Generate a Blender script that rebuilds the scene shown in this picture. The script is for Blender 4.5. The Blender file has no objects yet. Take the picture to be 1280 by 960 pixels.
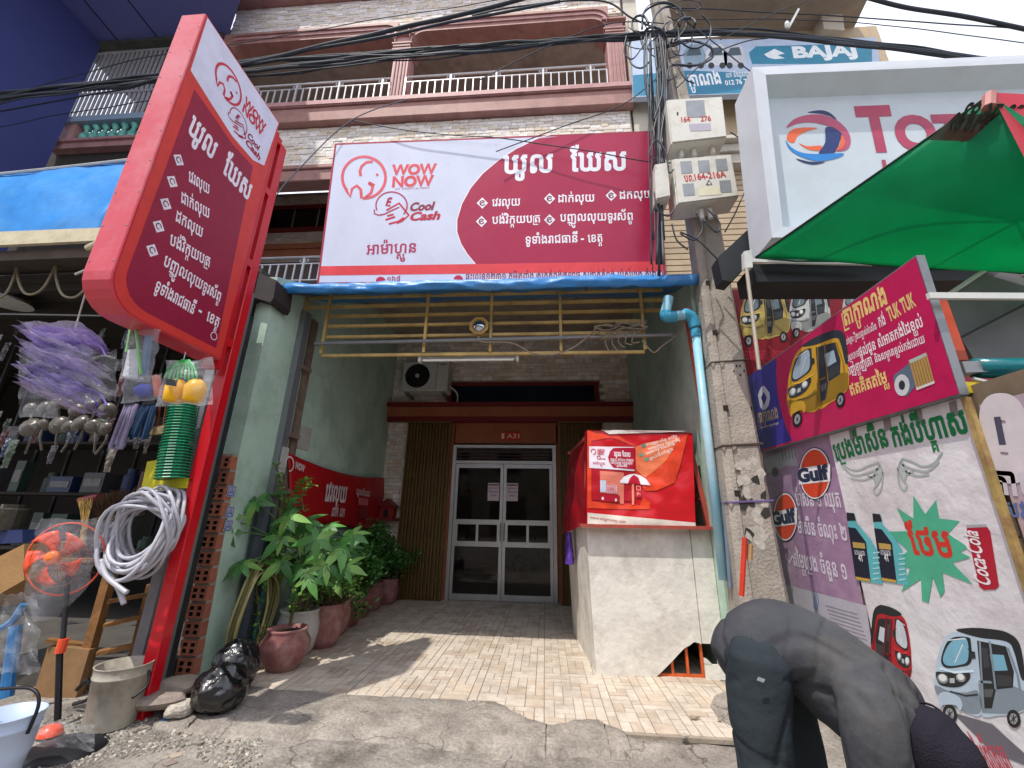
import bpy, bmesh, math, random
from math import sin, cos, pi, radians
from mathutils import Vector, Matrix, noise
random.seed(7)
sc = bpy.context.scene
COL = sc.collection
# ---------------------------------------------------------------- camera
FP = 517.0
def _n(v): return Vector(v).normalized()
_d = _n((41, -167, -FP)); _u = Vector((30, 1610, -FP)); _u = (_u - _d * _u.dot(_d)).normalized(); _r = _d.cross(_u)
ROT = Matrix((_r, _d, _u))
CAM = Vector((0, 0, 1.3))
cd = bpy.data.cameras.new('camera'); cam = bpy.data.objects.new('camera', cd); COL.objects.link(cam)
cd.sensor_width = 36; cd.lens = FP / 1280 * 36; cd.clip_start = 0.05; cd.clip_end = 2000
cam.matrix_world = Matrix.Translation(CAM) @ ROT.to_4x4()
sc.camera = cam
# ---------------------------------------------------------------- world and sun
SUN = Vector((0.28, 0.42, -1.0))          # direction the light travels
w = bpy.data.worlds.new('World'); sc.world = w; w.use_nodes = True
nt = w.node_tree; nt.nodes.clear()
out = nt.nodes.new('ShaderNodeOutputWorld'); bg = nt.nodes.new('ShaderNodeBackground'); sky = nt.nodes.new('ShaderNodeTexSky')
sky.sky_type = 'NISHITA'; sky.sun_disc = False
sky.sun_elevation = math.atan2(1, math.hypot(SUN.x, SUN.y)); sky.sun_rotation = math.atan2(-SUN.x, -SUN.y)
sky.air_density = 1.0; sky.dust_density = 2.5; sky.ozone_density = 1.0
tc = nt.nodes.new('ShaderNodeTexCoord'); nz = nt.nodes.new('ShaderNodeTexNoise'); nz.inputs['Scale'].default_value = 2.2; nz.inputs['Detail'].default_value = 5
rp = nt.nodes.new('ShaderNodeMapRange'); rp.inputs['From Min'].default_value = .35; rp.inputs['From Max'].default_value = .6; rp.inputs['To Min'].default_value = .74; rp.inputs['To Max'].default_value = .97
mx = nt.nodes.new('ShaderNodeMix'); mx.data_type = 'RGBA'; mx.inputs[7].default_value = (8.4, 8.7, 9.8, 1)
nt.links.new(tc.outputs['Generated'], nz.inputs['Vector']); nt.links.new(nz.outputs['Fac'], rp.inputs['Value']); nt.links.new(rp.outputs['Result'], mx.inputs['Factor'])
nt.links.new(sky.outputs[0], mx.inputs[6]); nt.links.new(mx.outputs[2], bg.inputs['Color'])
bg.inputs['Strength'].default_value = 0.13
nt.links.new(bg.outputs[0], out.inputs['Surface'])
sl = bpy.data.lights.new('sun', 'SUN'); sl.energy = 3.0; sl.angle = radians(.6); sl.color = (1, .95, .87)
so = bpy.data.objects.new('sun', sl); COL.objects.link(so); so.rotation_euler = SUN.to_track_quat('-Z', 'Y').to_euler(); so.location = (-3, -5, 14)
sc.view_settings.view_transform = 'Standard'; sc.view_settings.look = 'None'; sc.view_settings.exposure = 0.42; sc.view_settings.gamma = 1
sc.render.engine = 'CYCLES'; sc.cycles.use_denoising = True
sc.cycles.max_bounces = 7; sc.cycles.transparent_max_bounces = 12; sc.cycles.caustics_reflective = False; sc.cycles.caustics_refractive = False
# ---------------------------------------------------------------- helpers
def at(px, py, x=None, y=None, z=None):
    v = ROT @ Vector((px - 640, 480 - py, -FP))
    t = (x - CAM.x) / v.x if x is not None else (y - CAM.y) / v.y if y is not None else (z - CAM.z) / v.z
    return CAM + v * t
def PX(pts, **k): return [at(*p, **k) for p in pts]
def hexc(h, a=1):
    h = h.lstrip('#'); r = [int(h[i:i + 2], 16) / 255 for i in (0, 2, 4)]
    return tuple([c / 12.92 if c <= .04045 else ((c + .055) / 1.055) ** 2.4 for c in r] + [a])
MATS = {}
def mat(name, col, rough=.6, metal=0., var=.18, scale=6., bump=0., bscale=40., spec=.4, dirt=None, alpha=1., coat=0., trans=0., cell=0.):
    """procedural Principled material; col hex or rgb tuple; dirt=(hex, amount, scale); cell = per-piece tone variation"""
    if name in MATS: return MATS[name]
    m = bpy.data.materials.new(name); m.use_nodes = True; N = m.node_tree.nodes; Lk = m.node_tree.links.new
    p = N['Principled BSDF']; c = hexc(col) if isinstance(col, str) else (*col, 1)
    geo = N.new('ShaderNodeNewGeometry')
    t = N.new('ShaderNodeTexNoise'); t.inputs['Scale'].default_value = scale; t.inputs['Detail'].default_value = 6; t.inputs['Roughness'].default_value = .62
    Lk(geo.outputs['Position'], t.inputs['Vector'])
    r = N.new('ShaderNodeMapRange'); r.inputs['From Min'].default_value = .3; r.inputs['From Max'].default_value = .7
    r.inputs['To Min'].default_value = 1 - var; r.inputs['To Max'].default_value = 1 + var
    Lk(t.outputs['Fac'], r.inputs['Value'])
    hv = N.new('ShaderNodeHueSaturation'); hv.inputs['Color'].default_value = c
    fac = r.outputs['Result']
    if cell:
        oi = N.new('ShaderNodeObjectInfo'); mr = N.new('ShaderNodeMapRange'); mr.inputs['To Min'].default_value = 1 - cell; mr.inputs['To Max'].default_value = 1 + cell
        wn = N.new('ShaderNodeAttribute'); wn.attribute_name = 'tone'
        ad = N.new('ShaderNodeMath'); ad.operation = 'ADD'; Lk(oi.outputs['Random'], ad.inputs[0]); Lk(wn.outputs['Fac'], ad.inputs[1])
        fr = N.new('ShaderNodeMath'); fr.operation = 'FRACT'; Lk(ad.outputs[0], fr.inputs[0]); Lk(fr.outputs[0], mr.inputs['Value'])
        mu = N.new('ShaderNodeMath'); mu.operation = 'MULTIPLY'; Lk(fac, mu.inputs[0]); Lk(mr.outputs['Result'], mu.inputs[1]); fac = mu.outputs[0]
    Lk(fac, hv.inputs['Value']); cout = hv.outputs['Color']
    if dirt:
        dc, da, ds = dirt
        t2 = N.new('ShaderNodeTexNoise'); t2.inputs['Scale'].default_value = ds; t2.inputs['Detail'].default_value = 8; t2.inputs['Roughness'].default_value = .7
        Lk(geo.outputs['Position'], t2.inputs['Vector'])
        r2 = N.new('ShaderNodeMapRange'); r2.inputs['From Min'].default_value = .47; r2.inputs['From Max'].default_value = .68; r2.inputs['To Max'].default_value = da
        Lk(t2.outputs['Fac'], r2.inputs['Value'])
        mm = N.new('ShaderNodeMix'); mm.data_type = 'RGBA'; Lk(r2.outputs['Result'], mm.inputs['Factor']); Lk(cout, mm.inputs[6]); mm.inputs[7].default_value = hexc(dc); cout = mm.outputs[2]
    Lk(cout, p.inputs['Base Color'])
    p.inputs['Roughness'].default_value = rough; p.inputs['Metallic'].default_value = metal; p.inputs['Specular IOR Level'].default_value = spec
    p.inputs['Coat Weight'].default_value = coat; p.inputs['Transmission Weight'].default_value = trans
    if alpha < 1: p.inputs['Alpha'].default_value = alpha
    if bump:
        b = N.new('ShaderNodeTexNoise'); b.inputs['Scale'].default_value = bscale; b.inputs['Detail'].default_value = 5; Lk(geo.outputs['Position'], b.inputs['Vector'])
        bn = N.new('ShaderNodeBump'); bn.inputs['Strength'].default_value = bump; bn.inputs['Distance'].default_value = .02
        Lk(b.outputs['Fac'], bn.inputs['Height']); Lk(bn.outputs['Normal'], p.inputs['Normal'])
    MATS[name] = m; return m
def flat(h, rough=.45, var=.05):
    return mat('print_' + h.strip('#'), h, rough=rough, var=max(var, .09), scale=7, bump=.1, bscale=9)
def cracks(m, sc_=.8, width=.006, dark=.35):
    """thin meandering cracks and broad damp stains worked into a ground material's colour and relief"""
    N = m.node_tree.nodes; Lk = m.node_tree.links.new; p = N['Principled BSDF']; src = p.inputs['Base Color'].links[0].from_socket
    g = N.new('ShaderNodeNewGeometry'); n1 = N.new('ShaderNodeTexNoise'); n1.inputs['Scale'].default_value = 2.5; n1.inputs['Detail'].default_value = 6
    va = N.new('ShaderNodeVectorMath'); va.operation = 'SCALE'; va.inputs['Scale'].default_value = .55; vb = N.new('ShaderNodeVectorMath'); vb.operation = 'ADD'
    Lk(g.outputs['Position'], n1.inputs['Vector']); Lk(n1.outputs['Color'], va.inputs[0]); Lk(va.outputs[0], vb.inputs[0]); Lk(g.outputs['Position'], vb.inputs[1])
    vo = N.new('ShaderNodeTexVoronoi'); vo.feature = 'DISTANCE_TO_EDGE'; vo.inputs['Scale'].default_value = sc_; Lk(vb.outputs[0], vo.inputs['Vector'])
    r = N.new('ShaderNodeMapRange'); r.inputs['From Min'].default_value = 0; r.inputs['From Max'].default_value = width; r.inputs['To Min'].default_value = dark; r.inputs['To Max'].default_value = 1; Lk(vo.outputs['Distance'], r.inputs['Value'])
    n2 = N.new('ShaderNodeTexNoise'); n2.inputs['Scale'].default_value = 1.3; n2.inputs['Detail'].default_value = 9; n2.inputs['Roughness'].default_value = .75; Lk(g.outputs['Position'], n2.inputs['Vector'])
    r2 = N.new('ShaderNodeMapRange'); r2.inputs['From Min'].default_value = .5; r2.inputs['From Max'].default_value = .72; r2.inputs['To Min'].default_value = 1; r2.inputs['To Max'].default_value = .55; Lk(n2.outputs['Fac'], r2.inputs['Value'])
    n3 = N.new('ShaderNodeTexNoise'); n3.inputs['Scale'].default_value = 60; n3.inputs['Detail'].default_value = 3; Lk(g.outputs['Position'], n3.inputs['Vector'])
    r3 = N.new('ShaderNodeMapRange'); r3.inputs['From Min'].default_value = .3; r3.inputs['From Max'].default_value = .7; r3.inputs['To Min'].default_value = .78; r3.inputs['To Max'].default_value = 1.2; Lk(n3.outputs['Fac'], r3.inputs['Value'])
    m1 = N.new('ShaderNodeMath'); m1.operation = 'MULTIPLY'; Lk(r.outputs[0], m1.inputs[0]); Lk(r2.outputs[0], m1.inputs[1]); m2 = N.new('ShaderNodeMath'); m2.operation = 'MULTIPLY'; Lk(m1.outputs[0], m2.inputs[0]); Lk(r3.outputs[0], m2.inputs[1])
    h = N.new('ShaderNodeHueSaturation'); Lk(src, h.inputs['Color']); Lk(m2.outputs[0], h.inputs['Value']); Lk(h.outputs[0], p.inputs['Base Color'])
ORG = {}
def tag(o, label=None, cat=None, group=None, kind=None):
    for k, v in (('label', label), ('category', cat), ('group', group), ('kind', kind)):
        if v: o[k] = v
    return o
def thing(name, label, cat, loc=(0, 0, 0), group=None, kind=None):
    o = bpy.data.objects.new(name, None); o.empty_display_size = .1; COL.objects.link(o); o.location = loc; ORG[o.name] = Vector(loc)
    return tag(o, label, cat, group, kind)
class MB:
    def __init__(s): s.v = []; s.f = []; s.m = []; s.t = []
    def add(s, vs, fs, mi=0, tone=0.):
        b = len(s.v); s.v += [Vector(q) for q in vs]; s.f += [[b + i for i in q] for q in fs]; s.m += [mi] * len(fs); s.t += [tone] * len(vs); return s
    def box(s, c, d, R=None, mi=0, tone=0.):
        c = Vector(c); h = [q / 2 for q in d]; R = R or Matrix.Identity(3)
        vs = [c + R @ Vector((sx * h[0], sy * h[1], sz * h[2])) for sz in (-1, 1) for sy in (-1, 1) for sx in (-1, 1)]
        return s.add(vs, [(0, 2, 3, 1), (4, 5, 7, 6), (0, 1, 5, 4), (2, 6, 7, 3), (0, 4, 6, 2), (1, 3, 7, 5)], mi, tone)
    def bb(s, a, b, mi=0, tone=0.):
        return s.box([(p + q) / 2 for p, q in zip(a, b)], [abs(q - p) for p, q in zip(a, b)], None, mi, tone)
    def bar(s, a, b, w=.03, h=None, mi=0, up=(0, 0, 1)):
        a = Vector(a); b = Vector(b); z = (b - a); L = z.length
        if L < 1e-6: return s
        z.normalize(); u = Vector(up)
        if abs(z.dot(u)) > .95: u = Vector((0, 1, 0))
        x = u.cross(z).normalized(); y = z.cross(x)
        return s.box((a + b) / 2, (w, h or w, L), Matrix((x, y, z)).transposed(), mi)
    def tube(s, pts, r=.01, n=6, mi=0, caps=True, closed=False):
        pts = [Vector(p) for p in pts]; m = len(pts); rs = r if isinstance(r, (list, tuple)) else [r] * m
        rings = []; px_ = None
        for i, p in enumerate(pts):
            if closed: t = pts[(i + 1) % m] - pts[i - 1]
            else: t = pts[min(i + 1, m - 1)] - pts[max(i - 1, 0)]
            t = t.normalized() if t.length > 1e-9 else Vector((0, 0, 1))
            if px_ is None:
                a = Vector((0, 0, 1)) if abs(t.z) < .9 else Vector((1, 0, 0)); x = a.cross(t).normalized()
            else:
                x = px_ - t * px_.dot(t); x = x.normalized() if x.length > 1e-6 else Vector((1, 0, 0))
            px_ = x; y = t.cross(x)
            rings.append([p + (x * cos(2 * pi * k / n) + y * sin(2 * pi * k / n)) * rs[i] for k in range(n)])
        vs = [q for g in rings for q in g]; fs = []
        for i in range(m if closed else m - 1):
            for k in range(n):
                a = i * n + k; b = i * n + (k + 1) % n; c = ((i + 1) % m) * n + (k + 1) % n; d = ((i + 1) % m) * n + k; fs.append((a, b, c, d))
        if caps and not closed: fs += [tuple(range(n - 1, -1, -1)), tuple((m - 1) * n + k for k in range(n))]
        return s.add(vs, fs, mi)
    def lathe(s, prof, c=(0, 0, 0), n=24, R=None, mi=0, cap=True):
        c = Vector(c); R = R or Matrix.Identity(3); vs = []; fs = []
        for r, z in prof: vs += [c + R @ Vector((r * cos(2 * pi * k / n), r * sin(2 * pi * k / n), z)) for k in range(n)]
        for i in range(len(prof) - 1):
            for k in range(n): fs.append((i * n + k, i * n + (k + 1) % n, (i + 1) * n + (k + 1) % n, (i + 1) * n + k))
        if cap: fs += [tuple(range(n - 1, -1, -1)), tuple((len(prof) - 1) * n + k for k in range(n))]
        return s.add(vs, fs, mi)
    def slab(s, poly, off, mi=0):
        """prism: polygon (list of 3D points) extruded by vector off"""
        off = Vector(off); n = len(poly); P = [Vector(p) for p in poly]
        return s.add(P + [p + off for p in P], [tuple(range(n - 1, -1, -1)), tuple(range(n, 2 * n))] + [(i, (i + 1) % n, n + (i + 1) % n, n + i) for i in range(n)], mi)
    def grid(s, fn, nu, nv, mi=0, closed=False):
        vs = [fn(i / (nu), j / (nv)) for j in range(nv + 1) for i in range(nu + 1)]
        fs = [(j * (nu + 1) + i, j * (nu + 1) + i + 1, (j + 1) * (nu + 1) + i + 1, (j + 1) * (nu + 1) + i) for j in range(nv) for i in range(nu)]
        return s.add(vs, fs, mi)
    def mesh(s, name, mats, org=Vector((0, 0, 0)), smooth=False):
        me = bpy.data.meshes.new(name); me.from_pydata([v - org for v in s.v], [], s.f)
        for m in (mats if isinstance(mats, (list, tuple)) else [mats]): me.materials.append(m)
        if any(s.m): me.polygons.foreach_set('material_index', s.m)
        if any(s.t):
            a = me.attributes.new('tone', 'FLOAT', 'POINT'); a.data.foreach_set('value', s.t)
        if smooth: me.polygons.foreach_set('use_smooth', [True] * len(s.f))
        me.update(); return me
    def build(s, name, mats, parent=None, smooth=False, kind=None, label=None, cat=None, group=None, bevel=0., fix=True, thick=0.):
        if parent is not None: org = ORG[parent.name]
        elif kind == 'structure' or not s.v: org = Vector((0, 0, 0))
        else:
            xs = [v.x for v in s.v]; ys = [v.y for v in s.v]; zs = [v.z for v in s.v]; org = Vector(((min(xs) + max(xs)) / 2, (min(ys) + max(ys)) / 2, min(zs)))
        me = s.mesh(name, mats, org, smooth)
        if fix:
            bm = bmesh.new(); bm.from_mesh(me); bmesh.ops.recalc_face_normals(bm, faces=bm.faces)
            if bevel: bmesh.ops.bevel(bm, geom=[e for e in bm.edges if len(e.link_faces) == 2 and e.calc_face_angle(0) > .6], offset=bevel, segments=1, affect='EDGES', clamp_overlap=True)
            bm.to_mesh(me); bm.free()
        o = bpy.data.objects.new(name, me); COL.objects.link(o)
        if thick:
            md = o.modifiers.new('thickness', 'SOLIDIFY'); md.thickness = thick; md.offset = 0
        if parent is not None: o.parent = parent; ORG[o.name] = org
        else: o.location = org; ORG[o.name] = org
        return tag(o, label, cat, group, kind)
def piece(name, me, parent, loc, rot=(0, 0, 0), scale=(1, 1, 1)):
    o = bpy.data.objects.new(name, me); COL.objects.link(o); o.parent = parent; o.location = Vector(loc) - (ORG[parent.name] if parent else Vector()); o.rotation_euler = rot; o.scale = scale
    return o
def copy_tree(o, parent=None):
    c = o.copy(); COL.objects.link(c); c.parent = parent
    for ch in [q for q in o.children]: copy_tree(ch, c)
    return c
def nv(p, s=1., k=0): return noise.noise(Vector(p) * s + Vector((k * 13.1, k * 7.7, k * 3.3)))
# ---------------------------------------------------------------- lettering
_fc = bpy.data.curves.new('lettering', 'FONT'); _fo = bpy.data.objects.new('lettering', _fc)
COL.objects.link(_fo); _GM = {}; _AD = {}
def _inside(p, poly):
    c = False; n = len(poly); j = n - 1
    for i in range(n):
        if (poly[i][1] > p[1]) != (poly[j][1] > p[1]) and p[0] < (poly[j][0] - poly[i][0]) * (p[1] - poly[i][1]) / (poly[j][1] - poly[i][1]) + poly[i][0]: c = not c
        j = i
    return c
def gmesh(ch, bold):
    """glyph outlines filled contour by contour, so strokes that overlap do not cancel out"""
    k = (ch, bold)
    if k in _GM: return _GM[k]
    _fc.body = ch; dg = bpy.context.evaluated_depsgraph_get(); dg.update()
    cu = _fo.evaluated_get(dg).to_curve(dg); loops = []
    for sp in cu.splines:
        pts = []
        if sp.type == 'BEZIER':
            B_ = sp.bezier_points; n = len(B_)
            for i in range(n):
                p0, p3 = B_[i].co, B_[(i + 1) % n].co; h0, h1 = B_[i].handle_right, B_[(i + 1) % n].handle_left
                st = 1 if ((h0 - p0).cross(p3 - p0).length < 1e-4 and (h1 - p3).cross(p3 - p0).length < 1e-4) else 4
                for j in range(st):
                    t = j / st; q = p0 * (1 - t) ** 3 + h0 * 3 * t * (1 - t) ** 2 + h1 * 3 * t * t * (1 - t) + p3 * t ** 3; pts.append((q.x, q.y))
        else: pts = [(p.co.x, p.co.y) for p in sp.points]
        pp = []
        for p in pts:
            if not pp or abs(p[0] - pp[-1][0]) + abs(p[1] - pp[-1][1]) > 1e-4: pp.append(p)
        if len(pp) > 2: loops.append(pp)
    _fo.to_curve_clear()
    ar = lambda L: sum(L[i - 1][0] * L[i][1] - L[i][0] * L[i - 1][1] for i in range(len(L))) / 2
    out_ = []
    def off(L, d):
        n = len(L); o = []; sg = 1 if ar(L) > 0 else -1
        for i in range(n):
            a = Vector(L[i]) - Vector(L[i - 1]); b = Vector(L[(i + 1) % n]) - Vector(L[i]); na = Vector((a.y, -a.x)).normalized() * sg; nb = Vector((b.y, -b.x)).normalized() * sg
            m_ = na + nb; m_ = m_ / max(.7, m_.length_squared / 2) if m_.length > 1e-4 else na; o.append((L[i][0] + m_.x * d, L[i][1] + m_.y * d))
        return o
    parent_ = {}
    for i, H in enumerate(loops):
        for j, O in enumerate(loops):
            if i != j and ar(H) * ar(O) < 0 and abs(ar(H)) < abs(ar(O)) and all(_inside(p, O) for p in H[::max(1, len(H) // 5)]): parent_[i] = j
    for j, O in enumerate(loops):
        if j not in parent_: out_.append([off(O, bold)] + [off(loops[i], -bold) for i in parent_ if parent_[i] == j])
    V = []; F = []; E_ = []; from mathutils.geometry import delaunay_2d_cdt
    L2 = [L for lp in out_ for L in lp]
    for L in L2:
        b0 = len(V); V += [Vector(p) for p in L]; E_ += [(b0 + i, b0 + (i + 1) % len(L)) for i in range(len(L))]
    if V:
        vs, _e, fs = delaunay_2d_cdt(V, E_, [], 1, 1e-5)[:3]
        def wind(p):
            w_ = 0
            for L in L2:
                for i in range(len(L)):
                    a, b = L[i - 1], L[i]
                    if (a[1] > p[1]) != (b[1] > p[1]) and p[0] < (b[0] - a[0]) * (p[1] - a[1]) / (b[1] - a[1]) + a[0]: w_ += 1 if b[1] > a[1] else -1
            return w_
        F = [tuple(f) for f in fs if wind(((vs[f[0]][0] + vs[f[1]][0] + vs[f[2]][0]) / 3, (vs[f[0]][1] + vs[f[1]][1] + vs[f[2]][1]) / 3))]; V = [(v[0], v[1], 0.) for v in vs]
    _GM[k] = (V, F); return _GM[k]
def adv(ch):
    if ch not in _AD:
        f = lambda s: max(q[0] for q in gmesh(s, 0)[0])
        _AD[ch] = f(ch + '|') - f('|')
    return _AD[ch]
PRE = 'េែៃ'
def clusters(t):
    cl = []; i = 0
    while i < len(t):
        c = t[i]; o = ord(c)
        if 0x1780 <= o <= 0x17b3:
            base = c; sub = []; mk = ''; i += 1
            while i < len(t):
                o2 = ord(t[i])
                if o2 == 0x17d2 and i + 1 < len(t): sub.append(t[i + 1]); i += 2
                elif 0x17b4 <= o2 <= 0x17d1 or o2 == 0x17dd: mk += t[i]; i += 1
                else: break
            cl.append((base, sub, mk))
        else: cl.append((c, [], '')); i += 1
    return cl
def khtext(t, bold=.012, slant=0.):
    V = []; F = []; x = 0.; cls_ = []
    def put(ch, dx, dy=0., sx=1., sy=1.):
        v, f = gmesh(ch, bold); b = len(V)
        V.extend([(dx + a * sx, dy + c * sy, z_ + .02 * len(cls_)) for a, c, z_ in v]); cls_.append(1); cls_[:] = cls_[:1] if len(cls_) > 4 else cls_; F.extend([tuple(b + q for q in p) for p in f])
    for base, sub, mk in clusters(t):
        if base == ' ': x += .3; continue
        pre = ''.join(c for c in mk if c in PRE); post = ''.join(c for c in mk if c not in PRE)
        post2 = ''
        for c in post:
            if c == 'ោ': pre += 'េ'; post2 += 'ា'
            elif c == 'ើ': pre += 'េ'; post2 += 'ី'
            else: post2 += c
        for c in pre: put(c, x); x += adv(c)
        if 'រ' in sub:
            b4 = len(V); V.extend([(x + a_, c_, .05) for a_, c_ in ((.03, .46), (.11, .46), (.11, -.13), (.03, -.21), (.5, -.13), (.5, -.21), (.03, .54), (.17, .54), (.17, .46))]); F.extend([(b4, b4 + 1, b4 + 2, b4 + 3), (b4 + 2, b4 + 4, b4 + 5, b4 + 3), (b4, b4 + 6, b4 + 7, b4 + 8)]); x += .11
        b0 = x; s = base + post2; aw = adv(base)
        up = ''.join(c for c in post2 if c not in 'ុូួ'); dn = ''.join(c for c in post2 if c in 'ុូួ')
        put(base + up if up else base, x); a = adv(base + up) if up else aw
        dy = 0
        for c in sub:
            if c == 'រ': continue
            put(c, b0 + aw * .18, -.36, .64, .5); dy = -.3
        for c in dn: put(c, b0 + aw, dy)
        x += a
    if slant: V = [(a + slant * b, b, z_) for a, b, z_ in V]
    return V, F, x
class Board:
    """a flat face in the place: origin, in-plane axes and normal; prints lie a millimetre or two apart on it"""
    def __init__(s, O, U, V, parent, N=None):
        s.O = Vector(O); s.U = Vector(U).normalized(); V = Vector(V); s.V = (V - s.U * V.dot(s.U)).normalized(); s.N = s.U.cross(s.V)
        if s.N.dot(CAM - s.O) < 0: s.N = -s.N
        s.parent = parent; s.gap = .0007
    def L(s, px, py):
        v = ROT @ Vector((px - 640, 480 - py, -FP)); t = (s.O - CAM).dot(s.N) / v.dot(s.N); q = CAM + v * t - s.O
        return (q.dot(s.U), q.dot(s.V))
    def W(s, u, v, k=0.): return s.O + s.U * u + s.V * v + s.N * (s.gap * k)
    def poly(s, pts, col, k=1, name='print', px=True, mb=None, soft=False):
        if px: pts = [s.L(*p) for p in pts]
        if soft: Q_ = [Vector((a, b, 0)) for a, b in pts]; n = len(Q_); pts = [tuple(p)[:2] for p in spline([Q_[-1]] + Q_ + [Q_[0], Q_[1]], 5)[5:-5]][:n * 5]
        m = mb or MB(); m.add([s.W(a, b, k) for a, b in pts], [tuple(range(len(pts)))])
        if mb is None: m.build(name, col if not isinstance(col, str) else flat(col), s.parent, fix=False); 
    def strokes(s, lines, w, col, k=2, name='print', px=True):
        m = MB()
        for pts in lines:
            q = [Vector(s.L(*p)) if px else Vector(p) for p in pts]; n = len(q); Lf = []; Rt = []
            for i in range(n):
                t = (q[min(i + 1, n - 1)] - q[max(i - 1, 0)]); t = t.normalized() if t.length else Vector((1, 0)); nn = Vector((-t.y, t.x)) * w / 2
                Lf.append(q[i] + nn); Rt.append(q[i] - nn)
            m.add([s.W(a.x, a.y, k) for a in Lf + Rt], [(i, i + 1, n + i + 1, n + i) for i in range(n - 1)])
        m.build(name, flat(col) if isinstance(col, str) else col, s.parent, fix=False)
    def text(s, t, a, b, h, col, k=2, bold=.012, slant=0., px=True, name='lettering', latin=False):
        """baseline from a to b (pixels of the photo or board units), letter body height h metres"""
        if px: a = s.L(*a); b = s.L(*b)
        V, F, wd = khtext(t, bold, slant); xs = [q[0] for q in V]; x0 = min(xs); x1 = max(xs)
        d = Vector((b[0] - a[0], b[1] - a[1])); L = d.length; d.normalize(); sgn = 1
        e = Vector((-d.y, d.x)); 
        if e.y < 0: e = -e
        kx = L / (x1 - x0); ky = h / (.688 if latin else .586)
        m = MB(); m.add([s.W(*(Vector(a) + d * ((x - x0) * kx) + e * (y * ky)), k + z_) for x, y, z_ in V], F)
        return m.build(name, flat(col) if isinstance(col, str) else col, s.parent, fix=False)
def arc(cx, cy, rx, ry, a0=0, a1=360, n=28, rot=0):
    r = radians(rot); o = []
    for i in range(n + 1):
        a = radians(a0 + (a1 - a0) * i / n); x = rx * cos(a); y = ry * sin(a); o.append((cx + x * cos(r) - y * sin(r), cy + x * sin(r) + y * cos(r)))
    return o
def sag(a, b, drop, n=14, wob=0., seed=0):
    a = Vector(a); b = Vector(b); o = []
    for i in range(n + 1):
        t = i / n; p = a.lerp(b, t); p.z -= drop * 4 * t * (1 - t)
        if wob and 0 < i < n: p += Vector((nv(p, 1.7, seed), nv(p, 1.7, seed + 3), nv(p, 1.7, seed + 6))) * wob
        o.append(p)
    return o
def spline(pts, n=8):
    P = [Vector(p) for p in pts]; o = []
    for i in range(len(P) - 1):
        p0 = P[max(i - 1, 0)]; p1 = P[i]; p2 = P[i + 1]; p3 = P[min(i + 2, len(P) - 1)]
        for k in range(n):
            t = k / n; o.append(.5 * ((2 * p1) + (p2 - p0) * t + (2 * p0 - 5 * p1 + 4 * p2 - p3) * t * t + (3 * p1 - p0 - 3 * p2 + p3) * t ** 3))
    return o + [P[-1]]
# ================================================================ GROUND
XL, XR, YF, YB = -2.88, 1.56, 5.85, 7.39
m_street = mat('street_concrete', '#918a82', rough=.9, var=.3, scale=3.2, bump=.8, bscale=34, dirt=('#58524b', .7, 2.6))
m_cement = mat('cement', '#978f86', rough=.9, var=.28, scale=4, bump=.7, bscale=38, dirt=('#686058', .7, 3.4))
cracks(m_street, .7, .007); cracks(m_cement, 1.1, .006)
def gh(x, y):
    z = -.035 + .02 * nv((x, y, 0), 1.1)
    z += .03 * max(0, min(1, (-x - 2.0) / .75)) * max(0, min(1, (y - 2.3) / .7))
    z += .008 * nv((x, y, 4), 6)
    if y > 3.5 and -2.7 < x < 2.2: z = min(z, -.03)
    return z
m = MB()
xs = [-60, -30, -15, -9, -6] + [-5 + i * .1 for i in range(83)] + [4, 6, 9, 15, 30, 60]
ys = [-60, -30, -15, -8, -4, -1, .5, 1.2, 1.6] + [1.8 + i * .1 for i in range(32)] + [5.5, 6.5, 8, 12, 20, 60]
vs = [(x, y, gh(x, y) if 1.5 < y < 5.2 else -.04) for y in ys for x in xs]; nx = len(xs)
m.add(vs, [(j * nx + i, j * nx + i + 1, (j + 1) * nx + i + 1, (j + 1) * nx + i) for j in range(len(ys) - 1) for i in range(nx - 1)])
m.build('street', m_street, kind='structure', smooth=True, fix=False)
# tiled forecourt: mortar bed, tiles as pieces
floor = MB().bb((XL, 3.24, -.03), (1.62, 7.6, -.006)).build('tiled_forecourt', mat('mortar', '#958a7c', rough=.9, var=.2, scale=9, bump=.3), kind='structure')
m_tile = [mat('floor_tile_a', '#cbbfb0', rough=.5, var=.12, scale=16, bump=.35, bscale=55, dirt=('#857868', .45, 3.5), cell=.07),
          mat('floor_tile_b', '#c4b4a2', rough=.55, var=.12, scale=16, bump=.35, bscale=55, dirt=('#85725f', .5, 3.5), cell=.09)]
def unit_block(mt, ch=.06, name='block'):
    q = MB(); c = ch
    q.add([(-.5, -.5, -1), (.5, -.5, -1), (.5, .5, -1), (-.5, .5, -1), (-.5, -.5, -c), (.5, -.5, -c), (.5, .5, -c), (-.5, .5, -c),
           (-.5 + c, -.5 + c, 0), (.5 - c, -.5 + c, 0), (.5 - c, .5 - c, 0), (-.5 + c, .5 - c, 0)],
          [(0, 1, 5, 4), (1, 2, 6, 5), (2, 3, 7, 6), (3, 0, 4, 7), (4, 5, 9, 8), (5, 6, 10, 9), (6, 7, 11, 10), (7, 4, 8, 11), (8, 9, 10, 11)])
    return q.mesh(name, mt)
me_t = [unit_block(q, .03, 'floor_tile') for q in m_tile]
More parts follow.
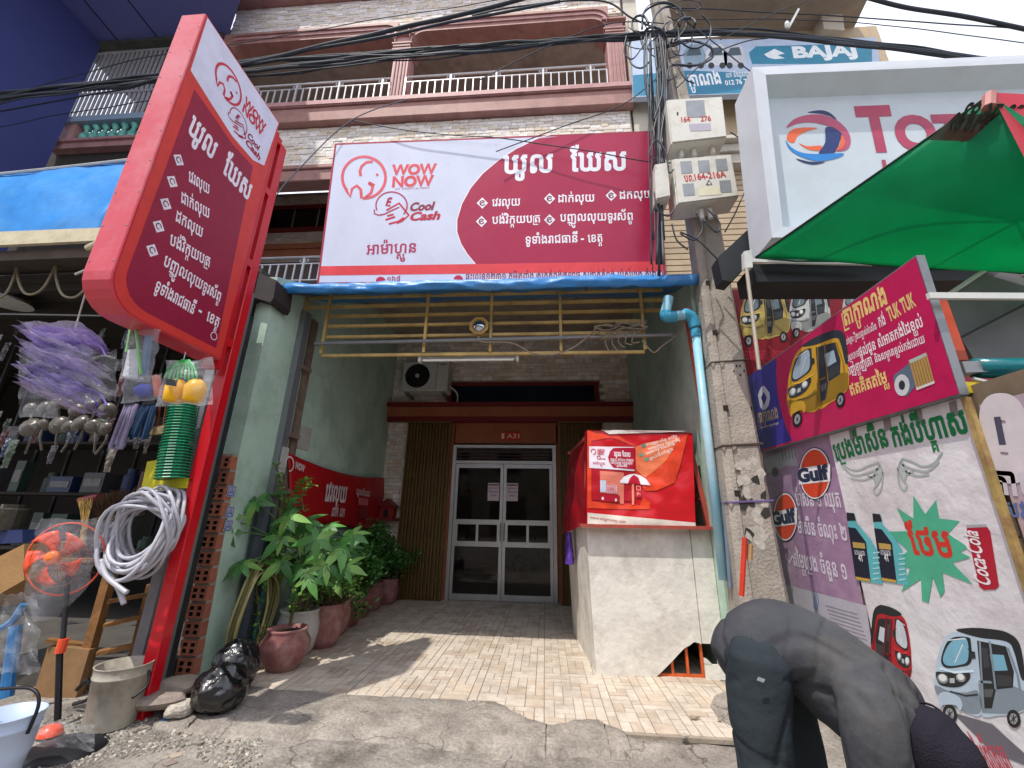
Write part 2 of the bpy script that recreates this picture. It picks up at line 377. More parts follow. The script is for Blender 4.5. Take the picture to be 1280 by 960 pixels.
def fill_module(rng, n=7):
    g = [[0] * n for _ in range(n)]; R = []
    sizes = [(2, 2), (2, 1), (1, 2), (2, 1), (1, 2), (3, 1), (1, 3), (1, 1), (2, 2), (1, 1)]
    for j in range(n):
        for i in range(n):
            if g[j][i]: continue
            o = sizes[:]; rng.shuffle(o)
            for a, b in o + [(1, 1)]:
                if i + a <= n and j + b <= n and all(not g[j + q][i + p] for p in range(a) for q in range(b)): break
            for p in range(a):
                for q in range(b): g[j + q][i + p] = 1
            R.append((i, j, a, b))
    return R
rng = random.Random(3); tl = []; pats = [fill_module(rng) for _ in range(3)]
for iy in range(9):
    for ix in range(9):
        ox = -.011 + (ix - 6) * .5; oy = 3.26 + iy * .5
        pt = pats[(ix * 2 + iy) % 3]; c = .5 / 7
        for i, j, a, b in pt:
            x0 = max(ox + i * c, XL + .0); x1 = min(ox + (i + a) * c, 1.6); y0 = oy + j * c; y1 = min(oy + (j + b) * c, 7.42)
            if x1 - x0 < .02 or y1 - y0 < .02: continue
            gx = .006 if j or 1 else 0
            tl.append(((y0 + y1) / 2 + .25 * abs(x0), (x0 + x1) / 2, (y0 + y1) / 2, x1 - x0 - (.005 if i + a < 7 else .010), y1 - y0 - .005, rng.random()))
tl = [t for t in tl if not (t[2] < 3.52 and t[1] < -.4)]
tl.sort()
q = MB()
for n_, (d_, x, y, a, b, r_) in enumerate(tl):
    if n_ < 300:
        piece('floor_tile', me_t[0 if r_ < .68 else 1], floor, (x, y, r_ * .0015), ((r_ - .5) * .006, (r_ - .4) * .008, 0), (a, b, .012))
    else: q.box((x, y, r_ * .0015 - .006), (a, b, .012), None, 0 if r_ < .68 else 1, r_)
q.build('floor_tile_field', m_tile, floor, kind='stuff', fix=False)
# cement poured over the front of the tiles, broken edge
edge = [at(*p, z=0) for p in [(240, 905), (262, 868), (310, 858), (355, 862), (429, 867), (510, 872), (593, 876), (622, 879), (640, 888), (662, 900), (690, 907), (715, 902), (745, 899), (765, 908), (788, 922), (805, 929), (830, 930)]]
q = MB(); n = len(edge)
def ztop(p): return .013 + .004 * nv(p, 6)
top = []
for p in spline(edge, 9):
    p = p + Vector((nv(p, 9), nv(p, 9, 2), 0)) * .03 + Vector((nv(p, 31), nv(p, 31, 2), 0)) * .018; top.append(p)
tt = [Vector((a.x, a.y, -.003)) for a in top]
def fr_(a, f, z): return Vector((a.x, a.y + (3.0 + .03 * nv(a, 1.5) - a.y) * f, z + .003 * nv((a.x, f * 3, 0), 3)))
nn = len(top); rows = [tt, [fr_(a, .06, .013) for a in top], [fr_(a, .35, .012) for a in top], [fr_(a, .7, .008) for a in top], [fr_(a, .95, -.002) for a in top], [fr_(a, 1.1, -.07) for a in top]]
q.add([v for r_ in rows for v in r_], [(j * nn + i, j * nn + i + 1, (j + 1) * nn + i + 1, (j + 1) * nn + i) for j in range(5) for i in range(nn - 1)])
q.build('cement_apron', m_cement, kind='structure', smooth=True)
q = MB(); pr = [at(*p, z=0) for p in [(888, 884), (893, 872), (905, 866), (940, 868), (985, 880), (990, 935), (948, 932), (925, 927), (914, 908), (899, 899)]]
q.slab([Vector((p.x, p.y, -.04)) for p in pr], (0, 0, .054)); q.build('cement_patch', m_cement, kind='structure', bevel=.006)
# ================================================================ SHOPHOUSE
bld = thing('shophouse', 'three storey shophouse with pale stone cladding, pink mouldings and a deep covered entrance', 'building', (-.7, 6.6, 0))
m_green = mat('mint_paint', '#b2ccbc', rough=.75, var=.1, scale=3, bump=.25, bscale=14, dirt=('#8aa495', .7, 1.7))
m_brown = mat('brown_moulding', '#a67c74', rough=.6, var=.12, scale=5, bump=.1, dirt=('#6a4a44', .4, 4))
m_pink = mat('pink_moulding', '#b88c8a', rough=.55, var=.12, scale=5, bump=.1, dirt=('#7a4c4c', .4, 4))
m_orange = mat('orange_wall', '#9c5e40', rough=.7, var=.12, scale=4, bump=.1, dirt=('#7a4630', .4, 3))
m_dred = mat('dark_red_trim', '#6e1c1c', rough=.5, var=.12)
m_stone = [mat('cladding_stone_a', '#ddd4c8', rough=.85, var=.14, scale=12, bump=.4, bscale=40, cell=.09),
           mat('cladding_stone_b', '#d6c8b4', rough=.85, var=.14, scale=12, bump=.4, bscale=40, cell=.09),
           mat('cladding_stone_c', '#e6e0da', rough=.85, var=.2, scale=12, bump=.5, bscale=40, cell=.14)]
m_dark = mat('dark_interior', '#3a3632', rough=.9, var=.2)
m_glassd = mat('dark_glass', '#0c0e12', rough=.04, var=.1, spec=.55)
m_grey = mat('grey_soffit', '#9a938a', rough=.85, var=.15, dirt=('#54504a', .4, 2))
MB().slab([(XL, 3.72, 0), (XL, 3.72, 3.72), (XL, 4.1, 3.95), (XL, 5.7, 4.72), (XL, YB + .1, 4.72), (XL, YB + .1, 0)], (-.0, 0, 0)) if 0 else None
q = MB().slab([(XL, 3.83, -.04), (XL, 3.72, 1.86), (XL, 3.72, 3.74), (XL, 4.1, 3.9), (XL, 5.8, 4.66), (XL, YB, 4.66), (XL, YB, -.04)], (-.17, 0, 0)); q.build('side_wall', m_green, bld)
q = MB().slab([(XR, 4.02, -.04), (XR, 4.02, 3.7), (XR, 5.8, 4.66), (XR, YB, 4.66), (XR, YB, -.04)], (.2, 0, 0)); q.build('side_wall', m_green, bld)
# exposed hollow bricks in the broken end of the left wall
m_brick = mat('hollow_brick', '#a5644c', rough=.9, var=.22, scale=20, bump=.5, bscale=60, cell=.15, dirt=('#7d6658', .4, 12))
m_hole = mat('brick_hole', '#2a1a16', rough=1, var=.1)
def hollow():
    q = MB(); W, H, D = .15, .115, .09; hs = .026
    xs = [-W / 2, -.052, -.052 + .036, .016, .052, W / 2]; zs = [0, .02, .05, .066, .096, H]
    for i in range(5):
        for j in range(5):
            hole = i in (1, 3) and j in (1, 3); x0, x1, z0, z1 = xs[i], xs[i + 1], zs[j], zs[j + 1]
            if not hole: q.add([(x0, 0, z0), (x1, 0, z0), (x1, 0, z1), (x0, 0, z1)], [(0, 1, 2, 3)])
            else:
                q.add([(x0, 0, z0), (x1, 0, z0), (x1, 0, z1), (x0, 0, z1), (x0, .05, z0), (x1, .05, z0), (x1, .05, z1), (x0, .05, z1)],
                      [(0, 1, 5, 4), (1, 2, 6, 5), (2, 3, 7, 6), (3, 0, 4, 7)], 1); q.add([(x0, .05, z0), (x1, .05, z0), (x1, .05, z1), (x0, .05, z1)], [(0, 1, 2, 3)], 1)
    q.add([(-W / 2, 0, 0), (W / 2, 0, 0), (W / 2, D, 0), (-W / 2, D, 0), (-W / 2, 0, H), (W / 2, 0, H), (W / 2, D, H), (-W / 2, D, H)], [(0, 3, 2, 1), (4, 5, 6, 7), (0, 4, 7, 3), (1, 2, 6, 5)])
    return q.mesh('brick', [m_brick, m_hole])
hb = hollow()
for k in range(13):
    z = .02 + k * .138; yy = 3.83 - .11 * (z / 1.86)
    piece('brick', hb, bld, (XL - .082 + .006 * nv((k, 0, 0), 3), yy - .088 + .008 * nv((k, 2, 0), 3), z), (.02 * nv((k, 5, 1), 2), .05 * nv((k, 7, 1), 2), .1 * nv((k, 1, 0), 2)))
q = MB()
for k in range(14):
    z = .0 + k * .138; yy = 3.83 - .11 * (z / 1.86); q.box((XL - .085, yy - .03, z + .008), (.15, .07, .022))
q.build('mortar_joints', mat('wall_mortar', '#9a9186', rough=.95, bump=.5), bld, kind='stuff')
# stones on a rectangle of wall; the nearest become pieces
STN = []; STF = MB(); me_s = [unit_block(q_, .12, 'stone') for q_ in m_stone]
def clad(x0, x1, z0, z1, y, seed=0, skip=None, big=1.0, far=False, rowh=.07, w0=.12, w1=.27):
    rg = random.Random(seed); z = z0
    while z < z1 - .02:
        h = min(rowh * rg.choice((.75, 1, 1, 1.2)), z1 - z); x = x0 - rg.random() * .1
        while x < x1 - .02:
            w_ = rg.uniform(w0, w1); a = max(x, x0); b = min(x + w_, x1)
            if b - a > .02 and not (skip and skip((a + b) / 2, z + h / 2)):
                STN.append((far, rg.random(), (a + b) / 2, y, z + h / 2, b - a - .006, h - .006, rg.choice((0, 0, 1, 2, 2)), rg.uniform(.012, .026)))
            x += w_
        z += h
def stone_out(parent):
    keep = [s for s in STN if not s[0]]; rest = [s for s in STN if s[0]]; rg = random.Random(5); rg.shuffle(keep) if 0 else None
    keep.sort(key=lambda s: (s[3] ** 2 + s[2] ** 2 + (s[4] - 1.3) ** 2))
    for i, s in enumerate(keep):
        _, r_, x, y, z, a, b, k, d = s
        if i < 296: piece('stone', me_s[k], parent, (x, y - d, z), (pi / 2 + (r_ - .5) * .05, 0, (r_ - .5) * .03), (a, b, d + .01))
        else: rest.append(s)
    for _, r_, x, y, z, a, b, k, d in rest:
        STF.box((x, y - d / 2, z), (a, d, b), None, k, r_)
    STF.build('stone_cladding', m_stone, parent, kind='stuff', fix=False)
XW = -6.87
# --- front plane of the upper floors
ZB0, ZB1 = 7.5, 8.46          # stone band under the upper balcony
ZS1 = 8.92                    # top of the balcony beam
q = MB().bb((XW, YF, ZB0), (1.62, YF + .2, ZB1)); q.build('cladding_wall', mat('cladding_mortar', '#a79c8e', rough=.95), bld)
clad(XW, 1.6, ZB0 + .02, ZB1, YF, 1)
q = MB(); q.bb((XW - .05, YF - .16, ZB1), (1.66, YF + 1.6, ZB1 + .34)); q.bb((XW - .07, YF - .2, ZB1 + .34), (1.68, YF + 1.6, ZS1)); q.build('balcony_beam', [m_brown], bld, bevel=.012)
MB().bb((XW - .07, YF - .215, ZS1 - .1), (1.68, YF - .2, ZS1)).build('beam_lip', m_pink, bld)
q = MB(); q.bb((XW, YF - .07, ZB0 - .09), (1.64, YF + .22, ZB0)); q.bb((XW, YF - .03, ZB0 - .34), (1.62, YF + .2, ZB0 - .09)); q.build('lower_moulding', m_brown, bld, bevel=.012)
# upper arcade: pillars, arches, soffit
ZA = 10.85
def arch_beam(x0, x1, z0, z1, r, y, th, name, mt):
    """beam with rounded lower corners over an opening"""
    pts = [(x0, z1), (x0, z0 - r)]
    pts += [(x0 + r * (1 - cos(radians(a))), z0 - r + r * sin(radians(a))) for a in range(10, 91, 10)]
    pts += [(x1 - r * (1 - cos(radians(a))), z0 - r + r * sin(radians(a))) for a in range(90, 9, -10)]
    pts += [(x1, z0 - r), (x1, z1)]
    MB().slab([(a, y, b) for a, b in pts], (0, th, 0)).build(name, mt, bld)
for (xa, xb) in ((XW + .12, -3.02), (-2.7, 1.27)):
    arch_beam(xa, xb, ZA, ZA + .1, .32, YF - .1, .5, 'arch_moulding', m_brown)
    arch_beam(xa - .02, xb + .02, ZA + .1, ZA + .17, .3, YF - .13, .3, 'arch_moulding', m_pink)
    arch_beam(xa - .05, xb + .05, ZA + .18, ZA + .24, .3, YF - .16, .3, 'arch_moulding', m_brown)
for xc in (XW, -2.86, 1.43):
    q = MB(); wd = .16
    q.bb((xc - wd, YF - .06, ZS1), (xc + wd, YF + .26, ZA - .35), 0)
    for dx in (-.1, -.035, .035, .1): q.bb((xc + dx - .015, YF - .085, ZS1 + .1), (xc + dx + .015, YF - .06, ZA - .55), 1)
    for i, (hw, z0) in enumerate(((.2, ZA - .5), (.185, ZA - .43), (.21, ZA - .36), (.24, ZA - .1))): q.bb((xc - hw, YF - .11 - i * .01, z0), (xc + hw, YF + .26, z0 + .05), 1)
    q.bb((xc - .17, YF - .08, ZA - .34), (xc + .17, YF + .26, ZA - .05), 0)
    q.build('pillar', [m_pink, m_brown], bld, bevel=.006)
q = MB().bb((XW, YF, ZA + .2), (1.62, YF + .2, 13.2)); q.build('cladding_wall', MATS['cladding_mortar'], bld)
clad(XW, 1.6, ZA + .25, 12.1, YF, 2, far=False)
q = MB(); q.bb((XW - .1, YF - .2, 12.12), (1.7, YF + .2, 12.3)); q.bb((XW - .15, YF - .4, 12.3), (1.75, YF + .3, 12.55)); q.build('cornice', m_brown, bld, bevel=.015)
MB().bb((XW, YF + .2, ZA - .05), (1.6, 7.6, ZA + .05)).build('balcony_ceiling', m_grey, bld)
MB().bb((XW, 7.45, ZS1), (1.6, 7.65, ZA)).build('recessed_wall', mat('recessed_wall_paint', '#a8a094', rough=.8, var=.12, dirt=('#5d584f', .4, 2)), bld)
q = MB(); q.bb((XW + .5, 7.4, ZS1), (-3.6, 7.45, 10.2)); q.bb((-2.2, 7.4, ZS1), (.6, 7.45, 10.2)); q.build('door_panel', mat('dark_doors', '#5c4e4a', rough=.5, var=.2), bld)
for xa, xb in ((XW + .5, -3.6), (-2.2, .6)):
    q = MB(); 
    for k in range(5):
        x = xa + (xb - xa) * k / 4; q.bb((x - .03, 7.35, ZS1), (x + .03, 7.4, 10.2))
    q.bb((xa, 7.35, 10.2), (xb, 7.4, 10.28)); q.build('door_frame', m_pink, bld)
# --- first floor, behind the billboard
q = MB().bb((XW, YF, 4.66), (1.62, 7.6, 4.95)); q.build('first_floor_slab', m_grey, bld)
MB().bb((XW, 7.42, 4.95), (1.6, 7.6, 8.4)).build('recessed_wall', MATS['recessed_wall_paint'], bld)
clad(XW, -2.9, 6.95, 7.3, 7.42, 3, far=True); clad(XW, -2.9, 7.95, 8.3, 7.42, 4, far=True)
q = MB(); q.bb((XW, 7.34, 6.62), (-2.9, 7.42, 6.8)); q.bb((XW, 7.3, 6.8), (-2.9, 7.42, 6.93)); q.build('band_moulding', m_orange, bld)
for k in range(7):
    x = XW + .1 + k * .58; f = MB(); f.bb((x, 7.36, 7.34), (x + .5, 7.42, 7.92)); f.build('window', m_glassd, bld)
q = MB(); q.bb((XW, 7.3, 7.3), (-2.9, 7.42, 7.35)); q.bb((XW, 7.3, 7.9), (-2.9, 7.42, 7.96)); q.build('window_trim', m_dred, bld)
MB().bb((XW + .4, 7.37, 4.95), (-3.3, 7.42, 6.5)).build('door_panel', MATS['dark_doors'], bld)
for xc in (XW, -2.86, 1.43): MB().bb((xc - .16, YF + .0, 4.95), (xc + .16, YF + .28, 7.3)).build('pillar', m_pink if xc > 0 else m_green, bld)
# --- porch back wall
ov = lambda x, z: (-1.85 < x < 1.05 and 3.2 < z < 3.72)
MB().bb((XL, YB, 3.2), (XR, YB + .1, 4.66)).build('back_wall', MATS['cladding_mortar'], bld)
MB().bb((-2.5, YB + .02, 2.9), (1.1, YB + .1, 3.2)).build('back_wall', m_orange, bld)
MB().bb((-2.5, YB, 0), (-1.64, YB + .1, 2.9)).build('back_wall', m_orange, bld); MB().bb((.21, YB, 0), (1.02, YB + .1, 2.9)).build('back_wall', m_orange, bld)
m_room = mat('room_paint', '#b8ac98', rough=.8, var=.1)
MB().bb((-2.4, YB + 5, 0), (2.6, YB + 5.05, 2.9)).build('room_wall', m_room, bld); MB().bb((-2.46, YB + .1, 0), (-2.4, YB + 5, 2.9)).build('room_wall', m_room, bld); MB().bb((2.6, YB + .1, 0), (2.66, YB + 5, 2.9)).build('room_wall', m_room, bld); MB().bb((-2.4, YB + .1, 2.85), (2.6, YB + 5, 2.9)).build('room_ceiling', m_room, bld); MB().bb((-2.4, YB + .1, -.03), (2.6, YB + 5, .0)).build('room_floor', mat('room_floor_tile', '#c0b4a0', rough=.25, var=.1), bld)
clad(XL, XR, 3.3, 4.6, YB, 5, skip=ov, far=True, rowh=.07, w0=.1, w1=.26)
clad(XL, -2.5, 0.0, 2.97, YB - .03, 6, far=True, rowh=.07, w0=.09, w1=.2)
MB().bb((XL, YB - .03, 0), (-2.5, YB + .1, 2.98)).build('stone_pillar', MATS['cladding_mortar'], bld)
MB().bb((1.02, YB - .03, 0), (XR, YB + .1, 2.98)).build('stone_pillar', MATS['cladding_mortar'], bld)
clad(1.02, XR, 0.0, 2.97, YB - .03, 7, far=True, rowh=.07, w0=.09, w1=.2)
q = MB(); q.bb((XL, YB - .2, 3.02), (XR, YB, 3.2)); q.build('lintel_beam', m_orange, bld, bevel=.01)
q = MB(); q.bb((XL, YB - .24, 3.2), (XR, YB, 3.27)); q.bb((XL, YB - .16, 2.93), (XR, YB, 3.02)); q.build('lintel_trim', m_dred, bld)
MB().bb((-1.62, YB, 2.56), (.24, YB + .06, 2.93)).build('transom_panel', m_orange, bld)
q = MB(); q.bb((-1.8, YB - .06, 3.64), (1.0, YB, 3.7)); q.bb((-1.8, YB - .06, 3.27), (-1.72, YB, 3.64)); q.bb((.92, YB - .06, 3.27), (1.0, YB, 3.64)); q.build('window_frame', m_dred, bld)
MB().bb((-1.72, YB - .02, 3.27), (.92, YB, 3.64)).build('window', m_glassd, bld)
stone_out(bld)
# --- balcony railings
m_rail = mat('white_rail', '#c9c9cc', rough=.35, metal=.2, var=.08)
def railing(x0, x1, z0, z1, y, label, sp=.145):
    t = thing('balcony_railing', label, 'railing', ((x0 + x1) / 2, y, z0), 'white balcony railings on the shophouse')
    MB().tube([(x0, y, z1), (x1, y, z1)], .022, 6).build('top_rail', m_rail, t)
    MB().tube([(x0, y, z1 - .13), (x1, y, z1 - .13)], .014, 5).build('middle_rail', m_rail, t)
    MB().tube([(x0, y, z0 + .05), (x1, y, z0 + .05)], .016, 5).build('bottom_rail', m_rail, t)
    bar = MB().bar((0, 0, z0 + .05), (0, 0, z1 - .13), .022).mesh('baluster', m_rail); n = int((x1 - x0) / sp)
    post = MB().bar((0, 0, z0), (0, 0, z1), .03).mesh('post', m_rail)
    rings = MB()
    for i in range(n + 1):
        x = x0 + (x1 - x0) * i / n
        if i % 6 == 0:
            piece('post', post, t, (x, y, 0))
            if 0 < i < n:
                for s_ in (-.045, .045): rings.tube(arc3((x + s_, y - .0, z1 - .065), .03), .009, 4, closed=True)
        else: piece('baluster', bar, t, (x, y, 0))
    if rings.v: rings.build('ring_ornament', m_rail, t)
    return t
def arc3(c, r, n=10): return [Vector((c[0] + r * cos(2 * pi * k / n), c[1], c[2] + r * sin(2 * pi * k / n))) for k in range(n)]
railing(-2.68, 1.22, ZS1, ZS1 + .62, YF - .1, 'white balcony railing above the right half of the red billboard')
railing(-6.7, -3.0, ZS1, ZS1 + .62, YF - .1, 'white balcony railing directly above the gap between blade sign and billboard')
railing(-6.7, -2.9, 4.97, 5.47, YF - .06, 'low white railing seen just above the green wall, left of the billboard')
railing(-2.7, 1.6, 4.97, 5.47, YF - .06, 'low white railing behind the billboard, its end showing beside the pole')
# ================================================================ PORCH THINGS
m_steel = mat('galvanised_steel', '#8f9499', rough=.45, metal=.6, var=.18, dirt=('#6a5f55', .4, 6))
m_wsteel = mat('white_enamel', '#c4c6c4', rough=.45, var=.08, dirt=('#8a8478', .35, 5))
m_black = mat('black_plastic', '#15161a', rough=.5, var=.2)
m_yel = mat('yellow_gate_paint', '#68512a', rough=.55, var=.18, scale=9, bump=.1, dirt=('#5f4a24', .55, 6))
m_gyel = mat('cream_yellow_bars', '#c8ac6c', rough=.55, var=.22, scale=5, dirt=('#7c6a4c', .55, 3))
m_alu = mat('aluminium', '#b4b6b8', rough=.35, metal=.75, var=.1)
# ---- glass door
m_doorglass = mat('door_glass', '#0a0c10', rough=.04, var=.1, spec=.5, alpha=.42)
YD = 7.36
t = thing('glass_door', 'double aluminium and glass door at the back of the entrance', 'door', (-.7, YD, 0))
def dz(px, py): 
    p = at(470 + px / 3.43, 500 + py / 3.43, y=YD); return p.x, p.z
def frame_rect(q, x0, x1, z0, z1, w_, y0, y1):
    q.bb((x0, y0, z0), (x0 + w_, y1, z1)); q.bb((x1 - w_, y0, z0), (x1, y1, z1)); q.bb((x0 + w_, y0, z1 - w_), (x1 - w_, y1, z1)); q.bb((x0 + w_, y0, z0), (x1 - w_, y1, z0 + w_))
X0, X1 = -1.63, .2; ZH = 2.19; ZT = 2.52
q = MB(); q.bb((X0, YD - .03, 0), (X0 + .06, YD + .08, ZT)); q.bb((X1 - .06, YD - .03, 0), (X1, YD + .08, ZT)); q.bb((X0 + .06, YD - .03, ZT - .05), (X1 - .06, YD + .08, ZT)); q.bb((X0 + .06, YD - .03, ZH), (X1 - .06, YD + .08, ZH + .05)); q.build('door_frame', m_alu, t)
MB().bb((X0 + .06, YD + .03, ZH + .05), (X1 - .06, YD + .04, ZT - .05)).build('transom_pane', m_glassd, t)
q = MB()
for k in range(4): q.bb((X0 + .08, YD + .0, ZH + .08 + k * .055), (X1 - .08, YD + .02, ZH + .1 + k * .055))
q.build('louvre', mat('maroon_louvre', '#3c1e20', rough=.6), t)
xm = (X0 + X1) / 2
for sx, (xa, xb) in enumerate(((X0 + .065, xm - .004), (xm + .004, X1 - .065))):
    q = MB(); yy = YD - .01; q.bb((xa, yy, .01), (xa + .05, yy + .05, ZH - .005)); q.bb((xb - .05, yy, .01), (xb, yy + .05, ZH - .005))
    for z0, z1 in ((.01, .1), (.82, .87), (1.2, 1.25), (ZH - .075, ZH - .005)): q.bb((xa + .05, yy, z0), (xb - .05, yy + .05, z1))
    leaf = q.build('door_leaf', m_alu, t)
    MB().bb((xa + .05, YD + .01, .1), (xb - .05, YD + .018, .82)).build('pane', m_doorglass, leaf)
    MB().bb((xa + .05, YD + .01, 1.25), (xb - .05, YD + .018, ZH - .075)).build('pane', m_doorglass, leaf)
    wn = MB(); x0, x1 = (xa + .05, xb - .05); xc = (x0 + x1) / 2
    wn.bb((x0, yy - .006, .87), (x1, yy + .04, .9)); wn.bb((x0, yy - .006, 1.17), (x1, yy + .04, 1.2)); wn.bb((x0, yy - .006, .9), (x0 + .035, yy + .04, 1.17)); wn.bb((x1 - .035, yy - .006, .9), (x1, yy + .04, 1.17)); wn.bb((xc - .02, yy - .01, .9), (xc + .02, yy + .04, 1.17))
    wn.build('sliding_window', m_alu, leaf); 
    for a, b in ((x0 + .035, xc - .02), (xc + .02, x1 - .035)): MB().bb((a, YD + .01, .9), (b, YD + .018, 1.17)).build('pane', m_doorglass, leaf)
    hx = xb - .025 if sx == 0 else xa + .025
    MB().tube([(hx, yy, .92), (hx, yy - .04, .95), (hx, yy - .04, 1.17), (hx, yy, 1.2)], .009, 6).build('handle', m_steel, leaf)
for i, (xa, lb) in enumerate(((-.985, 'pink paper notice taped inside the left door leaf'), (-.66, 'pink paper notice taped inside the right door leaf'))):
    nt_ = MB().bb((xa, YD + .001, 1.56), (xa + .2, YD + .004, 1.86)).build('paper_notice', flat('#cfc0cc'), None, label=lb, cat='notice', group='paper notices on the glass door')
    b = Board((xa, YD + .001, 1.56), (1, 0, 0), (0, 0, 1), nt_)
    b.poly([(.01, .255), (.19, .255), (.19, .28), (.01, .28)], '#7a3a42', px=False)
    b.text('សូមអភ័យទោស', (.02, .2), (.18, .2), .025, '#555060', px=False); b.text('បិទទ្វារ', (.02, .14), (.18, .14), .025, '#555060', px=False); b.text('វេរលុយ', (.05, .08), (.15, .08), .025, '#7a3a42', px=False)
s_ = MB().bb((-.79, YB - .03, 2.62), (-.42, YB - .001, 2.76)).build('house_number_plate', flat('#c03020'), None, label='small red number plate A31 on the orange panel above the glass door', cat='plate')
b = Board((-.79, YB - .031, 2.62), (1, 0, 0), (0, 0, 1), s_); b.text('A31', (.12, .03), (.34, .03), .08, '#f0c8b0', px=False, latin=True); b.poly([(.02, .02), (.07, .02), (.07, .12), (.02, .12)], '#e8d8c0', px=False)
# ---- folding gates
def fold_gate(x0, x1, label, y=7.26, z1=2.9):
    t = thing('folding_gate', label, 'gate', ((x0 + x1) / 2, y, 0), 'yellow folding gates beside the glass door')
    n = 13; sl_ = MB()
    ch = MB().bb((-.012, -.02, 0), (.012, .02, z1)).mesh('slat', m_yel)
    for i in range(n + 1):
        x = x0 + (x1 - x0) * i / n; piece('slat', ch, t, (x, y + (.03 if i % 2 else -.01), 0.01))
        
    L = MB()
    for zc in (.3, .85, 1.4, 1.95, 2.5):
        for i in range(n):
            a = x0 + (x1 - x0) * i / n; b2 = x0 + (x1 - x0) * (i + 1) / n
            L.bar((a, y + .01, zc - .1), (b2, y + .01, zc + .1), .012, .006); L.bar((a, y + .016, zc + .1), (b2, y + .016, zc - .1), .012, .006)
    L.build('lattice', m_yel, t, kind='stuff')
    bk = MB()
    for i in range(n):
        a = x0 + (x1 - x0) * (i + .08) / n; b2 = x0 + (x1 - x0) * (i + .92) / n; bk.bb((a, y + .05, .02), (b2, y + .056, z1 - .02))
    bk.build('gate_leaf', m_yel, t)
    MB().bb((x0 - .03, y - .04, z1), (x1 + .03, y + .07, z1 + .03)).build('track', m_yel, t); MB().bb((x0 - .03, y - .04, 0), (x1 + .03, y + .07, .012)).build('track', m_yel, t)
fold_gate(-2.46, -1.7, 'yellow folding gate bunched left of the glass door')
fold_gate(.27, 1.0, 'yellow folding gate bunched right of the glass door, half behind the red booth')
# ---- air conditioner unit
t = thing('air_conditioner', 'white outdoor air conditioner unit high on the left of the back wall', 'air conditioner', (-2.14, 6.95, 3.42))
MB().bb((-2.56, 6.93, 3.42), (-1.72, 7.25, 3.98)).build('casing', m_wsteel, t, bevel=.015)
q = MB()
for k in range(7): q.tube([Vector((-2.28 + .22 * (k + 1) / 7 * cos(a), 6.915, 3.7 + .22 * (k + 1) / 7 * sin(a))) for a in [2 * pi * i / 20 for i in range(20)]], .006, 4, closed=True)
for k in range(8): q.bar((-2.28, 6.915, 3.7), (-2.28 + .23 * cos(k * pi / 4), 6.915, 3.7 + .23 * sin(k * pi / 4)), .008)
q.build('fan_grille', m_black, t); MB().lathe([(.225, 0), (.225, .01)], (-2.28, 6.93, 3.7), 24, Matrix.Rotation(pi / 2, 3, 'X')).build('fan_opening', m_black, t)
MB().lathe([(.04, 0), (.035, .02)], (-2.28, 6.915, 3.7), 12, Matrix.Rotation(pi / 2, 3, 'X')).build('hub', m_wsteel, t)
q = MB(); q.bar((-1.93, 6.926, 3.45), (-1.93, 6.926, 3.95), .006); q.bar((-1.88, 6.926, 3.92), (-1.76, 6.926, 3.92), .012); q.build('panel_seam', m_black, t)
MB().bb((-2.5, 6.95, 3.37), (-2.45, 7.39, 3.42)).build('bracket', m_steel, t); MB().bb((-1.83, 6.95, 3.37), (-1.78, 7.39, 3.42)).build('bracket', m_steel, t)
MB().tube(spline([(-1.72, 7.1, 3.55), (-1.6, 7.2, 3.45), (-1.62, 7.35, 3.3), (-1.7, 7.3, 3.0)]), .015, 6).build('pipe', m_wsteel, t)
# ---- overhead grille of yellow bars
YG = 4.3
t = thing('overhead_grille', 'long folding grille of weathered yellow bars under the blue tarpaulin', 'grille', (-.7, YG, 3.07))
def bz(py, px=600): return at(px, py, y=YG).z
zz = [3.045, 3.28, 3.42, 3.55, 3.68, 3.81]
rb = MB().bar((0, 0, 0), (1, 0, 0), .032, .032).mesh('bar', m_gyel)
for i, z in enumerate(zz):
    x0 = -2.86 if i > 3 else -2.57; piece('bar', rb, t, (x0, YG, z), (0, 0, 0), ((1.36 if i > 2 else 1.1) - x0, 1, 1))
    if i in (1,): pass
rb2 = MB().bar((0, 0, 0), (0, 0, 1), .03, .03).mesh('upright', m_gyel)
for x in (-2.57, -1.36, -.6, .19, 1.1): piece('upright', rb2, t, (x, YG - .033, 3.06), (0, 0, 0), (1, 1, .8))
piece('upright', rb2, t, (-2.86, YG - .033, 3.6), (0, 0, 0), (1, 1, .3))
rod = MB().tube([(-2.62, YG - .1, 3.155), (1.4, YG - .1, 3.2)], .022, 8).build('curtain_rod', m_steel, label='grey metal rod tied across the front of the yellow grille', cat='rod')
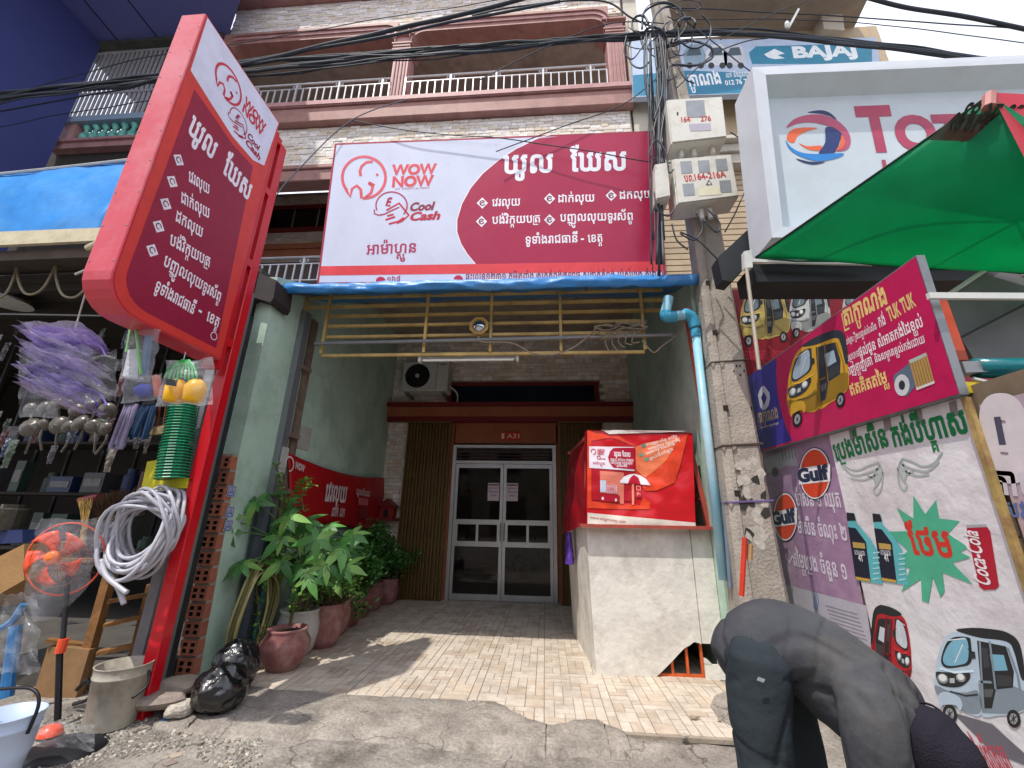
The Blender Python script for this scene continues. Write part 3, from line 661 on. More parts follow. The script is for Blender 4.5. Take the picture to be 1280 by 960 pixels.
# eight sided mirror
t = thing('octagonal_mirror', 'small eight sided gilt mirror hung at the middle of the yellow grille', 'mirror', (-.73, YG - .09, 3.39))
c = at(599, 408, y=YG - .09)
R_ = Matrix.Rotation(pi / 2, 3, 'X') @ Matrix.Rotation(pi / 8, 3, 'Z')
MB().lathe([(.11, 0), (.115, .02), (.085, .025), (.08, .012)], c, 8, R_).build('frame', mat('gilt_frame', '#b08c4c', rough=.5, var=.2), t)
MB().lathe([(.07, .013), (.05, .035), (.0, .045)], c, 20, R_, cap=False).build('convex_glass', mat('mirror_glass', '#b8c4cc', rough=.05, metal=1., var=.02), t, smooth=True)
m_rope = mat('old_string', '#8f8574', rough=.9, var=.3, scale=40)
rg = random.Random(2)
MB().tube(spline([c + Vector((0, -.02, -.13)), c + Vector((.05, -.02, -.2)), (-.35, 4.18, 3.12), (-.12, 4.18, 3.0), (.1, 4.18, 2.98), (.35, 4.18, 3.08), (.6, 4.17, 3.3)]), .009, 5).build('hanging_string', m_rope, label='pale string sagging from the octagonal mirror to the rope bundle', cat='string')
q = MB()
for k in range(16):
    a = Vector((.62 + rg.random() * .42, 4.15 + rg.random() * .05, 3.24 + rg.random() * .07)); P = [a]
    for j in range(6): P.append(P[-1] + Vector((rg.uniform(-.16, .16), rg.uniform(-.03, .03), rg.uniform(-.05, .05))))
    for p in P: p.z = max(3.13, min(3.33, p.z)); p.x = max(.55, min(1.1, p.x)); p.y = max(4.1, min(4.24, p.y))
    q.tube(spline(P, 5), .006, 4)
for k in range(5): q.tube(spline([(.7 + k * .07, 4.15, 3.22), (.66 + k * .07, 4.15, 3.1), (.7 + k * .08, 4.15, 2.98 + .03 * k)]), .006, 4)
q.build('rope_bundle', m_rope, label='tangled bundle of old grey rope tied on the right half of the yellow grille', cat='rope', kind=None)
MB().tube(spline([(1.05, 4.15, 3.12), (1.15, 4.15, 2.98), (1.25, 4.15, 3.05), (1.42, 4.1, 3.18), (1.5, 4.08, 3.35)]), .008, 5).build('loose_wire', m_rope, label='loose pale wire curling off the right end of the grille', cat='wire')
# fluorescent fitting
t = thing('fluorescent_lamp', 'unlit white fluorescent tube fitting hung under the yellow grille', 'lamp', (-.86, 4.36, 3.0))
MB().bb((-1.42, 4.34, 3.0), (-.3, 4.39, 3.035)).build('fitting', m_wsteel, t); MB().tube([(-1.38, 4.33, 2.985), (-.34, 4.33, 2.985)], .014, 8).build('tube', mat('tube_glass', '#e4e6e2', rough=.2, var=.02), t)
q = MB(); q.bb((-1.43, 4.31, 2.965), (-1.4, 4.38, 3.03)); q.bb((-.31, 4.31, 2.965), (-.28, 4.38, 3.03)); q.build('end_cap', m_wsteel, t)
# ---- blue tarpaulin awning
m_tarp = mat('blue_tarpaulin', '#2f7fc4', rough=.38, var=.16, scale=4, bump=.6, bscale=9, spec=.5, dirt=('#5f8cae', .5, 3))
t = thing('tarpaulin_awning', 'blue tarpaulin awning stretched over the entrance below the red billboard', 'awning', (-.75, 4.4, 3.7))
def tf(u, v):
    x = -3.06 + u * 4.62; y = 3.86 + v * 1.98; z = 3.70 + v * .99 + .04 * nv((x, y, 0), 2.2) + (.02 * nv((x * 3, y, 0), 4))
    return Vector((x, y, z - .14 * sin(pi * v) ))
MB().grid(tf, 60, 14).build('tarpaulin', m_tarp, t, smooth=True, thick=.006, fix=False)
def ff(u, v):
    x = -3.08 + u * 4.66; d = .13 + .015 * nv((x, 0, 3), 1.5)
    return Vector((x, 3.845 - .035 * sin(v * pi) + .03 * nv((x * 2, v, 0), 3), 3.725 - d * v + .014 * nv((x, v, 0), 5) + .02 * nv((x, 0, 0), 1.2)))
MB().grid(ff, 90, 6).build('front_flap', m_tarp, t, smooth=True, thick=.005, fix=False)
def rf(u, v):
    x = -2.75 + u * 4.25; h = .0 + .09 * max(0, nv((x, 1, 0), 1.4) + .1)
    return Vector((x, 3.87 + .05 * v, 3.715 + h * v + .02 * nv((x * 3, v, 1), 2)))
MB().grid(rf, 80, 4).build('upper_fold', m_tarp, t, smooth=True, thick=.005, fix=False)
MB().tube([(-3.08, 3.87, 3.71), (1.58, 3.87, 3.72)], .018, 6).build('support_pipe', m_steel, t)
q = MB()
for x in (-2.8, -1.7, -.6, .5, 1.45): q.bar((x, 3.9, 3.64), (x, 5.8, 4.55), .03)
for y, z in ((4.5, 3.97), (5.2, 4.29)): q.bar((-2.88, y, z), (1.55, y, z), .03)
q.build('rafter_frame', m_steel, t)
# ---- main billboard
YS = 3.97
P = {'bl': at(397, 350, y=YS), 'br': at(832, 345, y=YS)}
tl_ = at(415, 180, y=YS - .2); tr_ = at(813, 160, y=YS - .2)
board = thing('billboard', 'wide white and crimson billboard with an elephant logo above the blue tarpaulin', 'billboard', (-.65, YS, 3.7))
O = P['bl'] + Vector((0, 0, -.06)); U = (P['br'] - P['bl']); V = tl_ - P['bl']
B = Board(O, U, V, board)
wd = U.length; hb_ = V.length + .06
q = MB().slab([B.W(0, 0), B.W(wd, 0), B.W(wd, hb_), B.W(0, hb_)], -B.N * .09); q.build('box', mat('crimson_frame', '#a02a48', rough=.4, var=.06), board)
W_ = '#dde3f4'; R1 = '#a81f48'; R2 = '#e2454c'; RL = '#dc4a56'
B.poly([(.025, .025), (wd - .025, .025), (wd - .025, hb_ - .025), (.025, hb_ - .025)], mat('billboard_vinyl', '#d2d9ee', rough=.32, var=.05, scale=1.2, bump=.5, bscale=1.6, dirt=('#c2c8dc', .6, 1.1)), 1, 'face', px=False)
# crimson field with a bowed left edge
curve = [(700, 165), (672, 173), (645, 186), (622, 201), (603, 217), (588, 235), (577, 255), (571, 275), (571, 290), (576, 305), (584, 318), (594, 330)]
cl = [B.L(*p) for p in curve]; cl = [(a, min(b, hb_ - .025)) for a, b in cl]
zr = B.L(600, 330)[1]
cl[-1] = (cl[-1][0], zr)
B.poly(cl + [(wd - .025, zr), (wd - .025, hb_ - .025)], mat('crimson_vinyl', R1, rough=.32, var=.06, scale=1.2, bump=.5, bscale=1.6, dirt=('#b43a5c', .4, 1.0)), 2, 'crimson_field', px=False)
B.strokes([[B.W and B.L(*p) for p in curve]], .012, '#f0eef4', 3, 'white_edge', px=False)
zs0 = zr; zs1 = zr - .115
B.poly([(.025, zs1), (wd - .025, zs1), (wd - .025, zs0), (.025, zs0)], '#e0434b', 3, 'red_stripe', px=False)
def elephant(B, f, w_, col, k=4):
    # ring opening at the bottom, ear, trunk, eye; f maps unit photo pixels to board pixels
    L_ = [arc(455, 222, 27, 26, -218, 93, 40)]
    L_.append([(434, 240), (437, 246), (443, 243)] ); L_[1] = [(433, 238), (438, 246), (440, 236), (446, 232), (451, 237), (452, 248)]
    L_.append([(466, 202), (458, 203), (452, 208), (450, 214), (451, 220)])
    L_.append([(461, 229), (466, 233), (464, 241), (457, 247)]); L_.append([(461, 228), (468, 232)]) 
    B.strokes([[f(*p) for p in l] for l in L_], w_, col, k, 'elephant_logo')
    B.poly([f(*p) for p in arc(471.5, 218.5, 1.8, 1.8, n=10)], col, k, 'elephant_logo')
def hand(B, f, w_, col, col2, k=4):
    L_ = [arc(489.5, 257, 19.5, 17, -200, 40, 26), [(468, 262), (468, 267), (473, 269), (480, 268), (488, 264), (499, 259)]]
    B.strokes([[f(*p) for p in l] for l in L_], w_ * .55, col, k, 'hand_logo')
    B.strokes([[f(*p) for p in l] for l in ([(483, 263), (499, 254), (511, 269), (503, 276), (496, 279)], [(484, 270), (492, 268)], [(482, 275), (494, 271)], [(486, 280), (498, 277), (505, 272)])], w_ * .8, col2, k, 'hand_logo')
    B.strokes([[f(*p) for p in l] for l in ([(486, 248), (483, 257), (488, 257)], [(484.5, 252.5), (489, 252.5)], [(486, 248), (490.5, 248)])], w_ * .9, col, k, 'hand_logo')
I = lambda x, y: (x, y)
elephant(B, I, .036, '#d95563'); hand(B, I, .03, '#b02048', '#c41c3c')
B.text('WOW', (489, 218.5), (545.5, 217), .13, '#d8434f', 4, .05, latin=True, name='lettering'); B.text('NOW', (490, 233.5), (542, 231.5), .13, '#d8434f', 4, .05, latin=True)
B.text('it\'s WOW at heart', (494, 237.5), (537, 235.5), .026, '#b85a70', 4, 0., .2, latin=True)
B.text('Cool', (512.5, 263.5), (544, 262), .1, '#8c1438', 4, .045, .25, latin=True); B.text('Cash', (512.5, 275.5), (550.5, 274), .1, '#b81c3c', 4, .045, .25, latin=True)
B.text('អាម៉ាហ្សូន', (458, 318), (520, 315.5), .115, '#b02a5a', 4, .015)
B.text('ឃូល', (628, 217), (691, 215), .23, '#e8ecf8', 4, .03); B.text('ឃែស', (712, 214), (783, 212.5), .23, '#e8ecf8', 4, .03)
items = [('វេរលុយ', 615, 258, 650, 257, 603, 254), ('ដាក់លុយ', 698, 253, 743, 252, 687, 248.5), ('ដកលុយ', 775, 249, 817, 247, 764, 244.5),
         ('បង់វិក្កយបត្រ', 615, 280, 675, 278, 602, 277), ('បញ្ចូលលុយទូរស័ព្ទ', 700, 277, 791, 275, 687, 275)]
for s, x0, y0, x1, y1, dx, dy in items:
    B.text(s, (x0, y0), (x1, y1), .088, '#f0eef8', 4, .018)
    B.poly([(dx - 7, dy), (dx, dy - 7), (dx + 7, dy), (dx, dy + 7)], '#f0eef8', 4, 'diamond_icon'); B.strokes([arc(dx, dy, 3, 3, 20, 330, 12), [(dx - 2, dy + 1), (dx, dy - 1), (dx + 2, dy)]], .014, '#7a1838', 5, 'diamond_icon')
B.text('ទូទាំងរាជធានី', (657, 305), (722, 303), .088, '#f0eef8', 4, .018); B.text('-', (726, 302), (730, 302), .088, '#f0eef8', 4, .03, latin=True); B.text('ខេត្ត', (735, 303), (753, 302), .088, '#f0eef8', 4, .018)
zt_ = B.L(600, 348)[1]
B.poly(arc(476, 351, 6, 5, n=14), '#c02050', 4, 'round_icon'); B.text('១៦៨', (484, 353), (500, 352), .06, '#a03058', 4); B.poly(arc(573, 350, 6, 6, n=14), '#c02050', 4, 'round_icon')
B.text('ផ្ទះលេខ១២៣១ ភូមិត្រពាំង ស្រុកកំពង់ត្រឡាច សង្កាត់កំពង់ ឃុំសំរោង តំពេញ', (582, 350), (829, 346.5), .07, '#8c2a58', 4)
# ---- blade sign on posts
XS = -2.6
m_red = mat('red_enamel', '#c83848', rough=.35, var=.07, scale=3, bump=.12, bscale=5, coat=.2, dirt=('#d08088', .6, 1.6))
m_redp = mat('red_post_paint', '#c01020', rough=.35, var=.06, coat=.2)
t = thing('blade_sign', 'tall red and white blade sign with rounded corner standing out on red posts', 'sign', (XS, 2.6, 0))
y0, y1, z0, z1 = 1.985, 2.93, 2.46, 4.98; th = .2; rr = .22
out_ = [(y1, z0), (y1, z1)] + [(y0, z1)] + [(y0, z0 + rr)] + [(y0 + rr * (1 - cos(radians(a))), z0 + rr * (1 - sin(radians(a)))) for a in range(15, 91, 15)]
q = MB().slab([(XS, a, b) for a, b in out_], (-th, 0, 0)); q.build('box', m_red, t, bevel=.006)
S = Board((XS + .0025, y0, z0), (0, 1, 0), (0, 0, 1), t)
def inset(d): 
    r2 = rr - d * .4; return [(y1 - d, z0 + d), (y1 - d, z1 - d), (y0 + d, z1 - d), (y0 + d, z0 + d + r2)] + [(y0 + d + r2 * (1 - cos(radians(a))), z0 + d + r2 * (1 - sin(radians(a)))) for a in range(15, 91, 15)]
W2 = H2 = 0
S.poly([(a - y0, b - z0) for a, b in inset(.012)], '#cc3a34', 1, 'orange_border', px=False)
S.poly([(a - y0, b - z0) for a, b in inset(.075)][:1] + [S.L(316, 208), S.L(290, 180), S.L(263, 140), S.L(243, 112)] + [(a - y0, b - z0) for a, b in inset(.075)][3:], '#8e1638', 2, 'crimson_field', px=False)
S.poly([(.02, z1 - z0 - .02), (y1 - y0 - .02, z1 - z0 - .02)] + [S.L(330, 207)] + [S.L(316, 200), S.L(290, 170), S.L(263, 128), S.L(238, 88)], '#d4d8ec', 2, 'white_field', px=False)
def mapS(x, y):  # the billboard's logo drawn again on the blade sign, in board units
    u = (x - 428) / 122.; v = (y - 196) / 84.; return (.20 + u * .62, 2.36 - v * .46 )
class SB(Board): pass
def S2(B, f):
    class Q: pass
    q_ = Q(); q_.strokes = lambda L_, w_, c_, k=4, n='logo': B.strokes(L_, w_, c_, k, n, px=False); q_.poly = lambda p, c_, k=4, n='logo': B.poly(p, c_, k, n, px=False); return q_
sb = S2(S, None)
elephant(sb, mapS, .02, '#c03848'); hand(sb, mapS, .017, '#9c1c3c', '#b01c34')
S.text('WOW', mapS(489, 218.5), mapS(545.5, 218), .08, '#c03040', 4, .05, px=False, latin=True); S.text('NOW', mapS(490, 233.5), mapS(542, 233.5), .08, '#c03040', 4, .05, px=False, latin=True)
S.text('Cool', mapS(513, 263.5), mapS(544, 263.5), .06, '#8c1438', 4, .045, .25, px=False, latin=True); S.text('Cash', mapS(513, 277), mapS(550.5, 277), .06, '#a01c3c', 4, .045, .25, px=False, latin=True)
S.text('ឃូល', (233, 163), (265, 200), .16, '#e8e4f0', 4, .03); S.text('ឃែស', (277, 214), (310, 251), .16, '#e8e4f0', 4, .03)
rows = [('វេរលុយ', (235, 226), (261, 243), (223, 200)), ('ដាក់លុយ', (226, 253), (261, 273), (215, 227)), ('ដកលុយ', (219, 276), (252, 297), (207, 255)), ('បង់វិក្កយបត្រ', (211, 305), (261, 334), (198, 283)), ('បញ្ចូលលុយទូរស័ព្ទ', (203, 331), (274, 377), (190, 313))]
for s, a, b, d in rows:
    S.text(s, a, b, .075, '#ece8f2', 4, .018); u, v = S.L(*d); S.poly([(u - .045, v), (u, v + .05), (u + .045, v), (u, v - .05)], '#e4e0ea', 4, 'diamond_icon', px=False); S.strokes([arc(u, v, .018, .02, 0, 300, 10)], .008, '#601028', 5, 'diamond_icon', px=False)
S.text('ទូទាំងរាជធានី', (192, 363), (241, 393), .075, '#ece8f2', 4, .018); S.text('-', (247, 392), (251, 394), .08, '#ece8f2', 4, .03, latin=True); S.text('ខេត្ត', (257, 400), (272, 409), .075, '#ece8f2', 4, .018)
u, v = S.L(267, 420); S.strokes([arc(u, v, .03, .03)], .006, '#e4e0ea', 4, 'round_icon', px=False)
for k in range(9):
    for x_ in (XS - .02, XS - th + .02): MB().lathe([(.006, 0), (.004, .004)], (x_, y0, 2.75 + k * .26), 8, Matrix.Rotation(pi / 2, 3, 'X')).build('rivet', m_steel, t)
# posts
q = MB(); q.bb((XS - .125, 3.05, -.03), (XS - .03, 3.14, 4.86)); q.build('post', m_redp, t, bevel=.006)
q = MB(); q.bb((XS - .16, 2.94, 2.4), (XS - .02, 2.985, 4.9)); q.build('rear_frame', m_redp, t)
for z in (2.62, 3.4, 4.2, 4.82): MB().bb((XS - .12, 2.985, z), (XS - .03, 3.05, z + .07)).build('bracket', m_redp, t)
# ---- steel gate rail and pipes on the left wall
t = thing('gate_channel', 'grey steel folding gate channel fixed upright on the green wall', 'gate rail', (XL + .03, 4.3, 0))
MB().bb((XL + .001, 4.22, .02), (XL + .07, 4.33, 3.6)).build('channel', m_steel, t); MB().bb((XL + .001, 4.45, .9), (XL + .035, 4.56, 3.6)).build('rust_strip', mat('rusty_steel', '#7a6a5e', rough=.8, var=.25, dirt=('#5a3c2c', .6, 7)), t)
for z in (2.9, 2.1, 1.5): MB().bb((XL + .001, 4.3, z), (XL + .09, 4.5, z + .05)).build('latch', MATS['rusty_steel'], t)
MB().tube([(XL + .09, 4.12, 0), (XL + .09, 4.12, 1.35)], .075, 10).build('drain_pipe', mat('dark_pipe', '#3c444c', rough=.5, var=.15), label='thick dark grey pipe standing against the green wall behind the hose', cat='pipe')
MB().bb((XL + .002, 4.62, 2.02), (XL + .006, 4.86, 2.3)).build('paper_notice', flat('#a9a9a2'), label='faded paper notice pasted on the green wall by the steel channel', cat='notice')
q = MB(); q.bb((XL + .072, 4.24, 1.7), (XL + .076, 4.36, 1.98)); q.build('paper_notice', flat('#b4b4b0'), label='torn paper strip stuck on the steel channel just above the red banner', cat='notice')
for i, (px_, py_) in enumerate(((289, 614), (287, 640), (285, 657))):
    p = at(px_, py_, x=XL); s_ = MB().bb((XL + .001, p.y - .05, p.z - .05), (XL + .004, p.y + .05, p.z + .05)).build('sticker', flat('#a8b0c4'), label=('topmost', 'middle', 'lowest')[i] + ' of three small blue and white stickers on the green wall', cat='sticker', group='stickers on the green wall')
    b = Board((XL + .005, p.y - .05, p.z - .05), (0, 1, 0), (0, 0, 1), s_); b.strokes([[(.02, .02), (.05, .08), (.08, .02)], [(.03, .04), (.07, .04)], [(.01, .01), (.09, .01), (.09, .09), (.01, .09), (.01, .01)]], .008, '#4a4a9c', 1, px=False)
# red banner on the left wall
bn = thing('red_banner', 'dark red banner with white writing sagging on the green wall above the plants', 'banner', (XL + .03, 6, 1.1))
pt = [at(357, 566, x=XL + .03), at(478, 597, x=XL + .03), at(478, 665, x=XL + .03), at(360, 650, x=XL + .03)]
def bf(u, v):
    p = pt[3].lerp(pt[2], u).lerp(pt[0].lerp(pt[1], u), v); p.z -= .09 * sin(pi * u) * v; p.x += .03 + .02 * nv(p, 2.5) + .008 * nv(p, 9); return p
MB().grid(bf, 30, 12).build('cloth', mat('banner_vinyl', '#a8141c', rough=.4, var=.1, bump=.2, bscale=8), bn, smooth=True, fix=False, thick=.004)
bb_ = Board((XL + .085, 4.5, 1.1), (0, 1, 0), (0, 0, 1), bn)
bb_.text('វេរលុយ', (405, 626), (432, 628), .2, '#d8c8cc', 1, .03); bb_.text('WOW', (368, 585), (380, 590), .07, '#d8c8cc', 1, .05, latin=True); bb_.strokes([arc(362, 580, 5, 9, -200, 100, 14)], .02, '#d8c8cc', 1)
bb_.text('ឃូលឃែស', (445, 618), (462, 621), .08, '#d8c8cc', 1); bb_.poly([(448, 622), (460, 624), (460, 632), (448, 631)], '#c86870', 1); bb_.poly([(449, 634), (460, 636), (460, 648), (449, 648)], '#8c3038', 1); bb_.text('ដាក់ ដក', (414, 645), (430, 646), .1, '#d8c8cc', 1, .02)
# ---- counter booth
bt = thing('counter_booth', 'whitewashed board counter booth with a broken lower corner at the front right of the entrance', 'booth', (1, 4.9, 0))
m_board = mat('whitewashed_board', '#dad6ce', rough=.85, var=.12, scale=5, bump=.3, bscale=22, dirt=('#8f877c', .5, 3.2))
m_rfr = mat('red_oxide_paint', '#a8483c', rough=.55, var=.15, dirt=('#7c4a3e', .5, 8))
m_obar = mat('orange_primer', '#c85a2c', rough=.6, var=.15)
YBt = 4.28
zT = 1.22
hole1 = PX([(820.7, 846), (828, 839), (841, 826), (848, 818), (856, 810), (862, 807), (867.6, 802.5), (874, 804), (877, 806)], y=YBt)
xs_ = at(877, 806, y=YBt).x
bl_ = Vector((.44, YBt, 0)); q = MB()
q.slab([bl_] + [Vector((p.x, YBt, max(p.z, 0))) for p in hole1] + [Vector((xs_, YBt, zT)), Vector((.40, YBt, zT))], (0, .018, 0)); q.build('front_panel', m_board, bt)
# right strip with its hole
x0 = xs_ + .006; x1 = 1.555; hz = [(at(*p, y=YBt).x, at(*p, y=YBt).z) for p in [(880, 805), (888, 804), (895, 810), (896, 820), (890, 830), (884, 824), (880, 822)]]
q = MB(); y_ = YBt - .004
zt2 = hz[0][1] + .004
def sl(poly): q.slab([(a, y_, b) for a, b in poly], (0, .018, 0))
sl([(x0, zt2), (x1, zt2), (x1, zT), (x0, zT)]); sl([(x0, 0.0), (x1, 0), (x1, hz[4][1] - .004), (x0, hz[4][1] - .004)])
sl([(hz[3][0] + .004, hz[4][1]), (x1, hz[4][1]), (x1, zt2 - .002), (hz[2][0] + .004, zt2 - .002)])
sl([(x0, hz[4][1]), (hz[4][0], hz[4][1]), (hz[5][0], hz[5][1]), (x0, hz[6][1])])
q.build('front_panel', m_board, bt)
q = MB().slab([(.44, YBt + .02, 0), (.40, YBt + .02, zT), (.28, 5.65, zT), (.33, 5.65, 0)], (.018, .004, 0)); q.build('side_panel', m_board, bt)
MB().bb((.45, 5.6, .0), (1.54, 5.62, 1.2)).build('inner_back', mat('booth_inside', '#4a2024', rough=.9, var=.3), bt)
for px_ in (840, 859, 877.5):
    x = at(px_, 830, y=4.32).x; MB().bar((x, 4.32, 0), (x, 4.32, 1.2), .022).build('bar', m_obar, bt)
MB().bb((.9, 4.31, .0), (1.54, 4.335, .02)).build('bottom_rail', m_obar, bt)
q = MB(); q.bb((.34, 4.17, zT), (1.6, 4.27, zT + .03)); q.bb((.34, 4.27, zT), (.4, 5.6, zT + .03)); q.bb((1.5, 4.27, zT), (1.56, 5.6, zT + .03)); q.build('counter_frame', m_rfr, bt)
MB().bb((.4, 4.27, zT + .001), (1.5, 5.6, zT + .02)).build('counter_top', m_board, bt)
q = MB(); q.bar((1.45, 4.3, 2.12), (1.56, 4.3, 1.25), .045); q.bar((.44, 4.3, 2.1), (.4, 4.3, 1.25), .04); q.bar((.44, 4.3, 2.1), (1.45, 4.3, 2.12), .035); q.bar((1.45, 4.3, 2.12), (1.45, 5.4, 2.1), .035); q.bar((.44, 4.3, 2.1), (.35, 5.4, 2.1), .035); q.bar((.35, 5.4, 2.1), (.33, 5.4, 1.25), .035); q.bar((.3, 5.4, 2.1), (1.45, 5.4, 2.1), .035)
q.bar((1.5, 4.3, 1.75), (1.56, 5.2, 1.75), .02); q.bar((1.5, 4.3, 1.5), (1.56, 5.2, 1.5), .02)
q.build('upper_frame', m_rfr, bt)
# printed tarp over the booth
tp = thing('promotional_tarp', 'glossy red and orange printed tarp wrapped over the top of the booth', 'tarp', (.95, 4.25, 1.2))
c4 = PX([(733, 655), (869, 661), (866, 541), (734, 537)], y=4.2)
m_tp = mat('red_print_vinyl', '#c4141f', rough=.28, var=.05, bump=.35, bscale=7, spec=.5)
def wav(p): return -.028 * nv(p, 3.2) - .012 * nv(p, 9) + .02
def tpf(u, v):
    p = c4[0].lerp(c4[1], u).lerp(c4[3].lerp(c4[2], u), v); p.y = 4.2 + wav(p) * (.4 + .6 * sin(pi * u)) - .02 * (1 - v); p.z += (.012 * nv(p, 5) + .012 * sin(9 * u)) * (1 - v) ** 3 - .02 * sin(pi * u) * v ** 4; return p
def tpl(u, v):
    p = Vector((c4[0].x, 4.2, c4[0].z)).lerp(Vector((.2, 5.2, 1.12)), u).lerp(Vector((c4[3].x, 4.2, c4[3].z)).lerp(Vector((.3, 5.2, 2.0)), u), v); p.x += .06 * nv(p, 3.5, 4) * sin(pi * min(u * 1.2, 1)) + .02 * nv(p, 9) * u; return p
MB().grid(tpf, 48, 36).build('front_sheet', m_tp, tp, smooth=True, fix=False)
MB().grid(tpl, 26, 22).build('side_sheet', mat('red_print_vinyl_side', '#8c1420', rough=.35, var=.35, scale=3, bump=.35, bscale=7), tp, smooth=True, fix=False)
def tpt(u, v):
    p = Vector((c4[3].x, 4.2, c4[3].z)).lerp(Vector((c4[2].x, 4.2, c4[2].z)), u); p.y += v * 1.1; p.z += .015 * nv(p, 4) - .05 * sin(pi * v); return p
MB().grid(tpt, 20, 14).build('top_sheet', m_tp, tp, smooth=True, fix=False)
class Cloth(Board):
    def W(s, u, v, k=0.):
        p = s.O + s.U * u + s.V * v; uu = (p.x - c4[0].x) / (c4[1].x - c4[0].x); vv = (p.z - c4[0].z) / (c4[3].z - c4[0].z)
        p.y = 4.2 + wav(Vector((p.x, 4.2, p.z))) * (.4 + .6 * sin(pi * max(0, min(1, uu)))) - .02 * (1 - vv) - .004 - .0015 * k; return p
    def fill(s, pts, col, k=1, name='print', n=22):
        """polygon rasterised into small cells so that it follows the creases"""
        P2 = [s.L(*p) for p in pts]; xs = [a for a, b in P2]; ys = [b for a, b in P2]; x0, x1, y0, y1 = min(xs), max(xs), min(ys), max(ys)
        bm = bmesh.new(); vs_ = [bm.verts.new((a, b, 0)) for a, b in P2]; bm.faces.new(vs_)
        for i in range(1, n):
            for ax, lo, hi in ((0, x0, x1), (1, y0, y1)):
                co = [0, 0, 0]; co[ax] = lo + (hi - lo) * i / n; no = [0, 0, 0]; no[ax] = 1
                bmesh.ops.bisect_plane(bm, geom=bm.verts[:] + bm.edges[:] + bm.faces[:], plane_co=co, plane_no=no)
        bm.verts.index_update(); m = MB(); m.add([s.W(v.co.x, v.co.y, k) for v in bm.verts], [[v.index for v in f.verts] for f in bm.faces]); bm.free()
        m.build(name, col if not isinstance(col, str) else flat(col, .28), s.parent, fix=False)
K = Cloth((c4[0].x, 4.2, c4[0].z), (1, 0, 0), (0, 0, 1), tp)
zo = lambda x, y: (700 + x / 6, 520 + y / 6)     # coordinates read off the enlarged view of the tarp
K.fill([zo(*p) for p in [(205, 110), (330, 140), (560, 225), (700, 330), (960, 130), (900, 380), (860, 500), (720, 560), (640, 560), (570, 440), (565, 225), (440, 150), (215, 190)]], mat('orange_print', '#dc4426', rough=.28, var=.3, scale=5), 1, 'orange_flames')
K.fill([zo(*p) for p in [(570, 230), (640, 200), (900, 160), (800, 330), (700, 420), (640, 460), (575, 400)]], mat('pale_orange_print', '#e87c54', rough=.28, var=.25, scale=6), 2, 'orange_flames')
K.fill([zo(*p) for p in [(205, 110), (235, 110), (235, 640), (600, 670), (620, 610), (680, 650), (670, 700), (480, 700), (205, 690)]], mat('orange_print', '#e8502c'), 1, 'orange_flames')
K.fill([zo(*p) for p in [(218, 228), (560, 232), (562, 412), (218, 390)]], '#e6e0ea', 3, 'sign_picture'); K.fill([zo(*p) for p in [(400, 240), (560, 236), (562, 400), (400, 388), (370, 350), (360, 310), (375, 265)]], '#b01838', 4, 'sign_picture')
K.text('ឃូល ឃែស', zo(405, 300), zo(530, 305), .04, '#f0e8ee', 5, .03); K.text('វេរលុយ ដាក់លុយ ដកលុយ', zo(378, 335), zo(552, 340), .022, '#f0e8ee', 5); K.text('បង់វិក្កយបត្រ បញ្ចូលលុយ', zo(378, 358), zo(545, 362), .022, '#f0e8ee', 5); K.text('ទូទាំងរាជធានី', zo(425, 380), zo(505, 384), .02, '#f0e8ee', 5)
K.text('WOW', zo(278, 272), zo(335, 272), .03, '#d04858', 5, .05, latin=True); K.text('NOW', zo(282, 292), zo(330, 292), .03, '#d04858', 5, .05, latin=True); K.strokes([[zo(*p) for p in arc(250, 268, 17, 20, -200, 100, 16)], [zo(*p) for p in arc(290, 312, 12, 12)]], .008, '#d04858', 5); K.text('Cool Cash', zo(298, 325), zo(340, 328), .016, '#a02040', 5, .03, latin=True); K.text('អាម៉ាហ្សូន', zo(245, 362), zo(335, 366), .022, '#c04868', 5)
K.fill([zo(*p) for p in [(240, 395), (565, 425), (565, 640), (240, 630)]], '#b01828', 3, 'shop_picture', 10); K.fill([zo(*p) for p in [(298, 412), (480, 425), (480, 660), (450, 655), (440, 590), (300, 575)]], '#e0806c', 4, 'shop_picture', 8); K.fill([zo(*p) for p in [(300, 480), (345, 485), (345, 570), (300, 570)]], '#c8cfe4', 5, 'shop_picture', 5); K.fill([zo(*p) for p in [(345, 515), (430, 520), (430, 585), (345, 575)]], '#c87880', 5, 'shop_picture', 5)
K.strokes([[zo(x, 515), zo(x, 580)] for x in range(355, 430, 14)] + [[zo(350, y), zo(430, y + 4)] for y in (530, 545, 560)], .004, '#e8d0d4', 6)
K.fill([zo(*p) for p in [(300, 590), (450, 600), (450, 645), (300, 640)]], '#b01830', 5, 'shop_picture', 5); K.poly([zo(*p) for p in arc(320, 618, 9, 12, n=10)], '#f0dce0', 6); K.poly([zo(*p) for p in arc(420, 630, 9, 12, n=10)], '#f0dce0', 6)
K.fill([zo(*p) for p in [(450, 490), (480, 455), (520, 438), (560, 432), (610, 445), (650, 475), (678, 520), (560, 508), (450, 502)]], '#e8e4ec', 6, 'parasol_picture', 8); K.fill([zo(*p) for p in [(510, 505), (525, 465), (555, 440), (590, 460), (608, 512)]], '#c01c38', 7, 'parasol_picture', 6)
K.fill([zo(*p) for p in [(540, 510), (556, 510), (556, 665), (540, 665)]], '#e89070', 6, 'parasol_picture', 4); K.fill([zo(*p) for p in [(568, 515), (610, 520), (612, 610), (570, 608)]], '#b82030', 6, 'parasol_picture', 4); K.strokes([[zo(575, 525), zo(604, 528), zo(604, 555), zo(576, 553), zo(575, 525)], [zo(578, 575), zo(606, 590)], [zo(578, 595), zo(590, 575)]], .006, '#e8a090', 7)
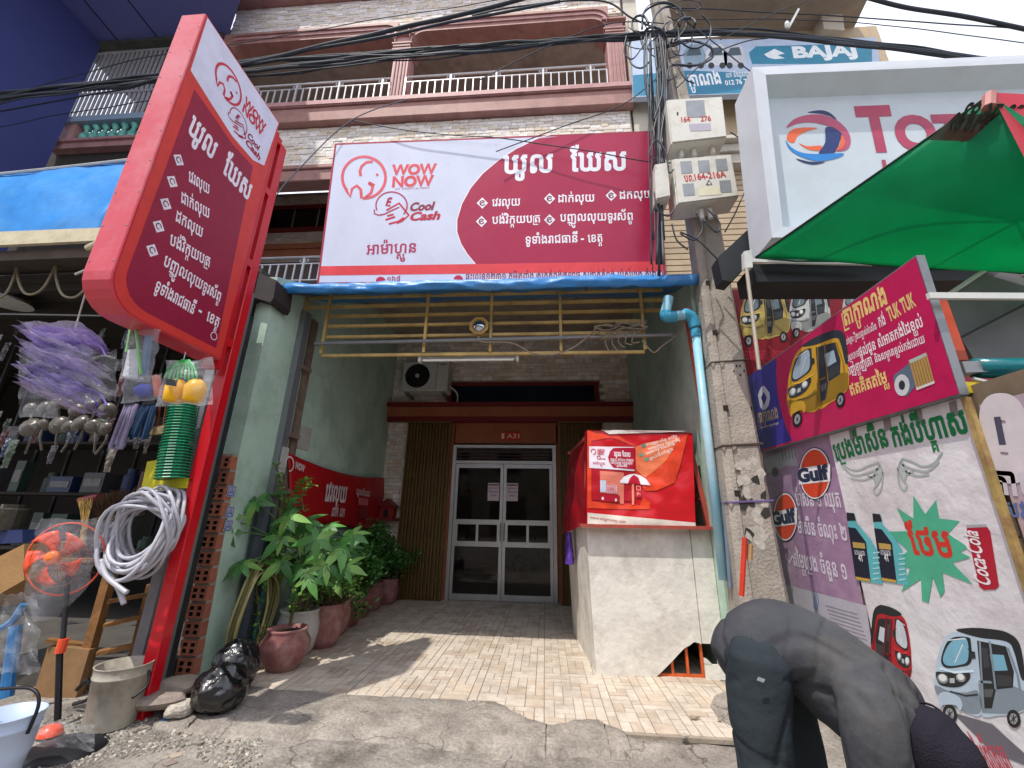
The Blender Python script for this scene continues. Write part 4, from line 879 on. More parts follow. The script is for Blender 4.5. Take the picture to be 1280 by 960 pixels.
for i, (a, b, s) in enumerate((((650, 225), (880, 160), 'ងាយស្រួល រហ័ស ទាន់ចិត្ត'), ((665, 255), (900, 185), 'មានសុវត្ថិភាព និងទំនុកចិត្ត'), ((650, 290), (860, 215), 'សេវាកម្ម ២៤ម៉ោង'), ((680, 330), (850, 255), 'គ្រប់ទីកន្លែង'))): K.text(s, zo(*a), zo(*b), .022, '#f4e4d8', 4, .01)
for (x, y) in ((628, 220), (610, 290), (650, 325)): K.fill([zo(x - 16, y - 8), zo(x + 14, y - 16), zo(x + 16, y + 8), zo(x - 12, y + 14)], '#6a9a88', 4, 'tick_box', 3)
K.fill([zo(*p) for p in [(205, 725), (600, 762), (1010, 800), (1014, 835), (560, 822), (205, 808)]], '#dcd2c8', 3, 'white_band'); K.text('www.wingmoney.com', zo(225, 770), zo(490, 805), .03, '#b06058', 4, .005, .3, latin=True)
K.fill([zo(*p) for p in [(310, 104), (960, 112), (800, 122), (520, 130), (370, 136), (340, 118)]], '#dcd4cc', 4, 'white_band', 10)
q = MB()
bag = MB().grid(lambda u, v: Vector((.27 + .05 * cos(2 * pi * u) * (1 - .5 * v) + .02 * nv((u * 4, v * 5, 0), 2), 5.0 + .1 * sin(2 * pi * u) * (1 - .4 * v), .82 + .33 * v)), 16, 12).build('plastic_bag', mat('purple_plastic', '#5a3a9c', rough=.3, var=.3, scale=18, bump=.5, bscale=20), label='small purple plastic bag hanging at the left side of the booth', cat='bag', smooth=True)
# ---- frames and pipes at the right front
MB().bar((1.5, 4.02, 3.42), (1.58, 3.98, .78), .05, .07).build('steel_upright', m_rfr, label='long brownish red steel upright leaning between booth and blue pipe', cat='upright')
m_pvc = mat('pale_blue_pvc', '#8fc4d8', rough=.35, var=.08, dirt=('#d8dcdc', .5, 2)); m_pvc2 = mat('blue_pvc_joint', '#3f9cc0', rough=.35, var=.08)
t = thing('drain_downpipe', 'pale blue plastic downpipe with bent elbow under the right end of the tarpaulin', 'pipe', (1.62, 3.95, 0))
A = [at(836, 372, y=3.9), at(832, 390, y=3.9), at(838, 396, y=3.9), at(858, 393, y=3.92), at(865, 398, y=3.93), at(869, 410, y=3.94)]
MB().tube([A[0], A[1]], .05, 12).build('inlet', m_pvc, t); MB().tube(spline([A[1], A[1] + Vector((0, 0, -.05)), A[2], A[2] + Vector((.05, 0, 0))], 5), .058, 12).build('elbow', m_pvc2, t, smooth=True)
MB().tube([A[2], A[3]], .05, 12).build('cross_pipe', m_pvc, t); MB().tube(spline([A[3] + Vector((-.03, 0, 0)), A[3], A[4], A[5]], 5), .058, 12).build('elbow', m_pvc2, t, smooth=True)
MB().tube([A[5], at(905, 725, y=3.96)], .042, 12).build('pipe', m_pvc, t, smooth=True)
MB().tube([A[5] + Vector((0, 0, -.02)), A[5] + Vector((0, 0, -.1))], .05, 12).build('collar', m_pvc2, t)
MB().tube([at(903, 600, y=3.9), at(913, 735, y=3.9)], .018, 8).build('conduit', mat('grey_pvc', '#6a7888', rough=.5), label='thin grey conduit beside the foot of the blue downpipe', cat='conduit')
q = MB(); q.bb((1.6, 3.8, .62), (1.78, 3.95, .86)); q.build('ornate_block', mat('carved_grey', '#5a5c58', rough=.8, var=.5, scale=40, bump=.8, bscale=40), label='small dark patterned block below the blue downpipe, left of the pole foot', cat='block')
q = MB(); q.bb((1.69, 3.78, .86), (1.74, 3.83, 1.0)); q.build('small_bottle', mat('cream_plastic', '#c8c0a8', rough=.4), label='small cream cap standing on the patterned block', cat='bottle')
MB().tube([at(931, 672, y=3.55), at(927, 745, y=3.55)], .02, 8).build('red_rod', mat('red_rod_paint', '#c43a28', rough=.4), label='short red rod tied to the lower part of the concrete pole', cat='rod')
MB().tube([at(938, 680, y=3.56), at(937, 700, y=3.56)], .022, 8).build('tan_cylinder', mat('tan_plastic', '#a8845c', rough=.5), label='small tan cylinder tied beside the red rod on the pole', cat='cylinder')
MB().bar(at(899, 545, y=3.92), at(903, 590, y=3.92), .06, .02).build('green_tape', mat('lime_tape', '#9cc43c', rough=.5), label='lime green tape wrapped round the pipes above the conduit', cat='tape')
# ================================================================ RIGHT SIDE
m_conc = mat('pole_concrete', '#a69e94', rough=.9, var=.16, scale=5, bump=.5, bscale=45, dirt=('#7b7269', .5, 3.5))
t = thing('utility_pole', 'tall square concrete utility pole crowded with cables, right of the entrance', 'utility pole', (1.74, 3.9, 0))
q = MB(); lev = [(-.1, 1.74, .43), (.9, 1.73, .365), (2.1, 1.735, .325), (4.2, 1.735, .29), (6.2, 1.66, .22), (8.4, 1.57, .18)]
def ring(z, x, w_):
    h = w_ / 2; c = h * .22; d = h * .8
    return [Vector((x + a, 3.9 + b, z)) for a, b in ((-h, -d + c), (-h + c, -d), (-h * .55, -d), (-h * .5, -d + .02), (-h * .3, -d + .02), (-h * .25, -d), (h - c, -d), (h, -d + c), (h, d - c), (h - c, d), (-h + c, d), (-h, d - c))]
rg_ = [ring(*l) for l in lev]; nk = 12
q.add([v for r_ in rg_ for v in r_], [(j * nk + i, j * nk + (i + 1) % nk, (j + 1) * nk + (i + 1) % nk, (j + 1) * nk + i) for j in range(len(lev) - 1) for i in range(nk)] + [tuple((len(lev) - 1) * nk + i for i in range(nk))]); q.build('shaft', m_conc, t)
def pole_w(z):
    for (a, x0, w0), (b, x1, w1) in zip(lev, lev[1:]):
        if a <= z <= b: k = (z - a) / (b - a); return x0 + (x1 - x0) * k, w0 + (w1 - w0) * k
    return 1.6, .2
m_hole2 = mat('pole_hole', '#2c2722', rough=1)
q = MB()
for z in (1.5, 2.25, 3.0, 3.55, 4.6): x, w_ = pole_w(z); q.bb((x - w_ * .36, 3.9 - w_ * .4 - .003, z), (x - w_ * .22, 3.9 - w_ * .4 + .02, z + .05))
for (dx, dz_) in ((.0, .0), (.03, .05), (.06, .05), (.09, 0), (.05, -.04), (.1, -.35), (.1, -.37)): q.bb((1.76 + dx, 3.765, 2.62 + dz_), (1.768 + dx, 3.79, 2.64 + dz_))
q.build('climbing_holes', m_hole2, t, kind='stuff')
for i, z in enumerate((1.93, 1.45, 2.72)):
    x, w_ = pole_w(z); h = w_ / 2 + .004; d = h * .8
    MB().tube([(x - h, 3.9 - d, z), (x + h, 3.9 - d, z + .02), (x + h, 3.9 + d, z), (x - h, 3.9 + d, z)], .009 if i else .012, 5, closed=True).build('tie_band', mat('dark_strap', '#4a4038', rough=.7) if i != 1 else mat('violet_strap', '#6a5a8c', rough=.5), t)
q = MB()
rg = random.Random(9)
for k in range(26):
    z = rg.uniform(1.1, 1.85); x, w_ = pole_w(z); a = x + rg.uniform(-.2, .36) * w_; q.slab([(a + (.02 + .04 * rg.random()) * cos(j * 1.05), 3.9 - w_ * .4 - .0015 - k * .00004, z + (.02 + .05 * rg.random()) * sin(j * 1.05)) for j in range(6)], (0, .001, 0), rg.choice((0, 0, 0, 1)))
q.build('poster_scraps', [mat('paper_scrap', '#b8b2a8', rough=.9, var=.25, scale=30), mat('black_paint', '#34322f', rough=.8)], t, kind='stuff')
# meter boxes
m_box = mat('meter_box_paint', '#cfcdc4', rough=.5, var=.08, dirt=('#9a937f', .5, 6))
def meter(ptsf, yd, label, name='meter_box'):
    """ptsf: four pixel corners of the front face TL TR BR BL at depth y0, box goes back by yd"""
    y0 = 3.5; F = PX(ptsf, y=y0); c = sum(F, Vector()) / 4; t = thing(name, label, 'meter box', (c.x, y0, F[3].z), 'meter boxes on the concrete pole')
    MB().slab(F, (0, yd, 0)).build('casing', m_box, t, bevel=.008)
    b = Board(F[3] + Vector((0, -.006, 0)), F[2] - F[3], F[0] - F[3], t); 
    lid = MB().slab([b.W(*b.L(*p), 0) for p in [(lambda a, k: (a[0] + (k[0] - a[0]) * .04, a[1] + (k[1] - a[1]) * .04))(p, (sum(q[0] for q in ptsf) / 4, sum(q[1] for q in ptsf) / 4)) for p in ptsf]], (0, -.012, 0)).build('lid', m_box, t, bevel=.003)
    b.O = b.O + Vector((0, -.014, 0)); b.parent = lid; return t, b
m_mg = mat('meter_glass', '#8a8f94', rough=.12, var=.15, spec=.6)
t, b = meter([(833, 125), (903, 121), (909, 172), (839, 180)], .22, 'upper white meter box on the pole with one grey window and 164-276 in red')
b.poly([(857, 126), (880, 125), (882, 146), (859, 147)], m_mg, 1, 'meter_window'); b.poly([(861, 155), (888, 154), (889, 163), (863, 164)], flat('#a8a4b0'), 1, 'plate')
b.text('164', (852, 152.5), (863, 152), .07, '#b83038', 2, .02, latin=True); b.text('276', (876, 151.5), (889, 151), .07, '#b83038', 2, .02, latin=True); b.poly([(846, 140), (848, 140), (848, 144), (846, 144)], m_black, 2, 'keyhole')
q = MB()
for px_, py_ in ((851, 188), (867, 187), (890, 184)): p = at(px_, py_, y=3.6); q.tube([p, p + Vector((0, 0, -.09))], .025, 8)
q.build('cable_glands', m_box, t, kind='stuff')
t, b = meter([(840, 199), (914, 193), (924, 246), (846, 256)], .24, 'lower white meter box on the pole with four grey windows and 164-216A in red')
for (x, y) in ((850, 202), (872, 201), (894, 199), (853, 230), (899, 226)): b.poly([(x, y), (x + 14, y - 1), (x + 16, y + 14), (x + 2, y + 15)], m_mg, 1, 'meter_window')
b.poly([(872, 235), (900, 232), (902, 243), (874, 245)], flat('#cfcbb0'), 1, 'plate'); b.strokes([[(883, 231), (886, 225), (890, 230.5), (883, 231)]], .01, '#303030', 2, 'warning_mark')
b.text('បព.', (856, 227), (868, 226), .075, '#b83038', 2, .02); b.text('164-216A', (869, 225), (908, 221), .075, '#b83038', 2, .02, latin=True)
q = MB()
for px_, py_ in ((876, 262), (887, 261)): p = at(px_, py_, y=3.6); q.tube([p, p + Vector((0, 0, -.12))], .025, 8)
q.build('cable_glands', m_box, t, kind='stuff')
t, b = meter([(818, 206), (834, 203), (838, 246), (820, 250)], .2, 'small white junction box half hidden left of the lower meter box')
# neighbour building on the right
m_beige = mat('beige_shutter', '#b8a488', rough=.7, var=.12, dirt=('#7c6850', .4, 3)); m_cream = mat('cream_column', '#c9c2b4', rough=.8, var=.14, bump=.3, dirt=('#8a8272', .6, 3))
nb = thing('neighbour_building', 'beige and cream neighbouring building behind the pole on the right', 'building', (4, 6.4, 0))
MB().bb((1.7, 5.95, 0), (12, 6.2, 7.35)).build('wall', m_beige, nb)
q = MB()
for k in range(30): q.bb((1.95, 5.93, 4.0 + k * .11), (9, 5.95, 4.09 + k * .11))
q.build('shutter_slats', m_beige, nb, kind='stuff')
q = MB(); q.bb((1.66, 5.84, 4.9), (1.93, 6.1, 12.6)); q.bb((1.63, 5.8, 7.25), (1.98, 6.1, 7.6)); q.build('column', m_cream, nb, bevel=.01)
q = MB(); q.bb((1.93, 5.7, 7.25), (12, 6.1, 7.42)); q.bb((1.93, 5.6, 7.42), (12, 6.1, 7.5)); q.bb((1.93, 5.75, 7.05), (12, 6.1, 7.25)); q.build('cornice', m_cream, nb, bevel=.01)
MB().bb((1.93, 5.95, 7.5), (6.4, 6.3, 10.4)).build('upper_wall', m_beige, nb)
so_ = PX([(838, 46), (1066, 38), (1087, -6), (1110, -50), (820, -50)], z=10.4); MB().slab(so_, (0, 0, .3)).build('roof_soffit', mat('brown_soffit', '#978c80', rough=.8, var=.12), nb)
MB().slab(PX([(1030, 36), (1056, 38), (1048, -20), (1020, -20)], y=5.7), (0, .25, 0)).build('white_column', m_cream, nb)
# sign of the neighbour
t = thing('dealer_signboard', 'blue and white signboard with white lettering fixed high behind the pole', 'signboard', (3.8, 5.6, 7.7))
YJ = 5.55; C4 = PX([(792, 121), (1104, 112), (1096, 47), (789, 50)], y=YJ); b = Board(C4[0], C4[1] - C4[0], C4[3] - C4[0], t)
MB().slab(C4, (0, .1, 0)).build('panel', flat('#b4c4dc'), t)
b.poly([(792, 120), (945, 116), (945, 92), (905, 90), (860, 88), (791, 94)], '#2a7ea0', 1, 'blue_field'); b.poly([(936, 66), (945, 58), (1085, 54), (1090, 60), (1090, 80), (940, 80)], '#2482a0', 1, 'blue_field')
b.text('BAJAJ', (992, 72), (1072, 69), .26, '#e8eef0', 2, .05, latin=True); b.poly([(955, 68), (968, 61), (981, 67), (972, 69), (981, 73), (968, 74), (960, 72)], '#e8eef0', 2, 'emblem')
b.text('ក្បាណង', (862, 108), (902, 104), .26, '#f0f2f4', 2, .03); b.text('លក់ និងជួសជុល', (908, 97), (940, 95), .1, '#f0f2f4', 2, .01); b.text('012 76 72', (907, 106.5), (938, 104), .11, '#f0f2f4', 2, .03, latin=True)
for k, (x, c_) in enumerate(((868, '#8fa4b4'), (895, '#d8dce0'), (918, '#c8ccd4'), (830, '#9cb4c8'))):
    b.poly([(x - 12, 82), (x - 14, 66), (x - 6, 56), (x + 8, 55), (x + 14, 68), (x + 14, 82)], c_, 2, 'vehicle_picture'); b.poly([(x - 10, 70), (x - 5, 60), (x + 6, 59), (x + 9, 69)], '#4c5c68', 3, 'vehicle_picture'); b.poly(arc(x - 6, 82, 4, 4, n=10), '#2c3034', 3, 'vehicle_picture'); b.poly(arc(x + 8, 82, 4, 4, n=10), '#2c3034', 3, 'vehicle_picture')
t = thing('round_wall_vent', 'small round grey vent on the beige wall right of the upper meter box', 'vent', at(912, 183, y=5.9))
c = at(912, 183, y=5.93); R90 = Matrix.Rotation(pi / 2, 3, 'X')
MB().lathe([(.15, 0), (.14, .05), (.1, .06), (.1, .03), (.04, .03), (.03, .06), (0, .06)], c, 20, R90, cap=False).build('rim', m_steel, t, smooth=False)
# fuel brand light box
m_lb = mat('lightbox_white', '#c6d2da', rough=.35, var=.04, dirt=('#b8bcc0', .4, 2)); m_lbs = mat('lightbox_edge', '#c8ced6', rough=.4, var=.05)
t = thing('fuel_light_box', 'large white framed light box with a coloured globe logo, partly behind the green canopy', 'light box', (3.4, 2.95, 3.5))
YT = 2.9; TL = at(940, 84, y=YT - .1); BL = at(965, 297, y=YT + .03); TR = TL + Vector((3.6, .1, .05)); BR = BL + Vector((3.7, .1, .02))
def ins(d): return [BL + Vector((d, 0, d)), BR + Vector((-d, 0, d)), TR + Vector((-d, 0, -d)), TL + Vector((d, 0, -d))]
o_ = ins(0); i_ = ins(.10); dp = Vector((0, .16, 0)); i2 = [p + dp for p in ins(.19)]
q = MB(); q.add(o_ + i_, [(0, 1, 5, 4), (1, 2, 6, 5), (2, 3, 7, 6), (3, 0, 4, 7)]); q.add(o_ + [p + dp * 2.2 for p in o_], [(0, 1, 5, 4), (1, 2, 6, 5), (2, 3, 7, 6), (3, 0, 4, 7), (4, 5, 6, 7)]); q.build('frame', m_lbs, t)
q = MB(); q.add(i_ + i2, [(0, 1, 5, 4), (1, 2, 6, 5), (2, 3, 7, 6), (3, 0, 4, 7)]); q.build('inner_lip', m_lb, t)
q = MB(); q.add(i2, [(0, 1, 2, 3)]); q.build('face', m_lb, t)
b = Board(i2[0], i2[1] - i2[0], i2[3] - i2[0], t); z3 = lambda pts: [(900 + x / 3.2, y / 3.2) for x, y in pts]
b.poly(z3([(265, 512), (295, 478), (350, 460), (410, 460), (460, 478), (500, 510), (521, 550), (518, 585), (497, 603), (462, 604), (490, 590), (497, 560), (485, 535), (455, 512), (410, 498), (360, 490), (310, 495)]), '#b85070', 3, 'globe_logo', soft=True)
b.poly(z3([(350, 450), (400, 441), (440, 452), (468, 480), (440, 465), (400, 455)]), '#1c2c60', 2, 'globe_logo', soft=True); b.poly(z3([(425, 508), (482, 530), (480, 560), (455, 614), (395, 616), (420, 570)]), '#1c3470', 3, 'globe_logo', soft=True)
b.poly(z3([(268, 560), (275, 530), (310, 512), (390, 512), (350, 525), (310, 545), (295, 572)]), '#e8683c', 2, 'globe_logo', soft=True); b.poly(z3([(315, 573), (350, 585), (405, 583), (398, 603), (350, 597)]), '#e8683c', 2, 'globe_logo', soft=True); b.poly(z3([(485, 540), (500, 565), (490, 590), (462, 604), (480, 575)]), '#e8683c', 4, 'globe_logo', soft=True)
b.poly(z3([(262, 560), (285, 590), (330, 612), (400, 617), (455, 614), (495, 615), (470, 632), (400, 645), (335, 632), (280, 600)]), '#2484d4', 4, 'globe_logo', soft=True); b.poly(z3([(305, 635), (360, 647), (420, 648), (375, 659), (330, 650)]), '#1c2c60', 3, 'globe_logo', soft=True)
b.text('T', (1078.5, 187.5), (1124, 186), .43, '#b03a5c', 2, .05, latin=True); b.text('OTAL', (1123, 187), (1290, 183), .33, '#b03a5c', 2, .05, latin=True); b.text('l', (1104, 213), (1109, 213), .1, '#b03a5c', 2, .04, latin=True)
# green canopy
def trans_mat(name, col, k=.5, var=.1):
    m = mat(name, col, rough=.5, var=var, scale=3, bump=.2, bscale=5); N = m.node_tree.nodes; L_ = m.node_tree.links.new; p = N['Principled BSDF']
    tr = N.new('ShaderNodeBsdfTranslucent'); mxs = N.new('ShaderNodeMixShader'); mxs.inputs[0].default_value = k; o = [x for x in N if x.type == 'OUTPUT_MATERIAL'][0]
    src = p.inputs['Base Color'].links[0].from_socket; L_(src, tr.inputs['Color']); L_(p.outputs[0], mxs.inputs[1]); L_(tr.outputs[0], mxs.inputs[2]); L_(mxs.outputs[0], o.inputs['Surface']); return m
m_gcan = trans_mat('green_canvas', '#1cae7c', .7)
t = thing('green_canopy', 'dark green canvas canopy seen from below, slanting across the white light box', 'canopy', (3, 2.4, 3.2))
A_ = at(944, 322, y=2.84); B_ = at(1237, 119, y=1.95); C_ = at(1420, 235, y=1.7); D_ = at(1420, 350, y=2.6)
MB().grid(lambda u, v: A_.lerp(D_, u).lerp(A_.lerp(B_, 1).lerp(C_, u), v) + Vector((0, 0, -.05 * sin(pi * u) * sin(pi * v) + .01 * nv((u * 3, v * 3, 0), 1))), 24, 24).build('canvas', m_gcan, t, smooth=True, fix=False, thick=.004)
MB().tube([A_, B_], .008, 6).build('edge_pole', m_black, t)
for u0, u1 in ((.18, .0), (.5, .0), (.8, .0)): MB().tube([A_.lerp(D_, u0) + Vector((0, 0, .03)), B_ + Vector((.02, 0, .0))], .006, 5).build('rib', m_black, t)
MB().tube([A_.lerp(D_, k / 8) + Vector((0, 0, -.012 * sin(k * 2.1))) for k in range(9)], .007, 5).build('hem', mat('dark_green_hem', '#0c4a34', rough=.7), t); MB().tube([B_, B_ + Vector((-.06, -.02, -.12))], .03, 8).build('end_cap', mat('rusty_pink', '#a87068', rough=.6), t)
E_ = at(1500, 130, y=1.8); MB().add([B_ + Vector((0, -.01, .01)), at(1282, 200, y=1.86), at(1420, 260, y=1.8), E_], [(0, 1, 2, 3)]).build('red_panel', trans_mat('red_canvas', '#e0485a', .5), t, fix=False)
G4 = [at(1163, 173, y=2.2), at(1236, 178, y=2.15), at(1270, 150, y=2.0), at(1190, 140, y=2.0)]
v_ = (at(1163, 175, y=2.27) - CAM)
nrm = (D_ - A_).cross(B_ - A_).normalized()
class PB(Board): pass
gb = Board(A_, D_ - A_, B_ - A_, t); gb.gap = .004; gb.O = gb.O + gb.N * .12
gb.poly([(1160, 175), (1236, 178), (1270, 152), (1262, 144), (1196, 142)], mat('grey_print_patch', '#4c544c', rough=.6), 1, 'printed_patch')
def mirror_text(bd, s, a, b_, h, col):
    V, F, wd_ = khtext(s, .03); x1 = max(q[0] for q in V); a = Vector(bd.L(*a)); b_ = Vector(bd.L(*b_)); d = b_ - a; L = d.length; d.normalize(); e = Vector((-d.y, d.x)); e = e if e.y > 0 else -e
    m = MB(); m.add([bd.W(*(a + d * ((x1 - x) / x1 * L) + e * (y / .688 * h)), 2) for x, y, z_ in V], F); m.build('lettering', flat(col), bd.parent, fix=False)
mirror_text(gb, '92 76 93', (1196, 152), (1266, 156), .09, '#1e2a24'); mirror_text(gb, '93 08 16 69', (1182, 164), (1258, 166), .09, '#1e2a24'); mirror_text(gb, 'ម៉ាស៊ីនត្រជាក់', (1178, 173), (1240, 174), .05, '#5a3c34')
t = thing('awning_arm', 'dark folded awning cassette with a white bracket below the white light box', 'awning arm', at(930, 300, y=3.2))
q = MB(); q.slab(PX([(897, 322), (955, 268), (962, 275), (963, 300), (914, 352), (903, 350)], y=3.3), (0, .15, 0)); q.slab(PX([(940, 330), (1290, 326), (1290, 350), (945, 352)], y=3.2), (0, .3, .0)); q.build('cassette', mat('dark_awning', '#1e2428', rough=.6, var=.2), t)
q = MB(); q.slab(PX([(930, 314), (940, 312), (941, 334), (931, 335)], y=3.1), (0, .05, 0)); q.bar(at(940, 326, y=3.1), at(1090, 330, y=3.1), .02, .03); q.build('bracket', m_wsteel, t)
MB().tube([at(933, 335, y=3.08), at(949, 462, y=3.08)], .014, 6).build('crank_rod', mat('beige_rod', '#a8a090', rough=.5), t)
MB().tube([at(944, 290, y=4.2), at(955, 160, y=4.2)], .022, 6).build('wall_pole', mat('beige_rod', '#a8a090'), label='thin beige pole standing left of the white light box', cat='pole')
# vehicle banner in the shade behind the boards
def tuktuk(b, f, body, glass, k=3, dark='#20242a', shade=None):
    """three wheeler traced in a 100 x 120 box, f maps box units to pixels"""
    P_ = lambda pts, c, kk, n='vehicle_picture', so=False: b.poly([f(*p) for p in pts], c, kk, n, soft=so)
    S_ = lambda ls, c, kk, w_=.008: b.strokes([[f(*p) for p in l] for l in ls], w_, c, kk, 'vehicle_picture')
    h = [int(body.strip('#')[i:i + 2], 16) for i in (0, 2, 4)]; sh = shade or '#%02x%02x%02x' % tuple(int(v * .72) for v in h); hi = '#%02x%02x%02x' % tuple(min(255, int(v * 1.12 + 14)) for v in h)
    P_([(4, 78), (5, 62), (7, 44), (14, 20), (23, 9), (38, 5), (46, 8), (48, 40), (52, 100), (40, 106), (28, 100), (20, 96), (8, 90)], body, k, so=True)
    P_([(40, 6), (70, 3), (86, 12), (92, 40), (96, 66), (95, 88), (84, 96), (70, 101), (50, 102), (48, 40)], body, k + .3, so=True)
    P_([(48, 66), (60, 70), (84, 62), (95, 66), (95, 88), (82, 97), (52, 102)], sh, k + .6); P_([(5, 78), (20, 82), (36, 80), (48, 76), (51, 100), (38, 105), (22, 98), (8, 90)], sh, k + .6, so=True)
    P_([(26, 6), (40, 0), (60, -3), (78, -2), (90, 10), (95, 48), (91, 50), (84, 20), (76, 9), (48, 10)], dark, k + 1, so=True)
    P_([(47, 14), (76, 15), (84, 44), (83, 64), (66, 70), (62, 94), (53, 96), (49, 42)], dark, k + 1)
    P_([(11, 46), (16, 25), (24, 15), (38, 12), (41, 18), (41, 42), (30, 50), (16, 54)], dark, k + 1.5, so=True); P_([(13, 44), (18, 27), (26, 17), (37, 15), (38, 40), (29, 48), (17, 51)], glass, k + 2, so=True)
    P_([(60, 28), (74, 26), (78, 44), (63, 48)], glass, k + 2); P_([(52, 22), (58, 21), (60, 44), (54, 46)], '#3a4048', k + 2); P_([(54, 72), (64, 70), (62, 80), (55, 82)], '#55585c', k + 2); P_([(66, 52), (82, 50), (83, 62), (68, 66)], '#383c40', k + 2)
    S_([[(50, 14), (52, 60), (54, 98)], [(49, 64), (62, 62)], [(78, 16), (88, 48), (90, 64)], [(60, 12), (66, 70)]], sh, k + 2.5, .010)
    S_([[(25, 46), (33, 22)], [(18, 20), (36, 14)]], '#dfe6ea', k + 2.6, .005); S_([[(10, 56), (24, 58), (44, 52)]], hi, k + 2.5, .010); S_([[(20, 82), (36, 84), (48, 80)]], dark, k + 2.5, .006)
    P_([(6, 62), (14, 60), (24, 58), (38, 54), (40, 62), (32, 73), (20, 77), (9, 75)], dark, k + 2, so=True)
    P_(arc(13, 68, 5.5, 6, n=14), '#8c9498', k + 2.6); P_(arc(13, 67, 4, 4.4, n=14), '#e4e8e6', k + 3); P_(arc(31, 63, 5, 5.4, n=14), '#8c9498', k + 2.6); P_(arc(31, 62, 3.5, 4, n=12), '#e4e8e6', k + 3)
    P_([(20, 66), (25, 65), (25, 71), (20, 72)], '#b8bcc0', k + 3); P_([(40, 30), (45, 28), (46, 36), (41, 38)], '#2c3034', k + 3); S_([[(38, 26), (44, 30)]], '#2c3034', k + 3, .006)
    P_([(8, 92), (14, 84), (28, 86), (33, 96), (30, 104), (26, 98), (14, 100), (11, 104)], body, k + 3.5, so=True)
    for cx, cy, r_ in ((20, 110, 9), (84, 102, 8.5)): P_(arc(cx, cy, r_ * .8, r_ * 1.3, n=20), '#1c1e20', k + 2.9); P_(arc(cx, cy, r_ * .48, r_ * .8, n=16), '#9ca0a4', k + 3); S_([[(cx - 3, cy - 4), (cx + 3, cy + 4)], [(cx + 3, cy - 4), (cx - 3, cy + 4)], [(cx, cy - 6), (cx, cy + 6)]], '#4c5054', k + 3.2, .005); P_(arc(cx, cy, 1.4, 2.2, n=8), '#303438', k + 3.4)
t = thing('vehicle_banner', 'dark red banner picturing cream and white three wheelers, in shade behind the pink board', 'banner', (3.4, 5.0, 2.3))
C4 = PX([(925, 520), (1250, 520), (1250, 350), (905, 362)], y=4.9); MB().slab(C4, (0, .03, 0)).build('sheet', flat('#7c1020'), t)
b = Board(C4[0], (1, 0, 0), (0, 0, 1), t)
for (ox, oy, sx_, sy_, cc) in ((922, 358, .68, .62, '#b8a45c'), (984, 355, .56, .56, '#b8bcbc'), (1050, 352, .56, .56, '#a8acac')):
    tuktuk(b, (lambda ox, oy, sx_, sy_: lambda x, y: (ox + x * sx_, oy + y * sy_))(ox, oy, sx_, sy_), cc, '#6c7c84')
b.text('មានលក់គ្រឿងបន្លាស់', (930, 450), (990, 450), .12, '#b03048', 3); b.text('TUKTUK', (1165, 362), (1190, 362), .1, '#c03048', 3, latin=True)
# backing wall for the posters
m_back = mat('poster_backing', '#7a6a58', rough=.85, var=.2)
XB = 2.15
t = thing('hoarding', 'wooden hoarding wall that carries the oil and gas posters on the right', 'hoarding', (2.25, 3.2, 0))
MB().bb((XB + .02, 1.5, .1), (XB + .06, 4.3, 1.98)).build('panel', m_back, t)
q = MB()
for y in (1.55, 2.2, 3.3, 4.25): q.bb((XB + .06, y - .03, -.04), (XB + .12, y + .03, 1.98))
q.build('stud_posts', m_back, t)
MB().bb((XB - .0, 1.5, .1), (XB + .02, 4.28, .16)).build('yellow_skirting', mat('yellow_paint', '#c8b020', rough=.5, var=.2), t)
q = MB(); p1 = at(1207, 497, x=XB - .02); q.bar(p1, (XB - .02, p1.y, .1), .025, .03); q.build('yellow_batten', mat('aged_yellow_batten', '#a89058', rough=.7, var=.3, dirt=('#6a3c3c', .6, 8)), t)
class XBd(Board): pass
def xboard(x, parent): return Board((x, 4.0, 0), (0, -1, 0), (0, 0, 1), parent)
# mauve poster
t = thing('mauve_oil_poster', 'mauve poster with two orange and white round Gulf badges beside the pole', 'poster', (XB, 3.7, .5))
b = xboard(XB + .004, t)
def sheet(b, pts, col, name='sheet', n=26, amp=.001, bump=.25):
    P2 = [b.L(*p) for p in pts]; m = MB()
    def f(u, v):
        a = Vector(P2[3]).lerp(Vector(P2[2]), u); c2 = Vector(P2[0]).lerp(Vector(P2[1]), u); p = a.lerp(c2, v); w_ = b.W(p.x, p.y, 0); return w_ + b.N * (amp * nv(w_, 6) - amp)
    m.grid(f, n, n).build(name, col, b.parent, smooth=True, fix=False)
sheet(b, [(952, 560), (1040, 540), (1098, 860), (985, 900)], mat('mauve_print', '#9c7c9c', rough=.5, var=.1, bump=.25, bscale=10, dirt=('#b8a4b4', .5, 3)))
b.poly([(979, 730), (1083, 757), (1098, 860), (990, 900)], '#b4b0bc', 1)
def gulf(b, cx, cy, rx, ry, ph, k=3):
    b.poly(arc(cx, cy, rx + 1.6, ry + 2, n=30), '#2c3450', k, 'badge_rim'); b.poly(arc(cx, cy, rx + .4, ry + .8, n=30), '#e8e4ea', k + 1, 'badge_white'); b.poly(arc(cx, cy, rx - 1, ry - 1, n=30), '#d8482c', k + 2, 'badge_orange')
    b.poly([(cx - rx - .5, cy - ry * .28 + 2), (cx + rx + .5, cy - ry * .36 - 1), (cx + rx + .5, cy + ry * .34 - 1), (cx - rx - .5, cy + ry * .38 + 2)], '#ece8ec', k + 3, 'badge_band')
    b.text('Gulf', (cx - rx - 1, cy + ry * .26 + 2.5), (cx + rx + .5, cy + ry * .2 - .5), ph, '#2a3350', k + 4, .06, latin=True)
gulf(b, 1019, 592, 19, 31, .1); gulf(b, 982, 646, 14.5, 29, .105)
